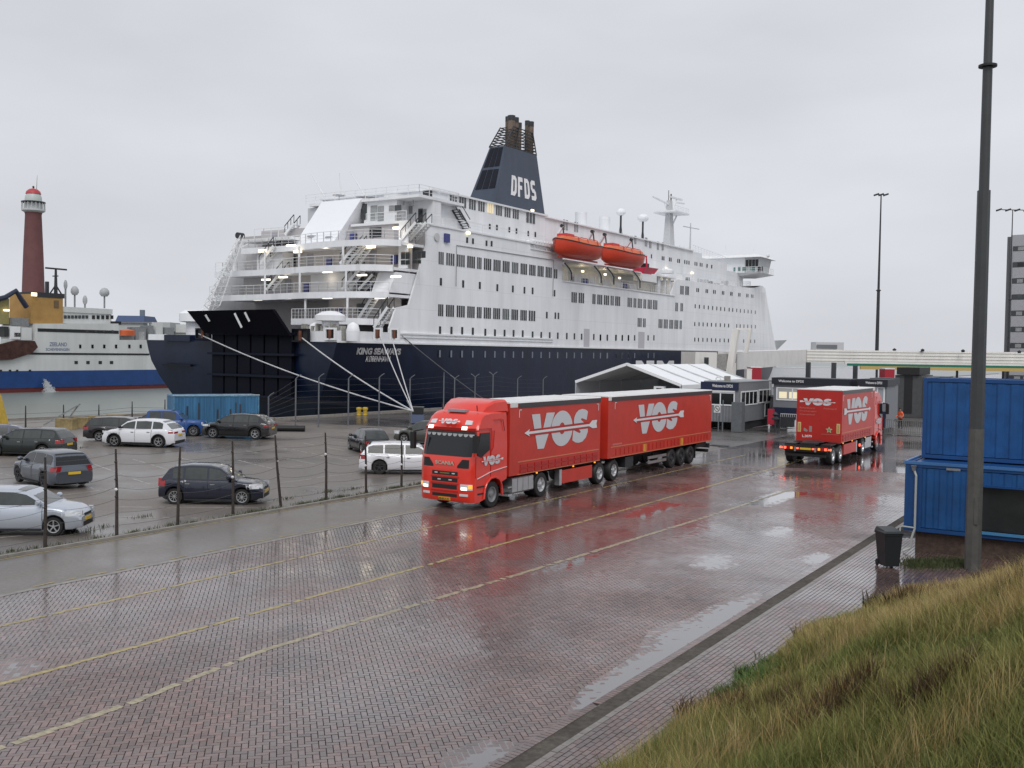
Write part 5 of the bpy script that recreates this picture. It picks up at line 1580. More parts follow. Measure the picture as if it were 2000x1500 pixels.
    for s_ in (-1, 1):
        fpatch('headlamp', min(s_ * .74, s_ * 1.2), max(s_ * .74, s_ * 1.2), .80, 1.02, CLEARL, .02, .03, nx=4, nz=2)
        fpatch('headlamp_bulb', min(s_ * .78, s_ * 1.02), max(s_ * .78, s_ * 1.02), .80, .90, HEADON, .03, .02, nx=2, nz=1)
        fpatch('indicator', min(s_ * 1.08, s_ * 1.2), max(s_ * 1.08, s_ * 1.2), .86, .99, AMBER, .035, .02, nx=2, nz=1)
        fpatch('fog_lamp', min(s_ * .70, s_ * 1.05), max(s_ * .70, s_ * 1.05), .56, .65, CLEARL, .015, .02, nx=2, nz=1)
    fpatch('number_plate', -.27, .27, .36, .48, YPLATE, .03, .03, nz=1, nx=1)
    put_text('plate_lettering', '88-BLX-8', (-.23, -.055, .385), (1, 0, 0), (0, 0, 1), .07, .46, BLACK, cab, bold=.01, thick=.004)
    put_text('badge_lettering', 'SCANIA', (-.44, -.02, 1.72), (1, 0, 0), (0, 0, 1), .14, .88, mat('badge_silver', (.55, .50, .40), .3, metal=.4), cab, bold=.035, thick=.015)
    put_logo(cab, (0, .245, 3.36), (1, 0, 0), (0, .6, .8), .155, .155, red=REDP)
    # roof spoiler
    mb_ = MB()
    pr2 = [(1.05, 3.74), (1.35, 3.98), (1.75, 4.13), (2.35, 4.18), (2.5, 4.16), (2.5, 3.72)]
    rows2 = []
    if vis < 0: pr2 = [(y, 3.74 + (z - 3.74) * .35 if z > 3.74 else z) for y, z in pr2]
    for y, z in pr2:
        hw = np.interp(y, [1.05, 1.6, 2.5], [.95, 1.1, 1.2])
        rows2.append([Vector((-hw, y + .1, 3.72)), Vector((-hw * .97, y, z - .08)), Vector((-hw * .9, y, z)), Vector((0, y, z + .01)), Vector((hw * .9, y, z)), Vector((hw * .97, y, z - .08)), Vector((hw, y + .1, 3.72))])
    mb_.grid(rows2); fix_normals(mb_.build('roof_spoiler', REDP, cab, smooth=40))
    mb_ = MB(); mb_.box(-.42, .38, .72, 1.0, 3.70, 3.80); mb_.build('roof_hatch', mat('hatch_grey', (.30, .30, .33), .35), cab)
    for x in (-.8, .85): mb_ = MB(); mb_.bar((x, .9, 3.76), (x, .86, 3.98), .03, .03); mb_.build('air_horn', DARK, cab)
    # side: both sides get a window, door lines, steps
    for s_ in (-1, 1):
        X0 = s_ * 1.252
        mb_ = MB()
        poly = [(.33, 2.12), (.52, 2.95), (1.18, 2.95), (1.18, 2.28), (.80, 2.12), (.62, 2.02)]
        mb_.prism(poly, lambda u, v_, t: Vector((X0 + s_ * t, u, v_)), 0, .02); fix_normals(mb_.build('side_window', GLASSD, cab))
        for a_, b_ in (((1.28, 1.2), (1.28, 3.1)), ((.25, 1.25), (.25, 2.1)), ((1.28, 3.1), (.45, 3.1)), ((1.45, 2.35), (1.30, 2.2)), ((1.45, 2.35), (1.5, 3.0)), ((1.5, 3.4), (2.1, 3.42)), ((2.1, 3.42), (2.25, 2.95))):
            mb_ = MB(); mb_.bar((X0, *a_), (X0, *b_), .014, .03, up=(1, 0, 0)); mb_.build('panel_gap', REDD, cab)
        mb_ = MB(); mb_.bar((X0 + s_ * .01, .35, 1.22), (X0 + s_ * .01, 1.3, 1.42), .012, .05, up=(s_, 0, 0)); mb_.bar((X0 + s_ * .01, 1.3, 1.42), (X0 + s_ * .01, 2.42, 1.52), .012, .05, up=(s_, 0, 0)); mb_.build('white_stripe', DECAL, cab)
        if s_ > 0: put_logo(cab, (X0 + .012, 1.35, 1.86), (0, 1, 0), (0, .0, 1), .24, .24, red=REDP, flip=False)
        else: put_logo(cab, (X0 - .012, 1.35, 1.86), (0, -1, 0), (0, .0, 1), .24, .24, red=REDP, flip=True)
        mb_ = MB(); mb_.tube([(X0 + s_ * .02, .80, .40), (X0 + s_ * .02, .86, .78), (X0 + s_ * .02, 1.0, 1.02), (X0 + s_ * .02, 1.25, 1.17), (X0 + s_ * .02, 1.55, 1.19), (X0 + s_ * .02, 1.85, 1.08), (X0 + s_ * .02, 2.02, .88), (X0 + s_ * .02, 2.08, .45)], .05, 6)
        mb_.build('wheel_arch', REDP, cab, smooth=60)
        mb_ = MB(); mb_.box(min(X0, X0 + s_ * .03), max(X0, X0 + s_ * .03), .35, .82, .88, .93); mb_.box(min(X0, X0 + s_ * .02), max(X0, X0 + s_ * .02), .4, .78, .60, .66); mb_.build('step', BLACK, cab)
        mb_ = MB(); xo = X0 + s_ * .12
        mb_.box(min(xo, xo + s_ * .20), max(xo, xo + s_ * .20), -.16, -.02, 2.25, 2.90); mb_.bar((X0, .25, 2.98), (xo + s_ * .1, -.08, 2.92), .05, .05); mb_.build('mirror', BLACK, cab)
        wheel(T, s_ * 1.22, 1.45, .52, .34, s_, STEEL)
        # tanks
        for k in range(4):
            mb_ = MB(); y0_ = 2.95 + k * .42
            a_, b_ = sorted((s_ * .72, s_ * 1.2))
            mb_.prism([(a_ + .02, .36), (b_ - .05, .36), (b_, .42), (b_, .94), (b_ - .05, 1.0), (a_, 1.0)], lambda u, v_, t: Vector((u, t, v_)), y0_, y0_ + .39)
            fix_normals(mb_.build('fuel_tank', ALU, T))
        mb_ = MB(); mb_.box(min(s_ * .75, s_ * 1.22), max(s_ * .75, s_ * 1.22), 2.62, 2.9, .30, .38); mb_.build('foot_step', ALU, T); mb_ = MB(); mb_.box(min(s_ * .75, s_ * 1.22), max(s_ * .75, s_ * 1.22), 2.6, 2.9, .62, .68); mb_.build('foot_step', ALU, T)
        wheel(T, s_ * 1.22, 5.2, .52, .30, s_, ALU); wheel(T, s_ * .88, 5.2, .52, .30, s_, DARK)
        mb_ = MB(); a_, b_ = sorted((s_ * .66, s_ * 1.24)); pts2 = [(4.62, .75), (4.68, .95), (4.85, 1.1), (5.2, 1.15), (5.55, 1.1), (5.74, .95), (5.82, .6)]
        for p_, q_ in zip(pts2[:-1], pts2[1:]): mb_.hexa([(a_, *p_), (b_, *p_), (b_, q_[0], q_[1]), (a_, q_[0], q_[1])], [(a_, p_[0], p_[1] + .03), (b_, p_[0], p_[1] + .03), (b_, q_[0], q_[1] + .03), (a_, q_[0], q_[1] + .03)])
        mb_.build('mudguard', BLACK, T)
    mb_ = MB(); mb_.box(-.45, -.3, .8, 6.0, .72, .98); mb_.box(.3, .45, .8, 6.0, .72, .98); mb_.box(-.45, .45, 5.0, 5.4, .3, .72); mb_.box(-.5, .5, 2.45, 2.6, .5, 1.2)
    mb_.box(-.9, .9, .5, 2.3, .45, 1.02); mb_.build('chassis', BLACK, T)
    return cab
def make_box(T, y0, y1, z0, z1, vis_s=(1, -1), board='slats', first=True):
    """curtain sided box body"""
    mb_ = MB(); mb_.box(-1.26, 1.26, y0, y1, z0, z1); body = mb_.build('box_body', REDC, T)
    mb_ = MB()
    n = 10
    for k in range(n):                          # slightly billowed roof sheet
        a_ = y0 - .02 + (y1 - y0 + .04) * k / n; b_ = y0 - .02 + (y1 - y0 + .04) * (k + 1) / n
        h0 = .05 + random.uniform(-.012, .012)
        mb_.hexa([(-1.27, a_, z1), (1.27, a_, z1), (1.27, b_, z1), (-1.27, b_, z1)], [(-1.24, a_, z1 + h0), (1.24, a_, z1 + h0), (1.24, b_, z1 + .05), (-1.24, b_, z1 + .05)])
    mb_.build('roof_sheet', mat('roof_canvas', (.74, .74, .73), .5, noise=.12, nscale=1.5), body)
    for s_ in vis_s:
        X0 = s_ * 1.262
        bx = lambda a_, b_, c_, d_, t_: MB().box(min(X0, X0 + s_ * t_), max(X0, X0 + s_ * t_), a_, b_, c_, d_)
        bx(y0 + .62 if first else y0 + .35, y1, z1 - .20, z1 - .01, .02).build('curtain_rail', mat('rail_black', (.03, .028, .03), .35), body)
        bx(y0, y0 + (.55 if first else .30), z1 - .16, z1 + .02, .016).build('canvas_corner', mat('roof_canvas'), body)
        bx(y0 + .62 if first else y0 + .3, y1 - .12, z0 + .50, z0 + .545, .012).build('board_stripe', mat('orange_stripe', (.62, .20, .10), .4), body)
        bx(y0 + .58 if first else y0 + .3, y1, z0, z0 + .03, .012).build('sill_stripe', mat('orange_stripe'), body)
        for k in (0, 1):
            yy_ = y0 + .68 if k == 0 else y1 - .22
            bx(yy_, yy_ + .03, z1 - .58, z1 - .26, .008).build('corner_mark', DECAL, body); bx(yy_ - (.16 if k else 0), yy_ + (.03 if k else .19), z1 - .29, z1 - .26, .010).build('corner_mark', DECAL, body)
        # side board of boxed panels
        ya, yb = y0 + .75, y1 - .25
        if board == 'slats':
            n = 12
            for k in range(n):
                a_ = ya + (yb - ya) * k / n
                for zz_ in (.07, .26): bx(a_ + .05, a_ + (yb - ya) / n - .03, z0 + zz_, z0 + zz_ + .15, .03).build('board_panel', REDD, body)
        else:
            n = 26
            for k in range(n):
                a_ = ya + (yb - ya) * k / n; bx(a_ + .1, a_ + .13, z0 + .10, z0 + .42, .02).build('strap_buckle', REDD, body)
            for fy in (.30, .66): 
                a_ = y0 + (y1 - y0) * fy; bx(a_, a_ + .32, z0 + .05, z0 + .42, .015).build('yellow_patch', mat('yellow_patch', (.72, .36, .05), .5), body)
            bx(y0 + .5, y0 + 1.5, z0 + .60, z0 + .68, .006).build('small_print', mat('pink_print', (.55, .16, .13), .5), body)
    return body
def make_truck(name, label, loc, rz, sc_, semi=True, vis=1, lit_rear=False):
    T = thing(name, label, 'truck', loc, rz)
    T.scale = (sc_, sc_, sc_)
    make_tractor(T, vis)
    b1 = make_box(T, 2.62, 10.45, 1.10, 4.0, board='slats')
    for s_ in (1, -1):
        put_logo(b1, (s_ * 1.266, 6.85, 2.76), (0, s_, 0), (0, 0, 1), .99, 1.0, flip=(s_ < 0))
        mb_ = MB(); a_, b_ = sorted((s_ * 1.16, s_ * 1.24)); mb_.box(a_, b_, 6.95, 9.75, .38, .95); mb_.build('side_skirt', REDC, T)
        mb_ = MB(); a_, b_ = sorted((s_ * 1.0, s_ * 1.24)); mb_.box(a_, b_, 6.72, 6.93, .32, 1.0); mb_.build('skirt_end', ALU, T)
        for yy_ in (10.5, 12.0): wheel(T, s_ * 1.24, yy_, .50, .38, s_, ALU)
        for yy_ in (4.75, 7.9, 9.95):
            mb_ = MB(); a_, b_ = sorted((s_ * 1.22, s_ * 1.27)); mb_.box(a_, b_, yy_, yy_ + .07, 1.02, 1.08); mb_.build('marker_lamp', AMBER, T)
    mb_ = MB(); mb_.box(-.5, .5, 4.5, 12.8, .85, 1.08); mb_.box(-.9, .9, 10.2, 12.3, .45, .75); mb_.build('link_chassis', BLACK, T)
    if semi:
        b2 = make_box(T, 11.25, 24.5, 1.10, 4.0, board='straps', first=False)
        for s_ in (1, -1):
            put_logo(b2, (s_ * 1.266, 17.1, 2.78), (0, s_, 0), (0, 0, 1), .99, 1.0, flip=(s_ < 0))
            for yy_ in (18.95, 20.25, 21.55): wheel(T, s_ * 1.24, yy_, .50, .38, s_, DARK)
            for zz_ in (.45, .70):
                mb_ = MB(); a_, b_ = sorted((s_ * 1.18, s_ * 1.23)); mb_.box(a_, b_, 15.9, 18.2, zz_, zz_ + .14); mb_.build('side_guard', ALU, T)
            mb_ = MB(); a_, b_ = sorted((s_ * .7, s_ * 1.2)); mb_.box(a_, b_, 22.3, 22.34, .25, .95); mb_.build('mud_flap', BLACK, T)
            mb_ = MB(); a_, b_ = sorted((s_ * .6, s_ * 1.15)); mb_.box(a_, b_, 13.4, 14.3, .5, 1.0); mb_.build('storage_box', DARK, T)
        mb_ = MB(); mb_.box(-.5, .5, 12.5, 24.3, .82, 1.09); mb_.box(-1.2, 1.2, 24.1, 24.3, .45, .62); mb_.box(-1.15, 1.15, 22.5, 24.0, .8, 1.08); mb_.build('trailer_chassis', BLACK, T)
        mb_ = MB(); mb_.box(-1.25, 1.25, 24.2, 24.34, .70, .95); mb_.build('rear_bumper', DARK, T)
    else:
        # bare rear: fifth wheel plate, lamps, rear wall print
        mb_ = MB(); mb_.lathe([(.55, 1.10), (.6, 1.16), (.5, 1.2), (.05, 1.2)], (0, 11.5, 0), n=20); mb_.box(-.45, .45, 11.9, 12.5, 1.08, 1.16); mb_.build('fifth_wheel', DARK, T, smooth=40)
        for s_ in (-1, 1):
            mb_ = MB(); mb_.lathe([(.05, 1.185), (.22, 1.19), (.05, 1.2)], (s_ * .28, 11.55, .0), n=12); mb_.build('grease_plate', STEEL, T)
        for s_ in (-1, 1):
            a_, b_ = sorted((s_ * .70, s_ * 1.24)); mb_ = MB()
            for y in (10.5, 12.0): mb_.box(a_, b_, y - .55, y + .55, 1.06, 1.10)
            mb_.box(a_, b_, 12.55, 12.6, .45, 1.08); mb_.build('mudguard', BLACK, T)
            a_, b_ = sorted((s_ * .62, s_ * 1.22)); mb_ = MB(); mb_.box(a_, b_, 12.95, 13.05, .80, .98); lb_ = mb_.build('rear_lamp', TAILR, T)
            for xx_ in (.75, 1.1): mb_ = MB(); mb_.box(s_ * xx_ - .06, s_ * xx_ + .06, 13.05, 13.07, .83, .95); mb_.build('lamp_lens', TAILON if xx_ > .8 else AMBER, lb_)
            mb_ = MB(); mb_.box(s_ * .42 - .05, s_ * .42 + .05, 13.0, 13.06, .84, .92); mb_.build('lamp_lens', TAILON, T)
            mb_ = MB(); mb_.box(s_ * .55 - .04, s_ * .55 + .06, 12.98, 13.04, .72, .95); mb_.build('bracket', STEEL, T)
            mb_ = MB(); mb_.bar((s_ * 1.1, 13.0, .85), (s_ * 1.38, 13.05, .9), .05, .05); mb_.box(s_ * 1.36 - .04, s_ * 1.36 + .04, 13.0, 13.08, .84, .94); mb_.build('outer_lamp', TAILON, T)
        mb_ = MB(); mb_.box(-1.15, 1.15, 12.8, 12.95, .70, 1.02); mb_.box(-1.1, 1.1, 12.9, 13.0, .45, .58); mb_.box(-.5, .5, 10.3, 12.9, .78, 1.08); mb_.build('rear_beam', BLACK, T)
        mb_ = MB(); mb_.box(-.30, .30, 13.0, 13.03, .82, .93); mb_.build('number_plate', YPLATE, T)
        yb = 10.46
        mb_ = MB(); mb_.box(-1.27, 1.27, yb - .01, yb + .005, 1.1, 4.0); rw = mb_.build('rear_door', REDD, T)
        rx = (-1, 0, 0)
        put_logo(rw, (.08, yb + .008, 3.32), rx, (0, 0, 1), .315, .26, red=REDD, flip=True)
        for (s_, z, x, w_) in (('Rivierdoorn', 2.93, 1.10, .84), ('Overberegen', 2.74, 1.10, .95), ('International', 2.56, 1.08, .82), ('Fruitwaard', 2.93, -.25, .70)):
            put_text('small_print', s_, (x, yb + .008, z), rx, (0, 0, 1), .09, w_, mat('pink_print', (.55, .16, .13), .5), rw, bold=.01, thick=.004)
        put_text('fleet_number', 'L.3079', (.92, yb + .008, 1.30), rx, (0, 0, 1), .14, .55, DECAL, rw, bold=.03, thick=.004)
        for x in (1.0, -1.18): mb_ = MB(); mb_.box(x, x + .19, yb + .005, yb + .02, 1.6, 2.15); o2 = mb_.build('warning_board', mat('pale_yellow', (.62, .48, .20), .5), rw); mb_ = MB(); mb_.box(x + .05, x + .14, yb + .02, yb + .026, 1.66, 2.09); mb_.build('board_centre', mat('ochre', (.45, .30, .10), .5), o2)
        st5 = [(math.sin(k * math.pi / 5) * (.20 if k % 2 == 0 else .085), math.cos(k * math.pi / 5) * (.20 if k % 2 == 0 else .085)) for k in range(10)]
        mb_ = MB(); mb_.prism(st5, lambda u, v_, t: Vector((-.58 + u, yb + .005 + t, 1.78 + v_)), 0, .01); fix_normals(mb_.build('star_sticker', mat('star_cream', (.50, .52, .32), .5), rw))
        mb_ = MB(); mb_.prism([(u * .55, v_ * .55) for u, v_ in st5], lambda u, v_, t: Vector((-.58 + u, yb + .016 + t, 1.78 + v_)), 0, .008); fix_normals(mb_.build('star_centre', mat('star_green', (.10, .28, .12), .5), rw))
        mb_ = MB(); mb_.box(.38, .54, yb + .005, yb + .015, 1.62, 1.95); mb_.build('grey_sticker', mat('sticker_grey', (.30, .24, .22), .6), rw)
        mb_ = MB(); mb_.prism([(.60, 1.70), (.80, 1.84), (.86, 1.76), (.84, 1.66), (.66, 1.60)], lambda u, v_, t: Vector((u, yb + .005 + t, v_)), 0, .01); fix_normals(mb_.build('grey_sticker', mat('sticker_grey'), rw))
        mb_ = MB(); mb_.box(-1.1, -.15, yb + .005, yb + .012, 1.52, 1.54); mb_.build('white_line', mat('pink_print'), rw)
        mb_ = MB(); a_ = 1.25; mb_.box(-1.27, -1.2, 6.0, 6.12, .6, .75); mb_.build('marker_lamp', TAILON, T)
    return T
XT = -22.72
truck1 = make_truck('articulated_truck', 'long red curtain sided truck with two trailers driving towards the viewer, lamps lit', (XT, 31.42, 0), 0, 1.0, True, 1)
truck2 = make_truck('articulated_truck', 'red truck with one short trailer driving away, its rear lamps lit, near the gate', (-16.2, 70.1, 0), R(180), 1.03, False, -1)

# ================================================================ CARS
def make_car(T, L_=4.2, Wd=1.78, Ht=1.45, paint=None, hood=.92, belt=.92, wb=2.55, fo=.82, rw=.32, prof=None, rake=None, rim=ALU, dark_sill=False, roof_m=None,
             pill=None, lights=True, wagon=False, spokes=5, plate=YPLATE, rear=None, glass=CARG, boxy=False, rails=False):
    """local frame: Y forward from the rear (0) to the front (L_); origin at the rear centre on the ground"""
    hw = Wd / 2
    yr, yf = L_ - fo - wb, L_ - fo              # axles
    R_ = rw + .055
    def zb(y):
        z = .20
        for yc in (yr, yf):
            d = abs(y - yc)
            if d < R_: z = max(z, rw + math.sqrt(max(R_ * R_ - d * d, 0)))
        if y < .25: z = max(z, .28)
        if y > L_ - .2: z = max(z, .24)
        return z
    zt_pts = prof['deck']                       # deck line (y, z) from rear to front
    ys_, zs_ = zip(*zt_pts)
    def zt(y): return float(np.interp(y, ys_, zs_))
    def wy(y):
        e = 1.0
        if y < .55: e = .86 + .14 * math.sin(min(1, y / .55) * math.pi / 2)
        if y > L_ - .75: e = min(e, .74 + .26 * math.sin(min(1, (L_ - y) / .75) * math.pi / 2))
        return hw * e
    st = sorted(set([0, .04, .12, .25, .4, .55] + [yr - R_, yr - R_ + .01, yr + R_, yr + R_ - .01, yf - R_, yf - R_ + .01, yf + R_, yf + R_ - .01] + [yr + R_ * math.cos(a) for a in np.linspace(.25, 2.9, 8)] +
                    [yf + R_ * math.cos(a) for a in np.linspace(.25, 2.9, 8)] + list(np.linspace(.7, L_ - .8, 14)) + [L_ - .6, L_ - .4, L_ - .25, L_ - .12, L_ - .04, L_]))
    st = [s_ for s_ in st if 0 <= s_ <= L_]
    def sect(y):
        w_ = wy(y); b_ = zb(y); t = zt(y)
        if y < .06: t -= .06 - y; 
        if y > L_ - .06: t -= .05
        m_ = b_ + (t - b_) * .42
        half = [(w_ * .93, b_), (w_ * .985, b_ + (t - b_) * .12), (w_, m_), (w_ * .995, b_ + (t - b_) * .70), (w_ * .955, b_ + (t - b_) * .90), (w_ * .90, t), (w_ * .6, t + .022), (0, t + .035)]
        return [Vector((-x, y, z)) for x, z in half] + [Vector((x, y, z)) for x, z in reversed(half[:-1])]
    mb_ = MB(); secs = [sect(y) for y in st]
    mb_.grid(secs)
    mb_.add(secs[0], [tuple(range(len(secs[0])))]); mb_.add(secs[-1], [tuple(range(len(secs[-1])))])
    body = fix_normals(mb_.build('body', paint, T, smooth=38))
    mb_ = MB(); mb_.box(-hw * .80, hw * .80, .25, L_ - .25, .17, .60); mb_.build('underbody', BLACK, T)
    # greenhouse: planar sides leaning in
    gp = prof['roof']                           # (y, z) from rear base over the roof to windscreen base
    zb0 = min(p_[1] for p_ in gp); zr = max(p_[1] for p_ in gp)
    wb_, wt_ = hw * .915, hw * (.70 if not boxy else .84)
    def gx(z): return wb_ + (wt_ - wb_) * (z - zb0) / (zr - zb0)
    mb_ = MB()
    rows_ = []
    for y, z in gp:
        x = gx(z); c_ = .028 * (z - zb0) / (zr - zb0)
        rows_.append([Vector((-x, y, z)), Vector((-x * .9, y, z + c_)), Vector((-x * .5, y, z + c_ * 1.6)), Vector((0, y, z + c_ * 1.9)), Vector((x * .5, y, z + c_ * 1.6)), Vector((x * .9, y, z + c_)), Vector((x, y, z))])
    mb_.grid(rows_)
    for sgn in (0, -1): mb_.add([r_[sgn] for r_ in rows_], [tuple(range(len(rows_)))])
    gh = fix_normals(mb_.build('cabin', roof_m or paint, T, smooth=38))
    # windscreen and rear window
    def screen(i0, i1, name, a_=.08, b_=.94):
        rws = []
        for t in np.linspace(a_, b_, 4):
            f = t * (i1 - i0); i = min(int(f), i1 - i0 - 1); f -= i; i += i0
            r0, r1 = rows_[i], rows_[i + 1]
            row = [p_.lerp(q_, f) for p_, q_ in zip(r0, r1)]
            nrm = (row[4] - row[2]).cross(r1[3] - r0[3]).normalized()
            if nrm.z < 0: nrm = -nrm
            ins = .90
            row = [Vector((p_.x * (ins if k in (0, 6) else 1), p_.y, p_.z + (.010 if k in (0, 6) else 0))) + nrm * .007 for k, p_ in enumerate(row)]
            rws.append(row)
        m2 = MB(); m2.grid(rws); return fix_normals(m2.build(name, glass, gh, smooth=60))
    screen(*prof['ws'], 'windscreen'); screen(*prof['rw'], 'rear_window', .06, .80)
    # side windows
    gy, gz = [p_[0] for p_ in gp], [p_[1] for p_ in gp]
    def ztop(y): return float(np.interp(y, gy, gz))
    for s_ in (-1, 1):
        for (ya, yb) in prof['sw']:
            top_, bot_ = [], []
            for y in np.linspace(ya, yb, 9):
                zt_ = ztop(y) - .065; zl = max(zb0, zt(y)) + .035
                if zt_ - zl < .03: continue
                top_.append((y, zt_)); bot_.append((y, zl))
            if len(top_) < 2: continue
            poly = bot_ + top_[::-1]
            m2 = MB(); pts_ = [Vector((s_ * (gx(z) + .006), y, z)) for y, z in poly]
            m2.add(pts_, [tuple(range(len(pts_)))]); fix_normals(m2.build('side_window', glass, gh))
    # door gaps, handles, sill
    for s_ in (-1, 1):
        for yd in prof['doors']:
            m2 = MB(); pts_ = [Vector((s_ * (wy(yd) * k + .003), yd, z)) for k, z in ((.975, zb(yd) + .08), (1.0, .5), (.995, zt(yd) * .82), (.94, zt(yd) - .02))]
            m2.tube(pts_, .008, 4); m2.build('door_gap', BLACK, body)
        for yd in prof['handles']:
            z = zt(yd) - .16; m2 = MB(); m2.box(min(s_ * hw * .975, s_ * (hw * .985 + .03)), max(s_ * hw * .975, s_ * (hw * .985 + .03)), yd, yd + .17, z, z + .03); m2.build('door_handle', ALU if paint is not None and roof_m is None and spokes else BLACK, body)
        m2 = MB(); m2.box(min(s_ * hw * .84, s_ * (hw * 1.0 + .004)), max(s_ * hw * .84, s_ * (hw * 1.0 + .004)), yr + R_ + .03, yf - R_ - .03, .17, .30 if dark_sill else .23); m2.build('sill', BLACK, body)
        if dark_sill:
            for yc in (yr, yf):
                m2 = MB(); m2.tube([(s_ * hw * .995, yc + (R_ + .02) * math.cos(a), rw + (R_ + .02) * math.sin(a)) for a in np.linspace(-.25, math.pi + .25, 11)], .045, 6); m2.build('arch_trim', BLACK, body, smooth=60)
        # mirror
        ym = gy[-1] - .28; m2 = MB(); xm = hw * .93
        m2.lathe([(.03, -.11), (.085, -.06), (.095, .04), (.05, .11)], (s_ * (xm + .13), ym, zb0 + .14), 'X', 10); m2.bar((s_ * xm * .95, ym, zb0 + .08), (s_ * (xm + .08), ym, zb0 + .12), .05, .05); m2.build('mirror', paint if not dark_sill else BLACK, body, smooth=50)
        for yc in (yr, yf):
            mb_ = MB(); x = s_ * (hw - .035); r = rw
            mb_.lathe([(r * .6, x - s_ * .2), (r * .95, x - s_ * .2), (r, x - s_ * .17), (r, x - s_ * .035), (r * .95, x), (r * .68, x), (r * .64, x - s_ * .03), (r * .64, x - s_ * .1), (.03, x - s_ * .1)], (0, yc, r), 'X', 24)
            wh_ = mb_.build('wheel', BLACK, T, smooth=35)
            mb_ = MB(); mb_.lathe([(r * .66, x - s_ * .04), (r * .68, x + s_ * .004), (r * .60, x), (r * .58, x - s_ * .03)], (0, yc, r), 'X', 24, caps=False)
            for k in range(spokes):
                a = 2 * math.pi * k / spokes + .3; c_, sn = math.cos(a), math.sin(a)
                mb_.bar((x - s_ * .01, yc + c_ * r * .08, r + sn * r * .08), (x - s_ * .004, yc + c_ * r * .62, r + sn * r * .62), .03, r * (.12 if spokes < 8 else .07), up=(0, -sn, c_))
            mb_.lathe([(r * .16, x - s_ * .04), (r * .16, x), (.02, x + s_ * .004)], (0, yc, r), 'X', 10)
            mb_.build('rim', rim, wh_, smooth=35)
        # lamps wrap round the corners
        def corner(y0_, y1_, z0_, z1_, m_, name, n=4, ins=.006):
            rws = []
            for y in np.linspace(y0_, y1_, n + 1):
                row = []
                for z in np.linspace(z0_, z1_, 4):
                    f = (z - zb(y)) / (zt(y) - zb(y)); k = float(np.interp(f, [0, .12, .42, .7, .9, 1.0], [.93, .985, 1, .995, .955, .90]))
                    row.append(Vector((s_ * (wy(y) * k + ins), y, z)))
                rws.append(row)
            m2 = MB(); m2.grid(rws); m2.build(name, m_, body)
            return rws
        hl = prof['head']; tl = prof['tail']
        r1 = corner(hl[0], L_ - .03, hl[1], hl[2], CLEARL, 'headlamp')
        m2 = MB(); e = r1[-1]; m2.grid([[Vector((p_.x, L_ + .006, p_.z)) for p_ in e], [Vector((p_.x - s_ * hl[3], L_ + .006, p_.z - .01)) for p_ in e]]); m2.build('headlamp', CLEARL, body)
        r1 = corner(tl[0], .02, tl[1], tl[2], TAILR, 'tail_lamp')
        e = r1[-1]; m2 = MB(); m2.hexa([(e[0].x, -.012, tl[1]), (e[0].x - s_ * tl[3], -.012, tl[1]), (e[0].x - s_ * tl[3], .05, tl[1]), (e[0].x, .05, tl[1])], [(e[-1].x, -.012, tl[2]), (e[-1].x - s_ * tl[3], -.012, tl[2]), (e[-1].x - s_ * tl[3], .06, tl[2]), (e[-1].x, .06, tl[2])]); fix_normals(m2.build('tail_lamp', TAILR, body))
    mb_ = MB(); mb_.box(-.26, .26, L_ - .01, L_ + .02, .42, .53); mb_.build('number_plate', plate, body)
    mb_ = MB(); mb_.box(-.26, .26, -.03, .01, prof.get('pz', .62), prof.get('pz', .62) + .11); mb_.build('number_plate', plate, body)
    mb_ = MB(); mb_.box(-hw * .5, hw * .5, L_ - .02, L_ + .008, .26, .40); mb_.box(-hw * .35, hw * .35, L_ - .02, L_ + .008, .58, .66); mb_.build('grille', BLACK, body)
    mb_ = MB(); mb_.box(-hw * .72, hw * .72, -.02, .06, .26, .42); mb_.build('rear_bumper', BLACK if dark_sill else paint, body)
    if rails:
        for s_ in (-1, 1):
            mb_ = MB(); pts_ = [Vector((s_ * (gx(ztop(y)) * .95), y, ztop(y) + .06)) for y in np.linspace(gy[1] + .25, gy[-2] - .25, 5)]; mb_.tube(pts_, .02, 6); mb_.build('roof_rail', DARK, gh)
    return body
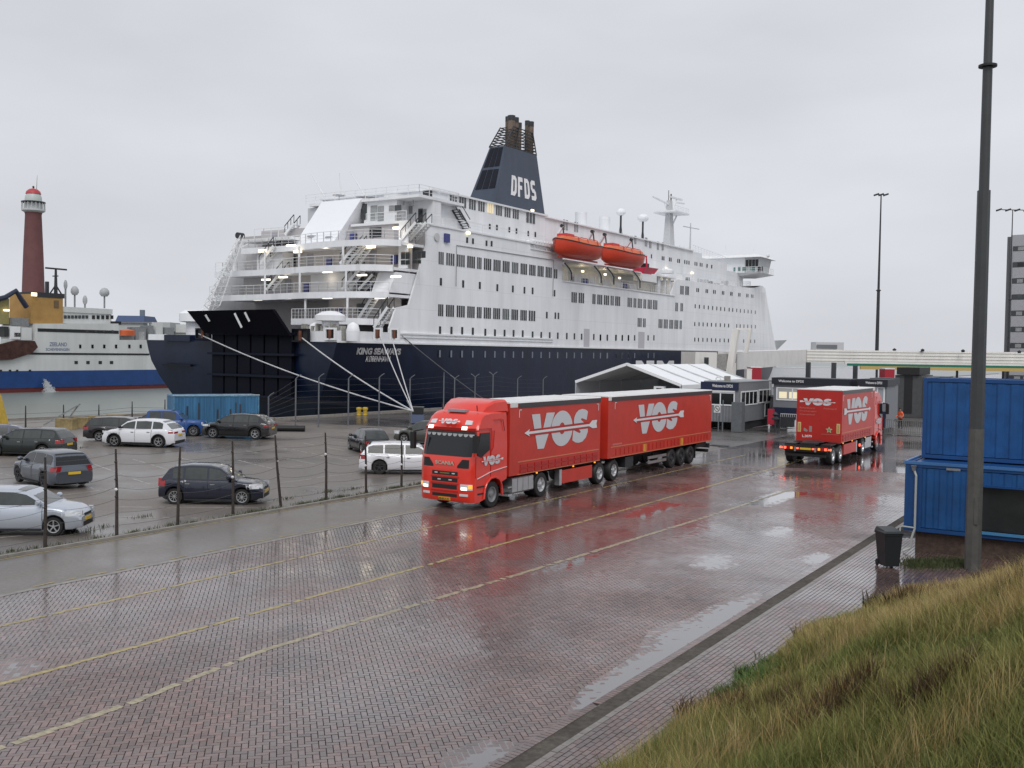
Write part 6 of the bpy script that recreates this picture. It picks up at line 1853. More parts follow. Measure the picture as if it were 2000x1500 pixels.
def prof_of(kind, L_):
    k = L_
    if kind == 'hatch':
        return dict(deck=[(0, .74), (.05, .92), (.3, .97), (k * .5, .93), (k - 1.15, .93), (k - .5, .84), (k - .12, .70), (k, .60)],
                    roof=[(.10, .93), (.36, 1.30), (.60, 1.43), (1.2, 1.475), (1.9, 1.46), (2.35, 1.38), (k - .98, .93)], ws=(4, 6), rw=(0, 2),
                    sw=[(.55, .95), (1.02, 1.85), (1.93, 2.95)], doors=[.98, 1.9, k - 1.12], handles=[1.05, 2.0], head=(k - .62, .62, .80, .10), tail=(.28, .70, 1.0, .06))
    if kind == 'silver':
        return dict(deck=[(0, .74), (.05, .92), (.3, .97), (k * .5, .92), (k - 1.15, .95), (k - .5, .86), (k - .12, .72), (k, .62)],
                    roof=[(.10, .93), (.36, 1.26), (.60, 1.38), (1.2, 1.435), (1.9, 1.42), (2.3, 1.34), (k - .95, .93)], ws=(4, 6), rw=(0, 2),
                    sw=[(.55, 1.2), (1.28, 2.85)], doors=[1.25, k - 1.14], handles=[1.35], head=(k - .55, .62, .78, .10), tail=(.28, .70, 1.0, .06))
    if kind == 'wagon':
        return dict(deck=[(0, .78), (.05, .95), (.3, 1.0), (k * .5, .95), (k - 1.3, .96), (k - .55, .86), (k - .12, .72), (k, .62)],
                    roof=[(.06, .95), (.42, 1.38), (.62, 1.46), (1.6, 1.50), (2.5, 1.47), (2.9, 1.38), (k - 1.15, .95)], ws=(4, 6), rw=(0, 2),
                    sw=[(.42, 1.15), (1.23, 2.15), (2.23, 3.35)], doors=[1.19, 2.19, k - 1.3], handles=[1.3, 2.3], head=(k - .7, .64, .80, .12), tail=(.34, .74, .98, .18))
    if kind == 'suv':
        return dict(deck=[(0, .86), (.05, 1.03), (.3, 1.10), (k * .5, 1.05), (k - 1.25, 1.08), (k - .55, .99), (k - .12, .84), (k, .70)],
                    roof=[(.12, 1.06), (.62, 1.46), (.95, 1.58), (1.8, 1.63), (2.6, 1.60), (3.0, 1.50), (k - .98, 1.06)], ws=(4, 6), rw=(0, 2),
                    sw=[(.72, 1.35), (1.43, 2.38), (2.46, 3.5)], doors=[1.4, 2.42, k - 1.2], handles=[1.5, 2.5], head=(k - .65, .80, .93, .15), tail=(.35, .86, .96, .45), pz=.68)
    if kind == 'classic':
        return dict(deck=[(0, .66), (.06, .80), (.3, .84), (k * .5, .84), (k - 1.2, .86), (k - .5, .80), (k - .08, .72), (k, .64)],
                    roof=[(.10, .82), (.48, 1.24), (.66, 1.33), (1.2, 1.38), (1.8, 1.37), (2.15, 1.31), (k - 1.08, .84)], ws=(4, 6), rw=(0, 2),
                    sw=[(.7, 1.35), (1.42, 2.45)], doors=[1.38, k - 1.2], handles=[1.5], head=(k - .25, .56, .70, .2), tail=(.2, .56, .76, .12))
    if kind == 'round':
        return dict(deck=[(0, .62), (.12, .84), (.5, .96), (k * .5, .93), (k - 1.1, .92), (k - .5, .82), (k - .12, .66), (k, .55)],
                    roof=[(.45, .92), (.85, 1.22), (1.25, 1.42), (1.75, 1.49), (2.25, 1.47), (2.6, 1.37), (k - .98, .92)], ws=(4, 6), rw=(0, 2),
                    sw=[(1.0, 1.6), (1.68, 2.85)], doors=[1.64, k - 1.1], handles=[1.75], head=(k - .5, .62, .82, .10), tail=(.35, .62, .80, .10))
    if kind == 'offroad':
        return dict(deck=[(0, .98), (.05, 1.05), (.3, 1.06), (k * .5, 1.06), (k - 1.15, 1.06), (k - .4, 1.02), (k - .05, .98), (k, .92)],
                    roof=[(.03, 1.05), (.10, 1.60), (.2, 1.68), (1.0, 1.70), (1.6, 1.69), (1.95, 1.64), (k - 1.12, 1.05)], ws=(4, 6), rw=(0, 2),
                    sw=[(.25, 1.0), (1.1, 2.0)], doors=[1.05, k - 1.2], handles=[1.15], head=(k - .1, .78, .95, .2), tail=(.08, .78, .98, .1))
def car_at(px, py, which, head_cam, label, kind, L_, Wd, paint, wb, fo, rw=.32, near=-1, group=None, **k):
    """near wheel's contact point in the picture; head_cam = heading, degrees left of straight ahead"""
    P_ = G(px, py)
    a = R(head_cam) + AZ                         # heading, counter-clockwise from +Y
    fwd = Vector((-math.sin(a), math.cos(a), 0)); right = Vector((math.cos(a), math.sin(a), 0))
    yy_ = (L_ - fo) if which == 'f' else (L_ - fo - wb)
    org = P_ - fwd * yy_ - right * (near * (Wd / 2 - .12))
    T = thing('parked_car', label, 'car', (org.x, org.y, 0), a, group)
    pr = prof_of(kind, L_)
    make_car(T, L_, Wd, 1.5, paint, wb=wb, fo=fo, rw=rw, prof=pr, **k)
    return T
CG = 'cars parked behind the wire fence'
PSILV = mat('silver_paint', (.50, .54, .60), .28, metal=.5, coat=.6)
PNAVY = mat('midnight_paint', (.010, .013, .030), .22, metal=.2, coat=.8)
PBLACK = mat('black_paint', (.010, .010, .011), .2, coat=.8)
PGREY = mat('slate_paint', (.10, .115, .14), .28, metal=.5, coat=.7)
PWHITE = mat('white_paint', (.72, .73, .76), .3, coat=.7)
PBRN = mat('dark_grey_paint', (.020, .018, .020), .22, metal=.2, coat=.7)
PGRN = mat('dark_green_paint', (.012, .018, .017), .25, metal=.2, coat=.7)
PBLUE = mat('mid_blue_paint', (.020, .075, .26), .35, coat=.4)
POLIV = mat('olive_grey_paint', (.075, .078, .068), .3, metal=.3, coat=.6)
car_at(106, 1046, 'f', -86, 'silver three door hatchback cut off by the left edge, nearest car to the viewer', 'silver', 3.95, 1.70, PSILV, 2.46, .80, .30, near=1, group=CG, spokes=5)
car_at(473, 986, 'f', -88, 'midnight blue hatchback parked alone in front of the fence, facing right', 'hatch', 3.98, 1.70, PNAVY, 2.57, .78, .31, near=1, group=CG, spokes=9)
car_at(88, 953, 'r', 47, 'slate grey estate car seen from behind with red tail lamps, above the silver hatchback', 'wagon', 4.66, 1.82, PGREY, 2.70, .92, .33, near=-1, group=CG, rim=DARK, glass=GLASSD)
car_at(84, 893, 'r', 84, 'near black estate with a pale roof edge at the left, rear end to the right', 'wagon', 4.62, 1.80, PGRN, 2.65, .90, .33, near=-1, group=CG)
car_at(194, 862, 'r', -84, 'dark hatchback with tall red tail lamps partly hidden behind the white electric SUV', 'wagon', 4.5, 1.77, PBRN, 2.6, .9, .32, near=1, group=CG)
car_at(224, 872, 'f', 84, 'white electric SUV with black wheel arches, facing left', 'suv', 4.58, 1.85, PWHITE, 2.77, .86, .36, near=-1, group=CG, dark_sill=True, rim=ALU)
car_at(416, 856, 'f', 84, 'black electric SUV in front of the blue shipping container, facing left', 'suv', 4.66, 1.89, PBLACK, 2.90, .84, .37, near=-1, group=CG, dark_sill=False, rim=ALU)
car_at(378, 852, 'f', -84, 'old blue boxy off-road vehicle between the white and the black SUV', 'offroad', 3.75, 1.65, PBLUE, 2.35, .60, .36, near=1, group=CG, boxy=True, spokes=8, rim=STEEL)
car_at(684, 878, 'f', 26, 'small old black hatchback seen from behind, above the white estate', 'classic', 3.85, 1.64, PBLACK, 2.45, .72, .29, near=-1, group=CG, plate=mat('dark_plate', (.05, .05, .05), .5))
car_at(790, 866, 'f', 70, 'dark olive round backed car half hidden behind the truck cab', 'round', 4.2, 1.80, POLIV, 2.53, .85, .33, near=-1, group=CG)
car_at(741, 926, 'r', -84, 'white estate car with its front hidden behind the truck cab', 'wagon', 4.72, 1.84, PWHITE, 2.84, .90, .34, near=1, group=CG, rim=DARK, glass=GLASSD)
car_at(262, 846, 'f', 86, 'dark car whose roof just shows above the white electric SUV', 'hatch', 4.1, 1.75, PBRN, 2.5, .8, .31, near=-1, group=CG)
car_at(-30, 884, 'r', -70, 'dark blue car at the very left edge, beyond the near black estate', 'hatch', 4.0, 1.72, mat('indigo_paint', (.020, .024, .075), .3, coat=.5), 2.5, .8, .31, near=1, group=CG)
# ================================================================ FENCES, CONTAINERS, GATE AREA, FAR HARBOUR
def at(px, py, D): return Vector((0, 0, H)) + ray(px, py) * D
# ---- wire fence between lot and lane
POSTM = mat('old_post', (.045, .035, .030), .75, noise=.5, nscale=9)
WIREM = mat('fence_wire', (.09, .088, .085), .6)
fe = thing('wire_fence', 'leaning dark posts with barbed wire strands between the parking lot and the lane', 'fence', (-28.0, 18, 0))
posts = [((-60, 1100), (-62, 905)), ((88, 1072), (87, 893)), ((228, 1046), (227, 877)), ((347, 1026), (351, 873)), ((455, 1004), (454, 861)), ((549, 989), (538, 850)), ((637, 976), (636, 845)), ((715, 963), (714, 851)), ((784, 951), (785, 860)), ((850, 941), (851, 850)), ((905, 930), (905, 842)), ((955, 922), (955, 838))]
tops = []
for b_, t_ in posts:
    p0 = G(*b_); tp = XP(*t_, p0.x) if True else p0
    tp = Vector((p0.x + random.uniform(-.03, .03), tp.y, tp.z))
    o0 = Vector((-28.0, 18, 0)); mb = MB()
    mid = p0.lerp(tp, .55) + Vector((0, random.uniform(-.04, .04), 0))
    mb.tube([p0 - o0 - Vector((0, 0, .1)), mid - o0, tp - o0], .04, 6, radii=[.055, .045, .03])
    for k in range(3): q = p0.lerp(tp, .45 + .2 * k) - o0; mb.lathe([(.03, -.035), (.058, 0), (.03, .035)], q, n=6)
    mb.build('post', POSTM, fe); tops.append((p0, tp))
    q = p0.lerp(tp, random.uniform(.45, .8)) - o0
    if random.random() < .5: m2 = MB(); m2.lathe([(.03, -.05), (.062, 0), (.03, .05)], q, n=6); m2.build('insulator', DECAL, fe)
for f_ in (.12, .27, .42, .56, .70, .83, .95):
    mb = MB(); pts_ = []
    for (a0, a1), (b0, b1) in zip(tops[:-1], tops[1:]):
        A0 = a0.lerp(a1, f_); B0 = b0.lerp(b1, f_)
        for k in range(6):
            t = k / 6; q = A0.lerp(B0, t); q.z -= .10 * 4 * t * (1 - t) * (1 + .6 * math.sin(f_ * 37)); pts_.append(q - o0)
    mb.tube(pts_, .0065, 4); mb.build('wire', WIREM, fe)
# ---- low fence along the quay at the left
fq = thing('quay_fence', 'thin grey post and wire fence along the water at the left', 'fence', G(50, 838))
o0 = fq.location.copy(); tops = []
for b_, t_ in [((-60, 846), (-60, 796)), ((50, 838), (50, 792)), ((124, 832), (123, 790)), ((193, 824), (193, 790)), ((258, 818), (258, 784)), ((322, 828), (322, 780))]:
    p0 = G(*b_); hh = (p0 - Vector((0, 0, H))).dot(Vector((-math.sin(AZ), math.cos(AZ), 0))) * (b_[1] - t_[1]) / F
    tp = p0 + Vector((0, 0, hh)); mb = MB(); mb.tube([p0 - o0, tp - o0], .04, 6, radii=[.07, .035]); mb.build('post', DARK, fq); tops.append((p0, tp))
for f_ in (.25, .45, .65):
    mb = MB(); mb.tube([a.lerp(b, f_) - o0 for a, b in tops], .012, 4); mb.build('wire', WIREM, fq)
# ---- tall steel security fence posts in front of the ferry
fs = thing('security_fence', 'tall grey steel posts with angled barbed wire arms in front of the ferry stern', 'fence', G(577, 836))
o0 = fs.location.copy(); tops = []
GPOST = mat('post_grey', (.13, .14, .155), .5)
for b_, ty, arm in [((524, 838), 770, 1), ((577, 837), 732, 1), ((622, 834), 730, 1), ((680, 831), 732, 1), ((740, 829), 730, 1), ((800, 824), 733, 1), ((866, 818), 727, 0), ((887, 816), 734, 2), ((927, 812), 731, 2), ((962, 809), 727, 3), ((1010, 806), 735, 1), ((1060, 803), 736, 1)]:
    p0 = G(*b_); dpt = (p0 - Vector((0, 0, H))).dot(Vector((-math.sin(AZ), math.cos(AZ), 0)))
    hh = dpt * (b_[1] - ty) / F * .93; tp = p0 + Vector((0, 0, hh)); mb = MB(); mb.tube([p0 - o0, tp - o0], .055, 8)
    cam_r = Vector((math.cos(AZ), math.sin(AZ), 0))
    pst = mb.build('post', GPOST, fs)
    dirs = {1: [1], 0: [0], 2: [-1, 1], 3: [-1, 1]}[arm]
    for d_ in dirs:
        mb = MB(); mb.tube([tp - o0, tp - o0 + cam_r * (.16 * d_) + Vector((0, 0, .16)), tp - o0 + cam_r * (.40 * d_) + Vector((0, 0, .32))], .035, 6); mb.build('arm', GPOST, pst)
    tops.append((p0, tp))
for f_ in (.12, .25, .38, .5, .62, .74, .86, .98):
    mb = MB(); mb.tube([a.lerp(b, f_) - o0 for a, b in tops], .008, 4); mb.build('wire', WIREM, fs)
# quay clutter
def small(name, label, cat, build, mname, loc, rz=0, group=None, smooth=None):
    mb_ = MB(); build(mb_); o_ = mb_.build(name, mname, None, smooth); o_.location = loc; o_.rotation_euler = (0, 0, rz); return tag(o_, label, cat, group)
T = thing('mooring_stand', 'small steel quay stand with a dark box where the mooring ropes end', 'mooring post', G(815, 827), AZ)
mb = MB(); mb.box(-.45, .55, -.3, .3, .05, .75); mb.build('lower_grille', mat('grille_blue', (.10, .13, .22), .5), T)
mb = MB(); mb.box(-.40, .50, -.28, .28, .78, 1.30); mb.build('dark_box', BLACK, T)
mb = MB(); mb.bar((-.5, 0, .0), (-.5, 0, 1.45), .10, .10); mb.bar((-.5, 0, 1.38), (.55, 0, 1.38), .07, .07); mb.bar((-.5, 0, 1.2), (-.9, 0, 1.9), .08, .08); mb.build('frame', STEEL, T)
for k, px in enumerate((701, 713)):
    small('bollard', ['left of the two yellow bollards at the quay edge under the ferry name', 'right of the two yellow bollards at the quay edge, with a slanting brace'][k], 'bollard',
          lambda m_: m_.lathe([(.22, 0), (.2, .45), (.28, .55), (.25, .7), (.05, .75)], n=12), YELLOW, G(px, 811), group='yellow bollards', smooth=50)
small('pipe_section', 'long black pipe lying on the ground beside the black SUV', 'pipe', lambda m_: m_.cyl((-2.6, 0, .22), (2.6, 0, .22), .22, n=12), BLACK, G(525, 842), AZ + .05, smooth=60)
for k, (px, py) in enumerate(((130, 838), (160, 835), (192, 832), (228, 829))):
    small('concrete_block', ['leftmost', 'second from left', 'third from left', 'rightmost'][k] + ' of the four yellowish concrete blocks on the quay edge', 'concrete block', lambda m_: m_.box(-.75, .75, -.3, .3, 0, .75), mat('yellow_concrete', (.30, .23, .11), .8, noise=.4, nscale=2), G(px, py), AZ - .3, 'concrete blocks at the quay edge')
T = thing('gangplank_frame', 'thin pale metal ramp frame leaning over the quay edge at the left', 'ramp', G(85, 836), AZ)
mb = MB(); mb.bar((0, 0, .2), (2.4, .6, 1.75), .10, .10); mb.bar((1.2, .6, .2), (2.3, .6, 1.7), .08, .08); mb.build('rail', STEEL, T)
T = thing('yellow_tank', 'yellow painted steel dolphin post at the left edge above the parked cars', 'mooring post', G(-14, 846), AZ)
mb = MB(); mb.hexa([(-1, -.8, 0), (.85, -.8, 0), (.85, .8, 0), (-1, .8, 0)], [(-1, -.6, 2.6), (.25, -.6, 2.6), (.25, .6, 2.6), (-1, .6, 2.6)]); mb.build('body', YELLOW, T)
mb = MB(); mb.bar((.85, -.85, 0), (.78, -.85, 1.35), .08, .08); mb.bar((.78, -.85, 1.35), (.3, -.85, 1.5), .08, .08); mb.build('bracket', RUST, T)

# ---- shipping containers
def corr(mb_, x0, x1, z0, z1, y, n, d=.04, sign=-1):
    """corrugated wall in the plane y, ribs pushed out by d"""
    w_ = (x1 - x0) / n; pr = []
    for k in range(n):
        a = x0 + k * w_; pr += [(a, 0), (a + w_ * .28, 0), (a + w_ * .42, d), (a + w_ * .86, d)]
    pr.append((x1, 0))
    mb_.grid([[Vector((x, y + sign * d_, z)) for x, d_ in pr] for z in (z0, z1)])
def container(T, L_, D_, Hc, m_, frame_m, n=22, open_=None):
    mb_ = MB(); corr(mb_, .12, L_ - .12, .14, Hc - .14, .03, n) if open_ is None else None
    if open_ is not None:
        a, b, c, d = open_
        n1 = max(2, int(n * (a - .12) / L_)); corr(mb_, .12, a, .14, Hc - .14, .03, n1); corr(mb_, b, L_ - .12, .14, Hc - .14, .03, max(2, int(n * (L_ - b) / L_)))
        corr(mb_, a, b, .14, c, .03, max(2, int(n * (b - a) / L_))); corr(mb_, a, b, d, Hc - .14, .03, max(2, int(n * (b - a) / L_)))
    mb_.build('front_wall', m_, T)
    mb_ = MB(); w_ = (D_ - .24) / 8
    pr = []
    for k in range(8): a = .12 + k * w_; pr += [(a, 0), (a + w_ * .3, 0), (a + w_ * .42, .03), (a + w_ * .85, .03)]
    pr.append((D_ - .12, 0))
    for x, sg in ((.03, -1), (L_ - .03, 1)): mb_ = MB(); mb_.grid([[Vector((x + sg * d_, y, z)) for y, d_ in pr] for z in (.14, Hc - .14)]); mb_.build('end_wall', m_, T)
    mb_ = MB(); mb_.box(.1, L_ - .1, D_ - .08, D_ - .03, .1, Hc - .1); mb_.build('back_wall', m_, T)
    mb_ = MB(); mb_.box(.05, L_ - .05, .05, D_ - .05, Hc - .07, Hc - .03); mb_.build('roof', frame_m, T)
    mb_ = MB(); mb_.box(.05, L_ - .05, .05, D_ - .05, .04, .1); mb_.build('floor', DARK, T)
    for x in (0, L_ - .12):
        for y in (0, D_ - .12): mb_ = MB(); mb_.box(x, x + .12, y, y + .12, 0, Hc); mb_.build('corner_post', frame_m, T)
    for z in (.0, Hc - .12):
        for y in (.0, D_ - .12): mb_ = MB(); mb_.box(.12, L_ - .12, y, y + .12, z, z + .12); mb_.build('rail', frame_m, T)
        for x in (0.0, L_ - .12): mb_ = MB(); mb_.box(x, x + .12, .12, D_ - .12, z + .001, z + .12); mb_.build('rail', frame_m, T)
BLUED = mat('container_blue_frame', (.006, .060, .205), .4, noise=.15, nscale=2)
# lower container on a brick plinth
T = thing('blue_container', 'lower bright blue container with a dark window opening, standing on a brick plinth', 'container', (-6.42, 33.5, .66), 0)
container(T, 6.06, 2.44, 2.13, BLUEC, BLUED, 19, open_=(2.02, 4.4, .20, 1.55))
mb = MB(); mb.box(2.0, 4.4, .16, .22, .2, 1.55); w_ = mb.build('window_opening', mat('opening_dark', (.02, .022, .022), .35, noise=.3), T)
mb = MB()
for a, b, c, d in ((1.90, 4.5, 1.55, 1.62), (1.90, 4.5, .12, .2), (1.90, 2.0, .12, 1.62), (4.4, 4.5, .12, 1.62)):
    mb = MB(); mb.box(a, b, -.06, .04, c, d); mb.build('window_frame', BLUED if c != .12 or d > 1 else mat('frame_light_blue', (.06, .22, .42), .4), w_)
mb = MB(); mb.box(.12, .50, -.012, .0, .0, 2.0); mb.build('corner_sheet', BLUED, T)
mb = MB(); mb.box(1.2, 1.6, -.02, .0, 1.98, 2.05); mb.build('lock_plate', STEEL, T)
mb = MB()                                       # parapet round the set back upper box
mb.box(-.03, 6.1, -.03, .04, 2.10, 2.19); mb.box(-.03, .04, .0, 2.44, 2.10, 2.19); mb.build('roof_edge', mat('edge_blue', (.05, .16, .38), .4), T)
T = thing('blue_container', 'upper bright blue corrugated container, set back on top of the lower blue one', 'container', (-6.28, 35.35, 2.81), 0)
container(T, 6.06, 2.44, 2.62, BLUEC, BLUED, 15)
T = thing('brick_plinth', 'low brown brick plinth under the blue containers', 'plinth', (-6.1, 33.7, 0), 0)
mb = MB(); mb.box(0, 6.3, 0, 4, -.1, .655); mb.build('wall', mat('old_brick_wall', (.085, .055, .042), .8, noise=.5, nscale=6, bump=.5, bscale=14), T)
T = thing('downpipe', 'white plastic rain pipe at the left corner of the lower blue container', 'pipe', (-6.15, 33.42, 0))
mb = MB(); mb.tube([(.0, 0, 2.62), (.04, 0, 2.50), (.08, -.03, 2.42), (.08, -.03, .75), (.0, -.06, .45), (-.02, -.06, .15), (-.22, -.15, .04)], .035, 8); mb.build('pipe', mat('pvc', (.42, .44, .42), .5), T)
mb = MB(); mb.lathe([(.05, 0), (.07, .10), (.09, .16)], (0, 0, 2.56), n=10); mb.build('hopper', STEEL, T)
mb = MB(); mb.tube([(.06, -.03, .78), (-.28, -.06, .80), (-.34, -.06, .76), (-.38, -.10, .2)], .025, 8); mb.build('side_branch', mat('pvc'), T)
# wheeled bin
bl = G(1741, 1110)
T = thing('wheelie_bin', 'dark grey wheeled rubbish bin standing in front of the blue container', 'rubbish bin', (bl.x, bl.y, 0), AZ + R(6))
BINM = mat('bin_plastic', (.012, .016, .018), .45)
T.scale = (.78, .85, 1.0)
mb = MB(); mb.hexa([(-.27, -.05, .06), (.27, -.05, .06), (.27, .50, .06), (-.27, .50, .06)], [(-.34, -.12, 1.0), (.34, -.12, 1.0), (.34, .62, 1.0), (-.34, .62, 1.0)]); bb = mb.build('body', BINM, T)
mb = MB(); mb.box(-.36, .36, -.14, .64, .96, 1.02); mb.build('rim', BINM, T)
mb = MB(); mb.hexa([(-.36, -.17, 1.03), (.36, -.17, 1.03), (.36, .64, 1.03), (-.36, .64, 1.03)], [(-.30, -.10, 1.08), (.30, -.10, 1.08), (.30, .60, 1.14), (-.30, .60, 1.14)]); mb.build('lid', BINM, T)
for s_ in (-1, 1): mb = MB(); mb.cyl((s_ * .26, .52, .10), (s_ * .31, .52, .10), .10, n=14); mb.build('wheel', BLACK, T)
mb = MB(); mb.tube([(-.3, .68, 1.04), (.3, .68, 1.04)], .02, 6); mb.build('handle', BINM, T)
# ---- big lamp post at the right
pb = G(1899, 1113)
T = thing('lamp_post', 'thick grey tapering lamp post close to the viewer beside the blue containers', 'lamp post', (pb.x, pb.y, 0))
PG = mat('post_paint', (.045, .05, .052), .45, noise=.15, nscale=2)
PG2 = mat('post_weathered', (.09, .088, .080), .6, noise=.25, nscale=3)
z1 = YP(1914, 838, pb.y).z; z2 = YP(1924, 372, pb.y).z; z3 = YP(1936, 128, pb.y).z
mb = MB(); mb.cyl((0, 0, -.3), (0, 0, z1), .228, .205, n=8, caps=True); mb.build('lower_tube', PG2, T)
mb = MB(); mb.cyl((0, 0, z1), (0, 0, z2), .198, .178, n=8); mb.build('middle_tube', PG, T)
mb = MB(); mb.cyl((0, 0, z2), (0, 0, z3), .140, .130, n=12); mb.build('upper_tube', PG, T, smooth=60)
mb = MB(); mb.cyl((0, 0, z3), (0, 0, z3 + 6), .120, .09, n=12); mb.build('top_tube', PG, T, smooth=60)
mb = MB(); mb.lathe([(.13, -.04), (.25, -.03), (.25, .03), (.13, .06)], (0, 0, z3), n=16); mb.build('ring', BLACK, T)
mb = MB(); mb.box(.03, .13, -.226, -.19, 1.35, 2.15); mb.build('service_hatch', PG2, T)
for s_ in (-1, 1): mb = MB(); mb.bar((0, 0, z3 + 5.9), (s_ * 1.2, 0, z3 + 6.1), .08, .08); mb.box(min(s_ * .9, s_ * 1.7), max(s_ * .9, s_ * 1.7), -.25, .25, z3 + 6.0, z3 + 6.15); mb.build('lamp_head', DARK, T)

# ---- blue container on the quay (worn)
bL = G(338, 846); bR = G(506, 842)
dr = (bR - bL); Lc = dr.length; ang = math.atan2(dr.y, dr.x)
T = thing('worn_container', 'weathered light blue shipping container with rust streaks behind the parked cars', 'container', (bL.x, bL.y, 0), ang)
container(T, Lc, 2.44, 2.62, BLUEL, mat('worn_frame', (.08, .21, .33), .5, noise=.5, nscale=2), 24)
for x in (.9, 1.7, 3.0, 3.9, 4.3, 4.6): mb = MB(); mb.box(x, x + random.uniform(.05, .14), -.03, -.012, .3 + random.random() * .6, 1.6 + random.random() * .8); mb.build('rust_patch', mat('dark_rust', (.035, .03, .035), .7), T)
mb = MB(); mb.box(-.02, Lc + .02, -.03, .14, 2.60, 2.66); mb.build('pale_top_rail', mat('pale_rail', (.45, .50, .53), .5, noise=.3), T)

# ---- white event tent
T = thing('marquee', 'white marquee with an open gable end, standing between the truck and the ferry', 'tent', (-46.0, 84.5, 0))
WT = 10.7; LT = 19.0; ZE = 3.3; ZR = 5.08
mb = MB()
for s_, (xa, xb) in enumerate(((0, WT / 2), (WT / 2, WT))):
    za, zb_ = (ZE, ZR) if s_ == 0 else (ZR, ZE)
    n = 4
    for k in range(n):
        mb = MB(); rws = []
        for y in np.linspace(k * LT / n + .03, (k + 1) * LT / n - .03, 5):
            sag = -.03 * math.sin((y - k * LT / n) / (LT / n) * math.pi)
            rws.append([Vector((xa + (xb - xa) * t, y, za + (zb_ - za) * t + sag - .10 * math.sin(t * math.pi))) for t in (0, .25, .5, .75, 1)])
        mb.grid(rws); mb.build('roof_panel', TENTW, T, smooth=60)
mb = MB(); mb.bar((0, -.05, ZE), (WT / 2, -.05, ZR), .12, .26); mb.bar((WT / 2, -.05, ZR), (WT, -.05, ZE), .12, .26); mb.build('gable_edge', TENTW, T)
for k in range(5):
    y = k * LT / 4
    for x in (.05, WT - .05): mb = MB(); mb.bar((x, y, 0), (x, y, ZE), .14, .14); mb.build('leg', ALU, T)
    mb = MB(); mb.bar((.05, y, ZE), (WT / 2, y, ZR - .05), .1, .16); mb.bar((WT / 2, y, ZR - .05), (WT - .05, y, ZE), .1, .16); mb.build('rafter', ALU, T)
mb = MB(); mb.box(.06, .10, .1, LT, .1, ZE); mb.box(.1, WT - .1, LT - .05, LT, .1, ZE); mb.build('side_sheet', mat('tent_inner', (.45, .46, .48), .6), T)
mb = MB(); mb.box(WT - .10, WT + .02, -.05, LT, ZE - .38, ZE + .02); mb.build('valance', TENTW, T)
mb = MB(); mb.box(WT - 2.3, WT - .3, .6, 3.0, 0, 2.9); mb.build('inner_cabin', DARK, T)
mb = MB(); a = YP(1283, 742, 84.3); mb.box(WT - 2.6, WT - 1.6, -.15, .3, 2.45, 3.15); o = mb.build('air_unit', WHITE2, T)
mb = MB(); mb.box(WT - 2.35, WT - 1.85, -.17, -.14, 2.5, 3.0); mb.build('unit_grille', BLACK, o)

# ---- gate offices
NAVYS = mat('sign_navy', (.008, .014, .05), .4)
T = thing('gate_office', 'grey gate office cabin with white framed windows and a navy blue sign', 'cabin', (-31.0, 79.0, 0))
mb = MB()
mb.box(0, 2.98, 0, 8.5, .62, 3.85); ow = mb.build('wall', GREYW, T)
for k in range(11): mb = MB(); mb.box(.05 + k * .265, .05 + k * .265 + .02, -.012, .0, .65, 1.95); mb.build('panel_joint', DARK, ow)
mb = MB(); mb.box(-.25, 2.95, -.14, -.02, 3.22, 3.86); sg = mb.build('sign', NAVYS, T)
put_text('sign_lettering', 'Welcome to DFDS', (.75, -.145, 3.43), (1, 0, 0), (0, 0, 1), .25, 1.75, DECAL, sg, bold=.02, thick=.01)
def win(par, x0, x1, z0, z1, y=0, axis='x', frame=.07, pm=GLASSD, mull=1, fm=WHITE2):
    mb_ = MB()
    f_ = frame
    if axis == 'x':
        B = lambda a, b, c, d, t0, t1: MB().box(a, b, y + t0, y + t1, c, d)
    else:
        B = lambda a, b, c, d, t0, t1: MB().box(y - t1, y - t0, a, b, c, d)
    o_ = B(x0, x1, z0, z1, -.02, .01).build('window', pm, par)
    for a, b, c, d in ((x0 - f_, x1 + f_, z1, z1 + f_), (x0 - f_, x1 + f_, z0 - f_, z0), (x0 - f_, x0, z0, z1), (x1, x1 + f_, z0, z1)): B(a, b, c, d, -.05, .01).build('frame', fm, o_)
    for k in range(mull):
        xm = x0 + (x1 - x0) * (k + 1) / (mull + 1); B(xm - f_ / 2, xm + f_ / 2, z0, z1, -.045, .01).build('mullion', fm, o_)
    return o_
win(ow, .30, 2.55, 2.05, 2.95, 0, 'x', .09, mull=1)
mb = MB(); mb.box(.18, 2.66, -.10, .0, 3.05, 3.18); mb.build('shutter_box', WHITE2, ow)
win(ow, .5, 4.4, 2.05, 3.05, 2.98, 'y', .09, mull=3)
win(ow, 4.9, 8.0, 2.1, 3.1, 2.98, 'y', .09, mull=2)
win(ow, 6.6, 7.9, .9, 1.95, 2.98, 'y', .09, mull=0)
mb = MB(); mb.box(.88, 1.45, -.02, -.005, 1.35, 1.98); ns = mb.build('no_smoking_sign', DECAL, ow)
cx_, cz_ = 1.165, 1.67
mb = MB(); mb.tube([(cx_ + .22 * math.cos(t), -.03, cz_ + .22 * math.sin(t)) for t in np.linspace(0, 2 * math.pi, 25)], .022, 5); mb.build('sign_ring', BLACK, ns)
mb = MB(); mb.bar((cx_ - .15, -.03, cz_ + .15), (cx_ + .15, -.03, cz_ - .15), .02, .03); mb.build('sign_bar', BLACK, ns)
mb = MB(); mb.box(cx_ - .12, cx_ + .12, -.028, -.022, cz_ - .03, cz_ + .01); mb.build('cigarette', BLACK, ns)
mb = MB(); mb.box(-.02, 3.02, -.02, 8.52, 3.86, 3.94); mb.build('roof', mat('roof_grey', (.30, .31, .32), .6), T)
mb = MB(); mb.box(1.55, 1.95, .4, .8, 3.94, 4.35); mb.build('roof_vent', CONC, T)
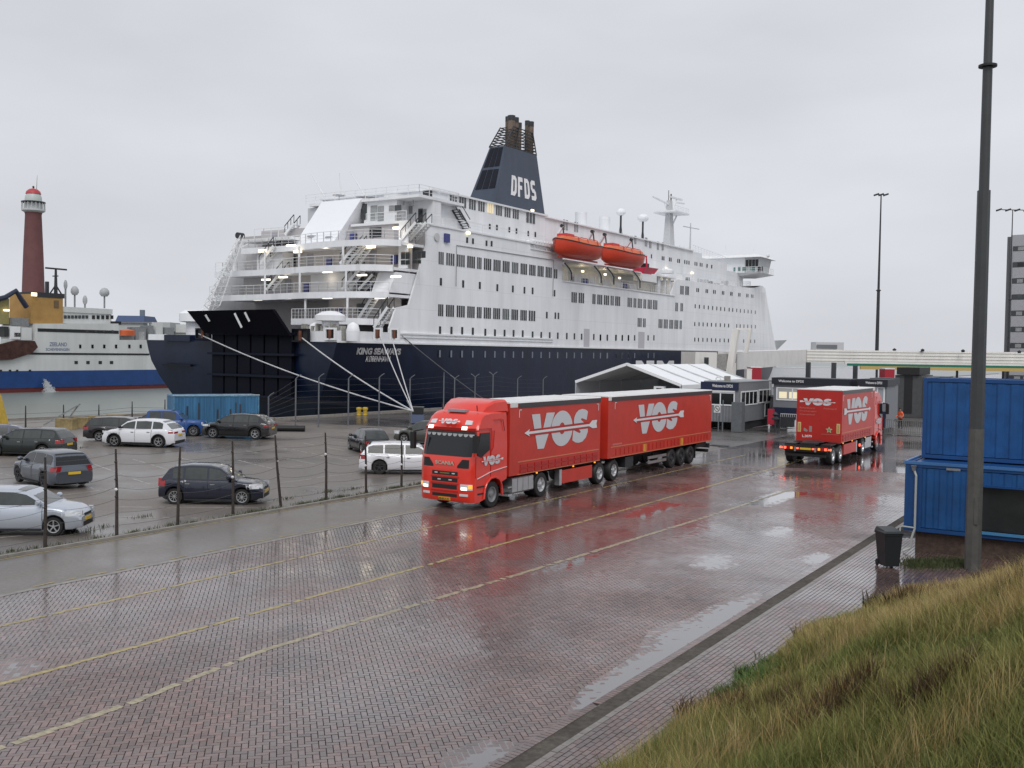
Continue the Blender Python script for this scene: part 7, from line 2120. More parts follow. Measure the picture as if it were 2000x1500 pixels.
mb = MB(); mb.tube([(.9, .3, 3.94), (.9, .3, 4.15), (1.05, .3, 4.28), (1.25, .3, 4.2), (1.3, .3, 4.05)], .05, 8); mb.build('goose_neck', WHITE2, T)
for x in (.2, 1.4, 2.7): mb = MB(); mb.box(x, x + .15, .3, 8.0, 0, .62); mb.build('foot', DARK, T)
small('cabinet', 'tall dark grey control cabinet at the corner of the gate office', 'cabinet', lambda m_: m_.box(-.42, .42, 0, .8, 0, 2.35), mat('cabinet_grey', (.12, .13, .14), .5, noise=.2), (-27.55, 77.2, 0))
for k, (x, h_) in enumerate(((-28.6, 2.5), (-28.95, 1.2))):
    small('barrier_post', ['tall thin steel post beside the control cabinet', 'short thin steel post left of the tall one by the cabinet'][k], 'post', lambda m_: m_.cyl((0, 0, 0), (0, 0, h_), .05, n=8), GPOST, (x, 77.0, 0))
def kiosk(label, x0, x1, y, ztop, text, win_spec, extra=0, sign_x=(0.0, 1.0), bottom=.75):
    T_ = thing('gate_kiosk', label, 'kiosk', (x0, y, 0), 0, 'navy gate kiosks')
    W_k = x1 - x0
    mb_ = MB(); mb_.box(0, W_k, 0, 3.0, bottom, ztop - .45); wl_ = mb_.build('wall', mat('kiosk_grey', (.18, .19, .21), .5), T_)
    n = int(W_k / .16)
    mb_ = MB(); corr(mb_, .02, W_k - .02, bottom + .05, 1.75, -.004, n, .03); mb_.build('lower_cladding', mat('kiosk_navy', (.010, .016, .045), .5), T_)
    mb_ = MB(); mb_.box(-.1, W_k + .1, -.25, 3.1, ztop - .55, ztop); cn = mb_.build('canopy', mat('canopy_dark', (.012, .014, .022), .5), T_)
    put_text('sign_lettering', text, (W_k * sign_x[0], -.26, ztop - .37), (1, 0, 0), (0, 0, 1), .20, W_k * (sign_x[1] - sign_x[0]), DECAL, cn, bold=.02, thick=.01)
    if win_spec:
        a, b, c, d, m_ = win_spec; wo = win(wl_, a, b, c, d, 0, 'x', .10, m_, 1)
        for k in range(3):
            if m_ is WARMG: mb_ = MB(); mb_.box(a + .15 + k * (b - a) / 3, a + .05 + (k + 1) * (b - a) / 3 - .1, -.035, -.022, c + .08, d - .28); mb_.build('lit_panel', random.choice([mat('lit_ochre', (.4, .2, .05), .5, emit=(.9, .38, .08), estr=.45), mat('lit_cream', (.6, .55, .4), .5, emit=(1, .85, .55), estr=.5)]), wo)
    for x in (.3, W_k - .4): mb_ = MB(); mb_.box(x, x + .15, .3, 2.7, 0, bottom); mb_.build('foot', DARK, T_)
    return T_
WARMG = mat('window_grey_lit', (.30, .31, .33), .3, emit=(.8, .75, .6), estr=.10)
kiosk('navy gate kiosk with a warmly lit window, left of the truck driving away', -26.8, -20.6, 84, 4.25, 'Welcome to DFDS', (.35, 2.9, 2.45, 3.35, WARMG), sign_x=(.08, .42))
kiosk('small middle navy kiosk canopy showing above the red truck that drives away', -20.2, -18.6, 90, 4.3, 'DFDS', None, sign_x=(.3, .7))
kiosk('navy gate kiosk with a pale window, above the cab of the departing truck', -19.9, -17.75, 84.5, 4.3, 'Welcome to DFDS', (.95, 1.9, 2.5, 3.6, mat('pale_window', (.32, .35, .38), .3)), sign_x=(.25, .85), bottom=.4)
# metal landing with balusters beside the kiosk
T = thing('steel_landing', 'pale steel landing with vertical balusters between the office and the kiosk', 'platform', (-28.0, 86.5, 0))
mb = MB(); mb.box(0, 1.3, 0, 1.5, 2.55, 2.65); mb.build('deck', STEEL, T)
for k in range(10): mb = MB(); mb.bar((.05 + k * .13, 0, 2.65), (.05 + k * .13, 0, 3.75), .04, .04); mb.build('baluster', WHITE2, T)
mb = MB(); mb.bar((0, 0, 3.78), (1.3, 0, 3.78), .06, .06); mb.build('top_rail', WHITE2, T)
mb = MB(); mb.box(.1, 1.2, .2, 1.4, 0, 2.5); mb.build('base_block', GREYW, T)
small('red_cabinet', 'narrow red fire cabinet between the office and the kiosk', 'cabinet', lambda m_: m_.box(-.22, .22, 0, .4, .5, 1.75), mat('fire_red', (.42, .015, .04), .5), (-25.9, 80.5, 0))
small('planter_box', 'dark box on the ground in front of the left white gate', 'box', lambda m_: m_.box(-.5, .5, 0, .6, 0.3, 1.1), DARK, (-24.9, 81.6, 0))
def gate(label, x0, x1, y, h_, m_):
    T_ = thing('palisade_gate', label, 'gate', (x0, y, 0), 0, 'low steel gates')
    n = int((x1 - x0) / .16)
    for k in range(n + 1): mb_ = MB(); mb_.bar((k * .16, 0, .1), (k * .16, 0, h_), .035, .035); mb_.build('bar', m_, T_)
    for z in (.12, h_ - .03): mb_ = MB(); mb_.bar((0, 0, z), (x1 - x0, 0, z), .05, .06); mb_.build('gate_rail', m_, T_)
gate('pale steel barred gate left of the truck driving away', -25.6, -21.6, 82.3, 1.35, mat('gate_pale', (.50, .50, .50), .5))
gate('dull steel barred gate right of the truck, in front of the orange clad worker', -17.6, -14.8, 83.5, 1.2, mat('gate_dull', (.14, .14, .13), .6))
small('bollard_post', 'dark ridged post in front of the left pale gate', 'bollard', lambda m_: (m_.cyl((0, 0, 0), (0, 0, .95), .07, n=8), m_.lathe([(.07, .95), (.3, 1.0), (.3, 1.1), (.1, 1.25), (.25, 1.4), (.05, 1.6)], n=10)), DARK, (-25.2, 79.6, 0))
# dark gate building behind the kiosks
T = thing('gatehouse', 'dark grey gatehouse with tall black openings behind the kiosks', 'building', at(1746, 820, 104).xy.to_3d())
mb = MB(); mb.box(0, 2.6, 0, 6, 0, 4.3); gw = mb.build('wall', mat('gatehouse_grey', (.07, .072, .075), .6, noise=.2), T)
mb = MB(); mb.box(.2, 2.4, -.3, 5.5, 4.35, 5.1); mb.build('upper_box', mat('gatehouse_black', (.012, .012, .012), .6), T)
mb = MB(); mb.box(.9, 1.7, -.03, .01, .4, 4.2); mb.build('opening', BLACK, gw)
mb = MB(); mb.box(2.6, 4.6, 1, 6, 0, 4.2); mb.build('side_wall', mat('gatehouse_side', (.11, .115, .12), .6), T)
for x in (2.9, 3.5): mb = MB(); mb.box(x, x + .2, .96, 1.0, 1.5, 3.3); mb.build('slit_window', GLASSD, T)
# ---- worker in orange
def person(label, loc, rz, pose='stand'):
    T_ = thing('person', label, 'person', loc, rz)
    pts_ = [((0, 0, .95), (.16, .12)), ((0, 0, 1.12), (.15, .11)), ((0, .02, 1.36), (.19, .12)), ((0, .03, 1.50), (.09, .08)), ((0, .05, 1.60), (.075, .08)), ((0, .06, 1.70), (.085, .10)), ((0, .06, 1.79), (.05, .06)),
            ((.10, 0, .88), (.10, .10)), ((.12, .05, .48), (.075, .08)), ((.13, -.02, .10), (.05, .055)), ((.14, .12, .04), (.045, .035)),
            ((-.10, 0, .88), (.10, .10)), ((-.12, -.03, .48), (.075, .08)), ((-.13, -.10, .10), (.05, .055)), ((-.14, .05, .04), (.045, .035)),
            ((.19, .02, 1.43), (.075, .075)), ((.27, .04, 1.15), (.055, .055)), ((.24, .26, 1.05), (.042, .042)), ((.22, .34, 1.04), (.04, .02)),
            ((-.19, .02, 1.43), (.075, .075)), ((-.30, .02, 1.18), (.055, .055)), ((-.42, .20, 1.10), (.042, .042)), ((-.45, .28, 1.10), (.04, .02))]
    ed = [(0, 1), (1, 2), (2, 3), (3, 4), (4, 5), (5, 6), (0, 7), (7, 8), (8, 9), (9, 10), (0, 11), (11, 12), (12, 13), (13, 14), (2, 15), (15, 16), (16, 17), (17, 18), (2, 19), (19, 20), (20, 21), (21, 22)]
    me = bpy.data.meshes.new('body'); me.from_pydata([p_[0] for p_ in pts_], ed, []); ob = bpy.data.objects.new('body', me); COL.objects.link(ob)
    sk = ob.modifiers.new('skin', 'SKIN'); sk.use_smooth_shade = True
    for v_, p_ in zip(me.skin_vertices[0].data, pts_): v_.radius = p_[1]
    me.skin_vertices[0].data[0].use_root = True
    ob.modifiers.new('sub', 'SUBSURF').levels = 2
    ob.modifiers['sub'].render_levels = 2
    dg = bpy.context.evaluated_depsgraph_get(); m2 = bpy.data.meshes.new_from_object(ob.evaluated_get(dg)); bpy.data.objects.remove(ob)
    o_ = bpy.data.objects.new('body', m2); COL.objects.link(o_); o_.parent = T_
    m2.materials.clear()
    for m_ in (HIVIS, mat('work_trousers', (.02, .022, .03), .8), SKIN, BLACK): m2.materials.append(m_)
    for p_ in m2.polygons:
        z = p_.center.z; x = abs(p_.center.x)
        p_.material_index = 2 if (z > 1.52) else (3 if z < .12 else (1 if z < .92 and x < .24 else 0))
        if p_.center.y > .27 and z < 1.2 and z > .9: p_.material_index = 2
    mb_ = MB(); mb_.lathe([(.105, 1.70), (.11, 1.76), (.08, 1.83), (.02, 1.85)], (0, .05, 0), n=12); mb_.build('hair', mat('hair_brown', (.05, .03, .02), .7), T_)
    mb_ = MB(); mb_.tube([(.19 * math.cos(t) * 1.02, .01 + .125 * math.sin(t) * 1.02, 1.10) for t in np.linspace(0, 2 * math.pi, 13)], .02, 4); mb_.build('reflective_band', mat('reflective', (.7, .72, .6), .4), T_)
    return T_
pp = G(1758, 838)
person('worker in an orange high visibility jacket standing behind the right hand gate', (pp.x, pp.y, 0), R(150))
# ---- covered passenger walkway to the ferry
T = thing('passenger_walkway', 'long pale covered passenger walkway on steel columns leading to the ferry', 'walkway', at(1576, 697, 200) * 1.0)
T.location.z = 0
o0 = Vector(T.location)
A0 = at(1576, 700, 196); B0 = at(2150, 694, 205); A0.z = B0.z = 0
def corridor(name, P0, P1, zb0, zt0, zb1, zt1, wd, m_, ribs=0):
    d_ = (P1 - P0); d_.z = 0; L_ = d_.length; d_.normalize(); nn = Vector((-d_.y, d_.x, 0)) * wd
    m2 = MB()
    bot = [P0, P1, P1 + nn, P0 + nn]; zb_ = [zb0, zb1, zb1, zb0]; zt_ = [zt0, zt1, zt1, zt0]
    m2.hexa([(p.x - o0.x, p.y - o0.y, z) for p, z in zip(bot, zb_)], [(p.x - o0.x, p.y - o0.y, z) for p, z in zip(bot, zt_)])
    o_ = m2.build(name, m_, T)
    for k in range(ribs):
        f0 = (k + .5) / ribs; m2 = MB()
        a = P0 - nn * .01; b = P1 - nn * .01
        za = zb0 + (zt0 - zb0) * f0; zb2 = zb1 + (zt1 - zb1) * f0
        m2.bar((a.x - o0.x, a.y - o0.y, za), (b.x - o0.x, b.y - o0.y, zb2), .12, .12); m2.build('side_rib', mat('rib_pale', (.62, .60, .55), .5), o_)
    return o_
zt_a = at(1576, 683, 196).z; zb_a = at(1576, 707, 196).z
corridor('corridor', A0, B0, zb_a, zt_a, zb_a, zt_a + .3, 3.0, CREAM, 4)
E0 = at(1440, 704, 152); E0.z = 0; E1 = at(1577, 700, 197); E1.z = 0
corridor('boarding_bridge', E0, E1, at(1440, 722, 152).z, at(1440, 687, 152).z, at(1577, 711, 197).z, at(1577, 683, 197).z, 3.0, mat('bridge_beige', (.78, .76, .74), .5, noise=.1, nscale=.5))
C0 = at(1358, 704, 146); C0.z = 0; C1 = at(1400, 704, 148); C1.z = 0; C2 = at(1440, 704, 152); C2.z = 0
corridor('boarding_head', C0, C1, at(1360, 722, 147).z, at(1360, 687, 147).z, at(1400, 722, 147).z, at(1400, 688, 147).z, 3.2, CREAM)
corridor('bellows', C1, C2, at(1400, 723, 148).z, at(1400, 692, 148).z, at(1440, 724, 150).z, at(1440, 691, 150).z, 2.6, mat('bellows_grey', (.33, .32, .30), .6, noise=.3))
m2 = MB(); a = at(1375, 712, 145.8) - o0; b = at(1384, 698, 145.8) - o0; m2.hexa([(a.x, a.y, a.z), (b.x, b.y, a.z), (b.x, b.y + .1, a.z), (a.x, a.y + .1, a.z)], [(a.x, a.y, b.z), (b.x, b.y, b.z), (b.x, b.y + .1, b.z), (a.x, a.y + .1, b.z)]); m2.build('window', GLASSM, T)
for (p_, q_, w_) in (((1424, 735), (1438, 643), .9), ((1438, 643), (1465, 643), .35), ((1465, 643), (1457, 690), .5)):
    a = at(*p_, 150) - o0; b = at(*q_, 150) - o0; m2 = MB(); m2.bar(a, b, w_, w_); m2.build('lifting_frame', CREAM, T)
a = at(1425, 735, 150.5) - o0; m2 = MB(); m2.bar((a.x, a.y, 0), (a.x, a.y, a.z + 2), 1.4, 1.4); m2.build('frame_leg', CREAM, T)
for px, D_ in ((1579, 190), (1629, 190), (1671, 196), (1727, 197), (1798, 199), (1870, 200), (1960, 200)):
    a = at(px, 704, D_) - o0; m2 = MB(); m2.bar((a.x, a.y, 0), (a.x, a.y, zb_a), .75 if px < 1700 else .4, .75 if px < 1700 else .4); m2.build('column', mat('column_grey', (.055, .06, .07), .5) if px < 1700 else BLACK, T)
m2 = MB(); a = at(1594, 682, 197) - o0; b = at(1640, 671, 197) - o0
d_ = (B0 - A0).normalized(); 
pA = at(1594, 680, 197) - o0; pB = at(1648, 680, 197) - o0; zz0, zz1 = at(1594, 684, 197).z, at(1594, 668, 197).z; nn = Vector((-d_.y, d_.x, 0)) * 2.4
m2.hexa([(pA.x, pA.y, zz0), (pB.x, pB.y, zz0), (pB.x + nn.x, pB.y + nn.y, zz0), (pA.x + nn.x, pA.y + nn.y, zz0)], [(pA.x, pA.y, zz1), (pB.x, pB.y, zz1), (pB.x + nn.x, pB.y + nn.y, zz1), (pA.x + nn.x, pA.y + nn.y, zz1)]); ru = m2.build('roof_unit', mat('unit_pale', (.55, .56, .57), .5), T)
pA2 = at(1595, 677, 196.8) - o0; pB2 = at(1635, 677, 196.8) - o0; z0_, z1_ = at(1595, 680.5, 196.8).z, at(1595, 673, 196.8).z
m2 = MB(); m2.hexa([(pA2.x, pA2.y, z0_), (pB2.x, pB2.y, z0_), (pB2.x, pB2.y + .1, z0_), (pA2.x, pA2.y + .1, z0_)], [(pA2.x, pA2.y, z1_), (pB2.x, pB2.y, z1_), (pB2.x, pB2.y + .1, z1_), (pA2.x, pA2.y + .1, z1_)]); m2.build('unit_grille', mat('grille_grey', (.16, .17, .18), .5), ru)
for (py, m_, w_, x0, D_) in ((712, mat('pipe_green', (.015, .16, .10), .5), .45, 1655, 190), (718, mat('band_yellow', (.50, .36, .12), .5), .6, 1680, 186), (708.5, CREAM, .5, 1650, 193)):
    a = at(x0, py, D_) - o0; b = at(2150, py, D_ + 6) - o0; b.z = a.z; m2 = MB(); m2.bar(a, b, w_ * .6, w_); m2.build('service_pipe', m_, T)
for px in (1747, 1802, 1881, 1991): a = at(px, 680, 199) - o0; m2 = MB(); m2.lathe([(.25, 0), (.4, .35), (.05, .6)], (a.x, a.y, zt_a), n=8); m2.build('roof_cap', DARK, T)
# ---- white trailers and boxes under the walkway
def box_thing(name, label, cat, pl, pr, pt, pbm, D_, depth, m_, group=None, ribs=0):
    a = at(pl, pbm, D_); b = at(pr, pbm, D_); z0_, z1_ = 0.0 if pbm is None else max(0.0, a.z), at(pl, pt, D_).z
    d_ = b - a; d_.z = 0; L_ = d_.length
    T_ = thing(name, label, cat, (a.x, a.y, 0), math.atan2(d_.y, d_.x), group)
    m3 = MB(); m3.box(0, L_, 0, depth, z0_, z1_); bo = m3.build('body', m_, T_)
    m3 = MB(); m3.box(-.03, L_ + .03, -.04, depth, z1_, z1_ + .12); m3.build('top_edge', WHITE2, T_)
    for k in range(ribs): m3 = MB(); m3.box((k + .5) * L_ / ribs, (k + .5) * L_ / ribs + .06, -.03, 0, z0_ + .1, z1_ - .1); m3.build('rib', WHITE2, bo)
    return T_
WTR = mat('trailer_white', (.76, .78, .82), .4, noise=.06)
box_thing('white_trailer', 'large white box trailer under the walkway, left of the first dark column', 'trailer', 1487, 1577, 718, 752, 212, 2.5, WTR, 'white trailers under the walkway', 2)
box_thing('white_trailer', 'white box trailer under the walkway with narrow ribs, between the dark columns', 'trailer', 1583, 1625, 717, 752, 214, 2.5, WTR, 'white trailers under the walkway', 8)
box_thing('white_trailer', 'white box trailer under the walkway above the truck driving away', 'trailer', 1629, 1722, 718, 752, 216, 2.5, WTR, 'white trailers under the walkway', 3)
box_thing('red_container', 'dark red container standing left of the white trailers under the walkway', 'container', 1466, 1487, 718, 755, 145, 2.5, mat('container_red', (.36, .015, .03), .5))
box_thing('red_crate', 'small red crate under the walkway beside the dark gatehouse', 'crate', 1728, 1747, 721, 742, 130, 2.0, mat('container_red'))
box_thing('concrete_column', 'pale concrete block stack between the marquee and the red container', 'column', 1458, 1468, 722, 750, 138, 1.5, CREAM)
# low white car/van seen between kiosk and blue container
# ---- light masts
def mast_lamp(label, px, py_top, D_, r_=.32, heads=3, arms=False):
    a = at(px, py_top, D_); T_ = thing('light_mast', label, 'light mast', (a.x, a.y, 0), 0, 'distant light masts')
    m3 = MB(); m3.cyl((0, 0, 0), (0, 0, a.z * .5), r_ * 1.35, r_ * 1.0, n=8); m3.build('lower_tube', DARK, T_)
    m3 = MB(); m3.cyl((0, 0, a.z * .5), (0, 0, a.z), r_ * .8, r_ * .4, n=8); m3.build('upper_tube', DARK, T_)
    m3 = MB(); m3.lathe([(r_, -.2), (r_ * 1.8, 0), (r_, .2)], (0, 0, a.z * .5), n=8); m3.build('collar', DARK, T_)
    cam_r = Vector((math.cos(AZ), math.sin(AZ), 0))
    for k in range(heads):
        off = (k - (heads - 1) / 2) * (1.0 if not arms else 1.9); q = cam_r * off
        m3 = MB(); m3.bar((q.x - cam_r.x * .5, q.y - cam_r.y * .5, a.z - .2), (q.x + cam_r.x * .5, q.y + cam_r.y * .5, a.z + .15), .5, .35); m3.build('flood_light', DARK, T_)
    m3 = MB(); m3.bar(tuple(-cam_r * (1.2 if not arms else 2.2) + Vector((0, 0, a.z))), tuple(cam_r * (1.2 if not arms else 2.2) + Vector((0, 0, a.z))), .15, .15); m3.build('cross_arm', DARK, T_)
mast_lamp('tall thin light mast rising behind the covered walkway in the middle right', 1721, 380, 215)
mast_lamp('distant light mast with two side arms in front of the office tower', 1978, 410, 210, .22, 4, True)
# ---- office tower at the right edge
a = at(1968, 672, 235); b = at(2110, 668, 225)
d_ = b - a; d_.z = 0; ang = math.atan2(d_.y, d_.x)
T = thing('office_tower', 'grey office tower with dark window bands at the right edge', 'building', (a.x, a.y, 0), ang)
TWm = mat('tower_concrete', (.38, .38, .40), .6, noise=.1); TWd = mat('tower_band', (.05, .055, .06), .3)
ztop_t = at(1968, 460, 235).z
nf = 9; fh = 3.72
m3 = MB(); m3.box(0, 16, .05, 12, 0, ztop_t); tw = m3.build('wall', TWm, T)
z = ztop_t
for k in range(nf):
    zt_ = ztop_t - 2.6 - k * fh
    if zt_ < 2: break
    m3 = MB(); m3.box(.5, 16.01, -.02, .05, zt_ - 1.15, zt_); bd = m3.build('window_band', TWd, tw)
    for j in range(7): m3 = MB(); m3.box(1.6 + j * 2.0, 2.9 + j * 2.0, -.05, -.02, zt_ - 1.0, zt_ - .15); m3.build('window', random.choice([GLASSM, GLASSL, GLASSD]), bd)
    m3 = MB(); m3.box(.6, 16.02, -.10, .05, zt_ - fh + .1, zt_ - 1.2); m3.build('facade_panel', TWm, tw)
m3 = MB(); m3.box(-.9, .4, .5, 3, 0, ztop_t - .3); m3.build('stair_shaft', mat('tower_shaft', (.11, .115, .12), .6), T)

# ================================================================ FISHING VESSEL
f0 = G(0, 768, -2.6); f1 = G(310, 758.5, -2.6)
fd = (f1 - f0).normalized(); fn = Vector((fd.y, -fd.x, 0))
fn = fn if (Vector((0, 0, 0)) - f0).dot(fn) > 0 else -fn
T = thing('trawler', 'white and blue trawler with a tan funnel, across the water at the left', 'ship', (f0.x, f0.y, -2.6), math.atan2(fd.y, fd.x))
def FS(px, py, off=0.0):
    P_ = hit(px, py, fn, fn.dot(f0) - off); q = P_ - f0; return q.dot(fd), q.z
def to_loc(u, off, z): return Vector((u, off, z))   # local: x along, y away from the viewer
TW = mat('trawler_white', (.62, .63, .62), .45, noise=.12, nscale=.35, streak=True)
TB = mat('trawler_blue', (.012, .055, .20), .4, noise=.2, nscale=.5)
TR = mat('trawler_red', (.16, .03, .03), .6, noise=.2)
TT = mat('trawler_tan', (.42, .24, .07), .5, noise=.2, nscale=.5)
u_a, _ = FS(-150, 740); u_b = FS(345, 740)[0] + 6
def fbox(name, par, pl, pr, pt, pbm, m_, y0=0.0, y1=8.0, zb=None):
    a = FS(pl, pbm, y0); b = FS(pr, pt, y0); m3 = MB(); m3.box(a[0], b[0], y0, y1, a[1] if zb is None else zb, b[1]); return m3.build(name, m_, par)
zbl = FS(100, 724)[1]
m3 = MB(); m3.hexa([(u_a, .6, -3), (u_b, .6, -3), (u_b, 12, -3), (u_a, 12, -3)], [(u_a, .1, .75), (u_b, .1, .95), (u_b, 12, .95), (u_a, 12, .75)]); m3.build('boot_topping', TR, T)
m3 = MB(); m3.box(u_a, u_b, 0, 12, .8, zbl); hb = m3.build('hull', TB, T)
m3 = MB(); m3.box(u_a, u_b, .05, 12, zbl, FS(0, 700)[1]); wh_ = m3.build('upper_hull', TW, T)
pts_ = [(0, 702), (30, 697), (68, 688), (72, 632), (232, 632), (234, 664), (292, 664), (345, 664), (345, 702)]
poly = [FS(*p) for p in pts_]
m3 = MB(); m3.prism(poly, lambda u, v_, t: Vector((u, t, v_)), .08, 10); fix_normals(m3.build('superstructure', TW, T))
for (pl, pr, pt, pbm) in ((48, 292, 690.5, 692.5), (74, 232, 646, 647.5)): fbox('black_line', T, pl, pr, pt, pbm, BLACK, .02, .08)
for x in (170, 187, 203, 220): fbox('porthole', T, x - 2, x + 2, 645, 649, GLASSM, .0, .08)
for x in (157, 181, 204, 227, 253, 275): fbox('window', T, x - 2, x + 2, 673, 680, GLASSD, .0, .08)
for x in (149, 172, 196, 218): fbox('window', T, x - 3.2, x + 3.2, 705, 711, GLASSM, .0, .05)
for x in (2, 20, 34, 59): fbox('scupper', T, x - 2, x + 2, 722, 726, BLACK, -.06, .05)
for s_, l, r, t, b in (('ZEELAND', 97, 131, 669, 676), ('SCHEVENINGEN', 90, 136, 680, 685)):
    a = FS(l, b); c = FS(r, t); put_text('ship_name', s_, (a[0], .06, a[1]), (1, 0, 0), (0, 0, 1), c[1] - a[1], c[0] - a[0], mat('name_blue', (.16, .20, .30), .5), T, bold=.02, thick=.01)
fu = fbox('funnel', T, 60, 123, 578, 632, TT, 1.0, 7)
m3 = MB(); a = FS(60, 632, 1); b = FS(130, 578, 1)
fbox('funnel_rim', T, 62, 126, 574, 579, DARK, .9, 7.1); fbox('vent', fu, 106, 115, 587, 601, mat('vent_brown', (.15, .10, .05), .6), .9, 1.0)
fbox('funnel_pipe', T, 92, 96, 550, 576, DARK, 2, 2.6)
fbox('aft_funnel', T, -30, 18, 583, 632, mat('trawler_olive', (.30, .26, .10), .5, noise=.2), 1.0, 7)
m3 = MB(); m3.box(FS(124, 600)[0], FS(228, 600)[0], 1.5, 9, FS(200, 634)[1], FS(200, 612, 1.5)[1]); br = m3.build('bridge', TW, T)
m3 = MB(); m3.box(FS(124, 600)[0], FS(229, 600)[0], 1.3, 9.5, FS(200, 613, 1.5)[1], FS(200, 603, 1.5)[1]); m3.build('bridge_roof', TW, T)
for x in (183, 192, 201, 210, 219): fbox('window', br, x - 2.6, x + 2.6, 616, 623, GLASSD, 1.4, 1.5)
for x in range(128, 172, 7): fbox('window', br, x - 2.5, x + 2.5, 616, 622, GLASSM, 1.4, 1.5)
def fdish(px, t, b, w_):
    a = FS(px, t, 4); c = FS(px, b, 4); m3 = MB(); m3.cyl((a[0], 4, c[1]), (a[0], 4, a[1]), .18, n=6); o_ = m3.build('dish_post', STEEL, T)
    m3 = MB(); m3.lathe([(w_ * .6, -.8), (w_, -.3), (w_ * .95, .3), (w_ * .5, .8), (.05, .9)], (a[0], 4, a[1]), n=14); m3.build('dome', mat('dome_grey', (.40, .41, .42), .5), o_, smooth=60)
fdish(146, 568, 602, .75); fdish(204, 571, 602, .95); fdish(128, 556, 602, .35); fdish(166, 586, 602, .45)
a = FS(109, 525, 3); c = FS(109, 575, 3); m3 = MB(); m3.cyl((a[0], 3, c[1]), (a[0], 3, a[1]), .35, .2, n=8); b1 = FS(89, 524, 3); b2 = FS(130, 526, 3); m3.bar((b1[0], 3, a[1]), (b2[0], 3, a[1]), .3, .3); m3.bar((b1[0] + 1.5, 3, a[1] - 1.4), (b2[0] - 1.8, 3, a[1] - 1.3), .2, .2)
m3.bar((a[0] - 1.3, 3, c[1]), (a[0], 3, a[1] - 3), .2, .2); m3.bar((a[0] + 1.3, 3, c[1]), (a[0], 3, a[1] - 3), .2, .2); m3.build('radar_mast', DARK, T)
m3 = MB()
pc = [FS(-20, 588, .5), FS(10, 581, .5), FS(31, 568, .5), FS(42, 585, .5), FS(52, 600, .5)]
m3.tube([(p[0], .5, p[1]) for p in pc], .45, 8); m3.build('deck_crane', mat('crane_dark', (.02, .025, .05), .5), T)
pn = [FS(-40, 706), FS(-40, 668), (FS(0, 672)), FS(30, 664), FS(64, 666), FS(70, 678), FS(58, 690), FS(20, 702)]
m3 = MB(); m3.prism(pn, lambda u, v_, t: Vector((u, t, v_)), -.6, .05); fix_normals(m3.build('trawl_net', mat('net_brown', (.07, .028, .022), .9, noise=.6, nscale=1.2, bump=1.0, bscale=3), T))
for (l, r, t, b, m_) in ((8, 17, 638, 658, DARK), (20, 40, 638, 662, WHITE2), (28, 40, 650, 658, BLACK), (42, 62, 640, 664, TW), (24, 56, 622, 636, STEEL), (224, 237, 628, 634, BLACK)):
    fbox('deck_gear', T, l, r, t, b, m_, .3, 3)
# work light on the funnel
a = FS(66, 575, .8); m3 = MB(); m3.box(a[0] - .5, a[0] + .5, .6, .8, a[1] - .3, a[1] + .3); m3.build('work_lamp', LAMPW, T)
a = FS(12, 606, .8); m3 = MB(); m3.box(a[0] - .5, a[0] + .5, .6, .8, a[1] - .15, a[1] + .15); m3.build('work_lamp', LAMPW, T)
# rescue boat and foredeck gear
a = FS(234, 652, 1); b = FS(263, 652, 1)
T2 = thing('workboat', 'small orange boat on the deck of the trawler at the left', 'boat', (f0.x, f0.y, -2.6), math.atan2(fd.y, fd.x))
m3 = MB(); L_ = b[0] - a[0]; rws = []
for k in range(9):
    t = k / 8; e = abs(2 * t - 1); bb_ = 1.0 * (1 - e ** 3) + .05; x = a[0] + L_ * t
    rws.append([Vector((x, 1 - bb_, a[1] + .7)), Vector((x, 1 - bb_ * .7, a[1] - .3)), Vector((x, 1 + bb_ * .7, a[1] - .3)), Vector((x, 1 + bb_, a[1] + .7)), Vector((x, 1, a[1] + 1.0 - .3 * e))])
    rws[-1].append(rws[-1][0])
m3.grid(rws); fix_normals(m3.build('hull', mat('boat_orange', (.75, .16, .06), .5), T2, smooth=60))
for k, (l, r, t, b) in enumerate(((236, 262, 656, 664), (265, 285, 640, 664), (290, 300, 636, 664), (305, 318, 630, 664), (322, 340, 640, 664), (270, 282, 648, 664))): fbox('foredeck_gear', T, l, r, t, b, random.choice([TW, STEEL, mat('gear_beige', (.45, .43, .38), .6)]), 1.5, 4)
for (l, r, y) in ((232, 300, 630), (250, 300, 640)): a = FS(l, y, 3); b = FS(r, y, 3); m3 = MB(); m3.bar((a[0], 3, a[1]), (b[0], 3, b[1]), .25, .25); m3.bar((b[0] - 1, 3, b[1]), (b[0] - 1, 3, b[1] - 4), .2, .2); m3.build('derrick', STEEL, T)
# cooling water gushing from the hull
a = FS(83, 746); m3 = MB(); rng2 = random.Random(3)
for k in range(900):
    t = rng2.random() ** .6; w_ = 1.7 * t; x = a[0] + rng2.gauss(0, .5) * (w_ * .75 + .12) + .5 * t; z = a[1] + .5 - 2.9 * t ** 1.3; y = -.2 - 1.4 * t - rng2.random() * .4
    s_ = .04 + .05 * t; m3.add([(x - s_, y, z), (x + s_, y, z), (x, y - .05, z + s_ * 3)], [(0, 1, 2)])
sp = m3.build('water_spray', mat('spray_white', (.80, .82, .83), .6)); sp.location = (f0.x, f0.y, -2.6); sp.rotation_euler = (0, 0, math.atan2(fd.y, fd.x)); tag(sp, 'white spray of cooling water pouring from the trawler hull', 'water', kind='stuff')
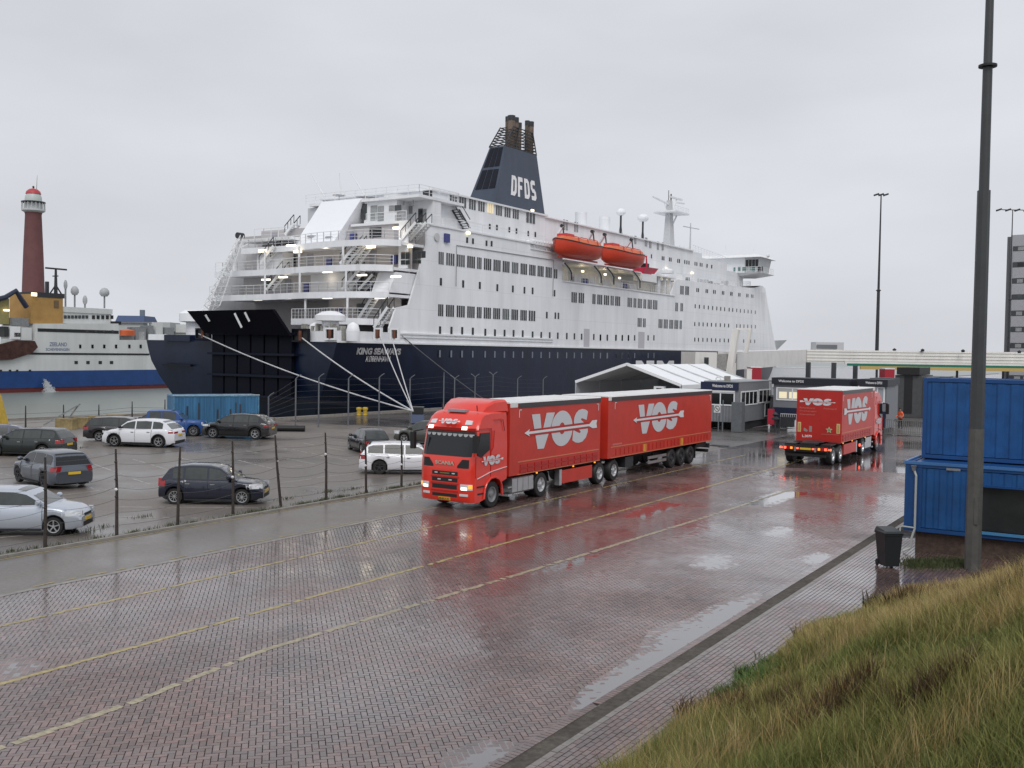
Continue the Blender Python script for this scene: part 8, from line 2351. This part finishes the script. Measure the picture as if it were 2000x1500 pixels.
# ================================================================ LIGHTHOUSE AND FAR SHORE
pL = at(65, 600, 380)
T = thing('lighthouse', 'tall dark red lighthouse with a white lantern gallery behind the trawler', 'lighthouse', (pL.x, pL.y, 0))
zz = lambda py: at(65, py, 380).z
LR = mat('lighthouse_hazed_red', (.16, .062, .062), .7, noise=.15, nscale=.3)  # red paled and greyed, distance haze mixed into the colour
m3 = MB(); m3.lathe([(5.0, 0), (4.1, zz(600)), (3.5, zz(500)), (2.85, zz(420)), (3.1, zz(416))], n=32); m3.build('tower', LR, T, smooth=60)
LW = mat('lighthouse_white', (.52, .54, .54), .5)
m3 = MB(); m3.lathe([(3.1, zz(416)), (4.1, zz(413)), (4.1, zz(410)), (2.9, zz(409)), (2.9, zz(398)), (2.4, zz(396))], n=32); gl = m3.build('gallery', LW, T, smooth=30)
for k in range(18):
    t = 2 * math.pi * k / 18; m3 = MB(); m3.bar((4.0 * math.cos(t), 4.0 * math.sin(t), zz(411)), (3.9 * math.cos(t), 3.9 * math.sin(t), zz(396)), .22, .22); m3.build('gallery_post', LW, gl)
m3 = MB(); m3.lathe([(4.2, zz(397)), (4.2, zz(395)), (2.6, zz(394))], n=32); m3.build('gallery_roof', DARK, gl)
m3 = MB(); m3.lathe([(3.0, zz(395)), (2.9, zz(386)), (2.4, zz(380))], n=24); m3.build('lantern', mat('lantern_grey', (.48, .52, .50), .4), T, smooth=40)
m3 = MB(); m3.lathe([(2.7, zz(380)), (2.4, zz(375)), (1.5, zz(371)), (.3, zz(369))], n=24); m3.build('dome', mat('dome_red', (.42, .05, .06), .5), T, smooth=60)
m3 = MB(); m3.lathe([(.1, zz(369)), (.5, zz(366.5)), (.1, zz(364))], n=10); m3.build('finial', DARK, T)
m3 = MB(); m3.cyl((2.0, 0, zz(371)), (2.4, 0, zz(345)), .12, .05, n=6); m3.build('aerial', STEEL, T)
# low shore behind the trawler
m3 = MB(); v = []
rows_ = []
for px in range(-400, 460, 12):
    p_ = at(px, 680, 330); h_ = 1.5 + 1.0 * math.sin(px * .03) + random.uniform(-.4, .4); q = at(px, 680, 420)
    rows_.append([Vector((p_.x, p_.y, -3)), Vector((p_.x, p_.y, .5)), Vector((p_.x * 1.02, p_.y * 1.02, h_)), Vector((q.x, q.y, h_ + 1))])
m3.grid(rows_); struct(m3.build('far_shore', mat('shore_stone', (.16, .17, .15), .9, noise=.3, nscale=.2), smooth=60))
def shed(label, l, r, t, b, D_, m_, roof_m, depth=12):
    a = at(l, b, D_); c = at(r, b, D_); z1_ = at(l, t, D_).z; d_ = c - a; d_.z = 0
    T_ = thing('harbour_shed', label, 'shed', (a.x, a.y, 0), math.atan2(d_.y, d_.x), 'sheds on the far quay')
    L_ = d_.length; m3 = MB(); m3.box(0, L_, 0, depth, -3, z1_ - (z1_ - a.z) * .45); m3.build('wall', m_, T_)
    m3 = MB(); zr_ = z1_ - (z1_ - a.z) * .45; m3.hexa([(-.5, -.5, zr_), (L_ + .5, -.5, zr_), (L_ + .5, depth, zr_), (-.5, depth, zr_)], [(0, .8, z1_), (L_, .8, z1_), (L_, depth - 2, z1_), (0, depth - 2, z1_)]); m3.build('roof', roof_m, T_)
    return T_
BR = mat('shed_blue', (.045, .075, .17), .6); PWL = mat('shed_pale', (.42, .43, .42), .6, noise=.1)
sh = shed('blue roofed harbour shed right of the trawler bridge, with a chimney', 228, 279, 616, 650, 300, PWL, BR)
q = at(275, 605, 300); m3 = MB(); lx = (q - Vector(sh.location)); c_, s_ = math.cos(-sh.rotation_euler.z), math.sin(-sh.rotation_euler.z); m3.cyl((lx.x * c_ - lx.y * s_, 1.5, 0), (lx.x * c_ - lx.y * s_, 1.5, q.z), .8, n=8); m3.build('chimney', mat('chimney_grey', (.15, .18, .22), .6), sh)
shed('long pale grey flat shed on the far quay, left of the ferry stern', 268, 372, 632, 668, 310, PWL, PWL)
shed('small pale shed with dark doors on the far quay', 302, 330, 629, 668, 305, PWL, mat('shed_grey', (.30, .31, .31), .6))
# ---- weeds along the kerb and quay
def tufts(name, spots, n, h, colr, label):
    v = []; f = []
    for k in range(n):
        x, y = random.choice(spots); a = random.uniform(0, 6.28); d = abs(random.gauss(0, .25)); x += math.cos(a) * d * .7; y += math.sin(a) * d * 1.5
        hh = random.uniform(.4, 1.2) * h; b = random.uniform(0, 6.28); q = len(v); w_ = .012
        v += [(x - w_ * math.cos(b), y - w_ * math.sin(b), 0), (x + w_ * math.cos(b), y + w_ * math.sin(b), 0), (x + random.uniform(-.5, .5) * hh, y + random.uniform(-.5, .5) * hh, hh)]; f.append((q, q + 1, q + 2))
    o_ = mesh_obj(name, v, f, colr); tag(o_, label, 'weeds', kind='stuff')
spots = [(-27.75 + random.uniform(-.25, .2), random.uniform(14, 48)) for _ in range(60)] + [(p.x, p.y) for p in [G(170, 1040), G(200, 1030), G(280, 1010), G(640, 960), G(690, 955), G(560, 975), G(85, 878), G(160, 875), G(700, 870), G(250, 872)]]
spots += [(G(px_, py_).x, G(px_, py_).y) for px_ in range(1775, 1890, 8) for py_ in (1098, 1106)] * 2
tufts('weed_tufts', spots, 7000, .12, mat('weed_green', (.06, .075, .025), .7), 'small green and brown weeds growing along the kerb under the wire fence')
# manhole covers and litter
for k, (px, py) in enumerate(((1405, 870), (1423, 874), (1350, 858))):
    p_ = G(px, py); o_ = small('manhole_cover', ['larger dark iron cover left of centre on the wet ground behind the truck', 'smaller dark iron cover right of the larger one behind the truck', 'dark cover half hidden by the rear trailer'][k], 'manhole cover', lambda m_: m_.box(-.6, .6, -.35, .35, -.002, .012), DARK, (p_.x, p_.y, 0))
pa = G(1232, 1218 - 0); 
for k, (px, py) in enumerate(((1418, 1386), (1322, 1378), (1470, 1222))):
    p_ = G(px, py)
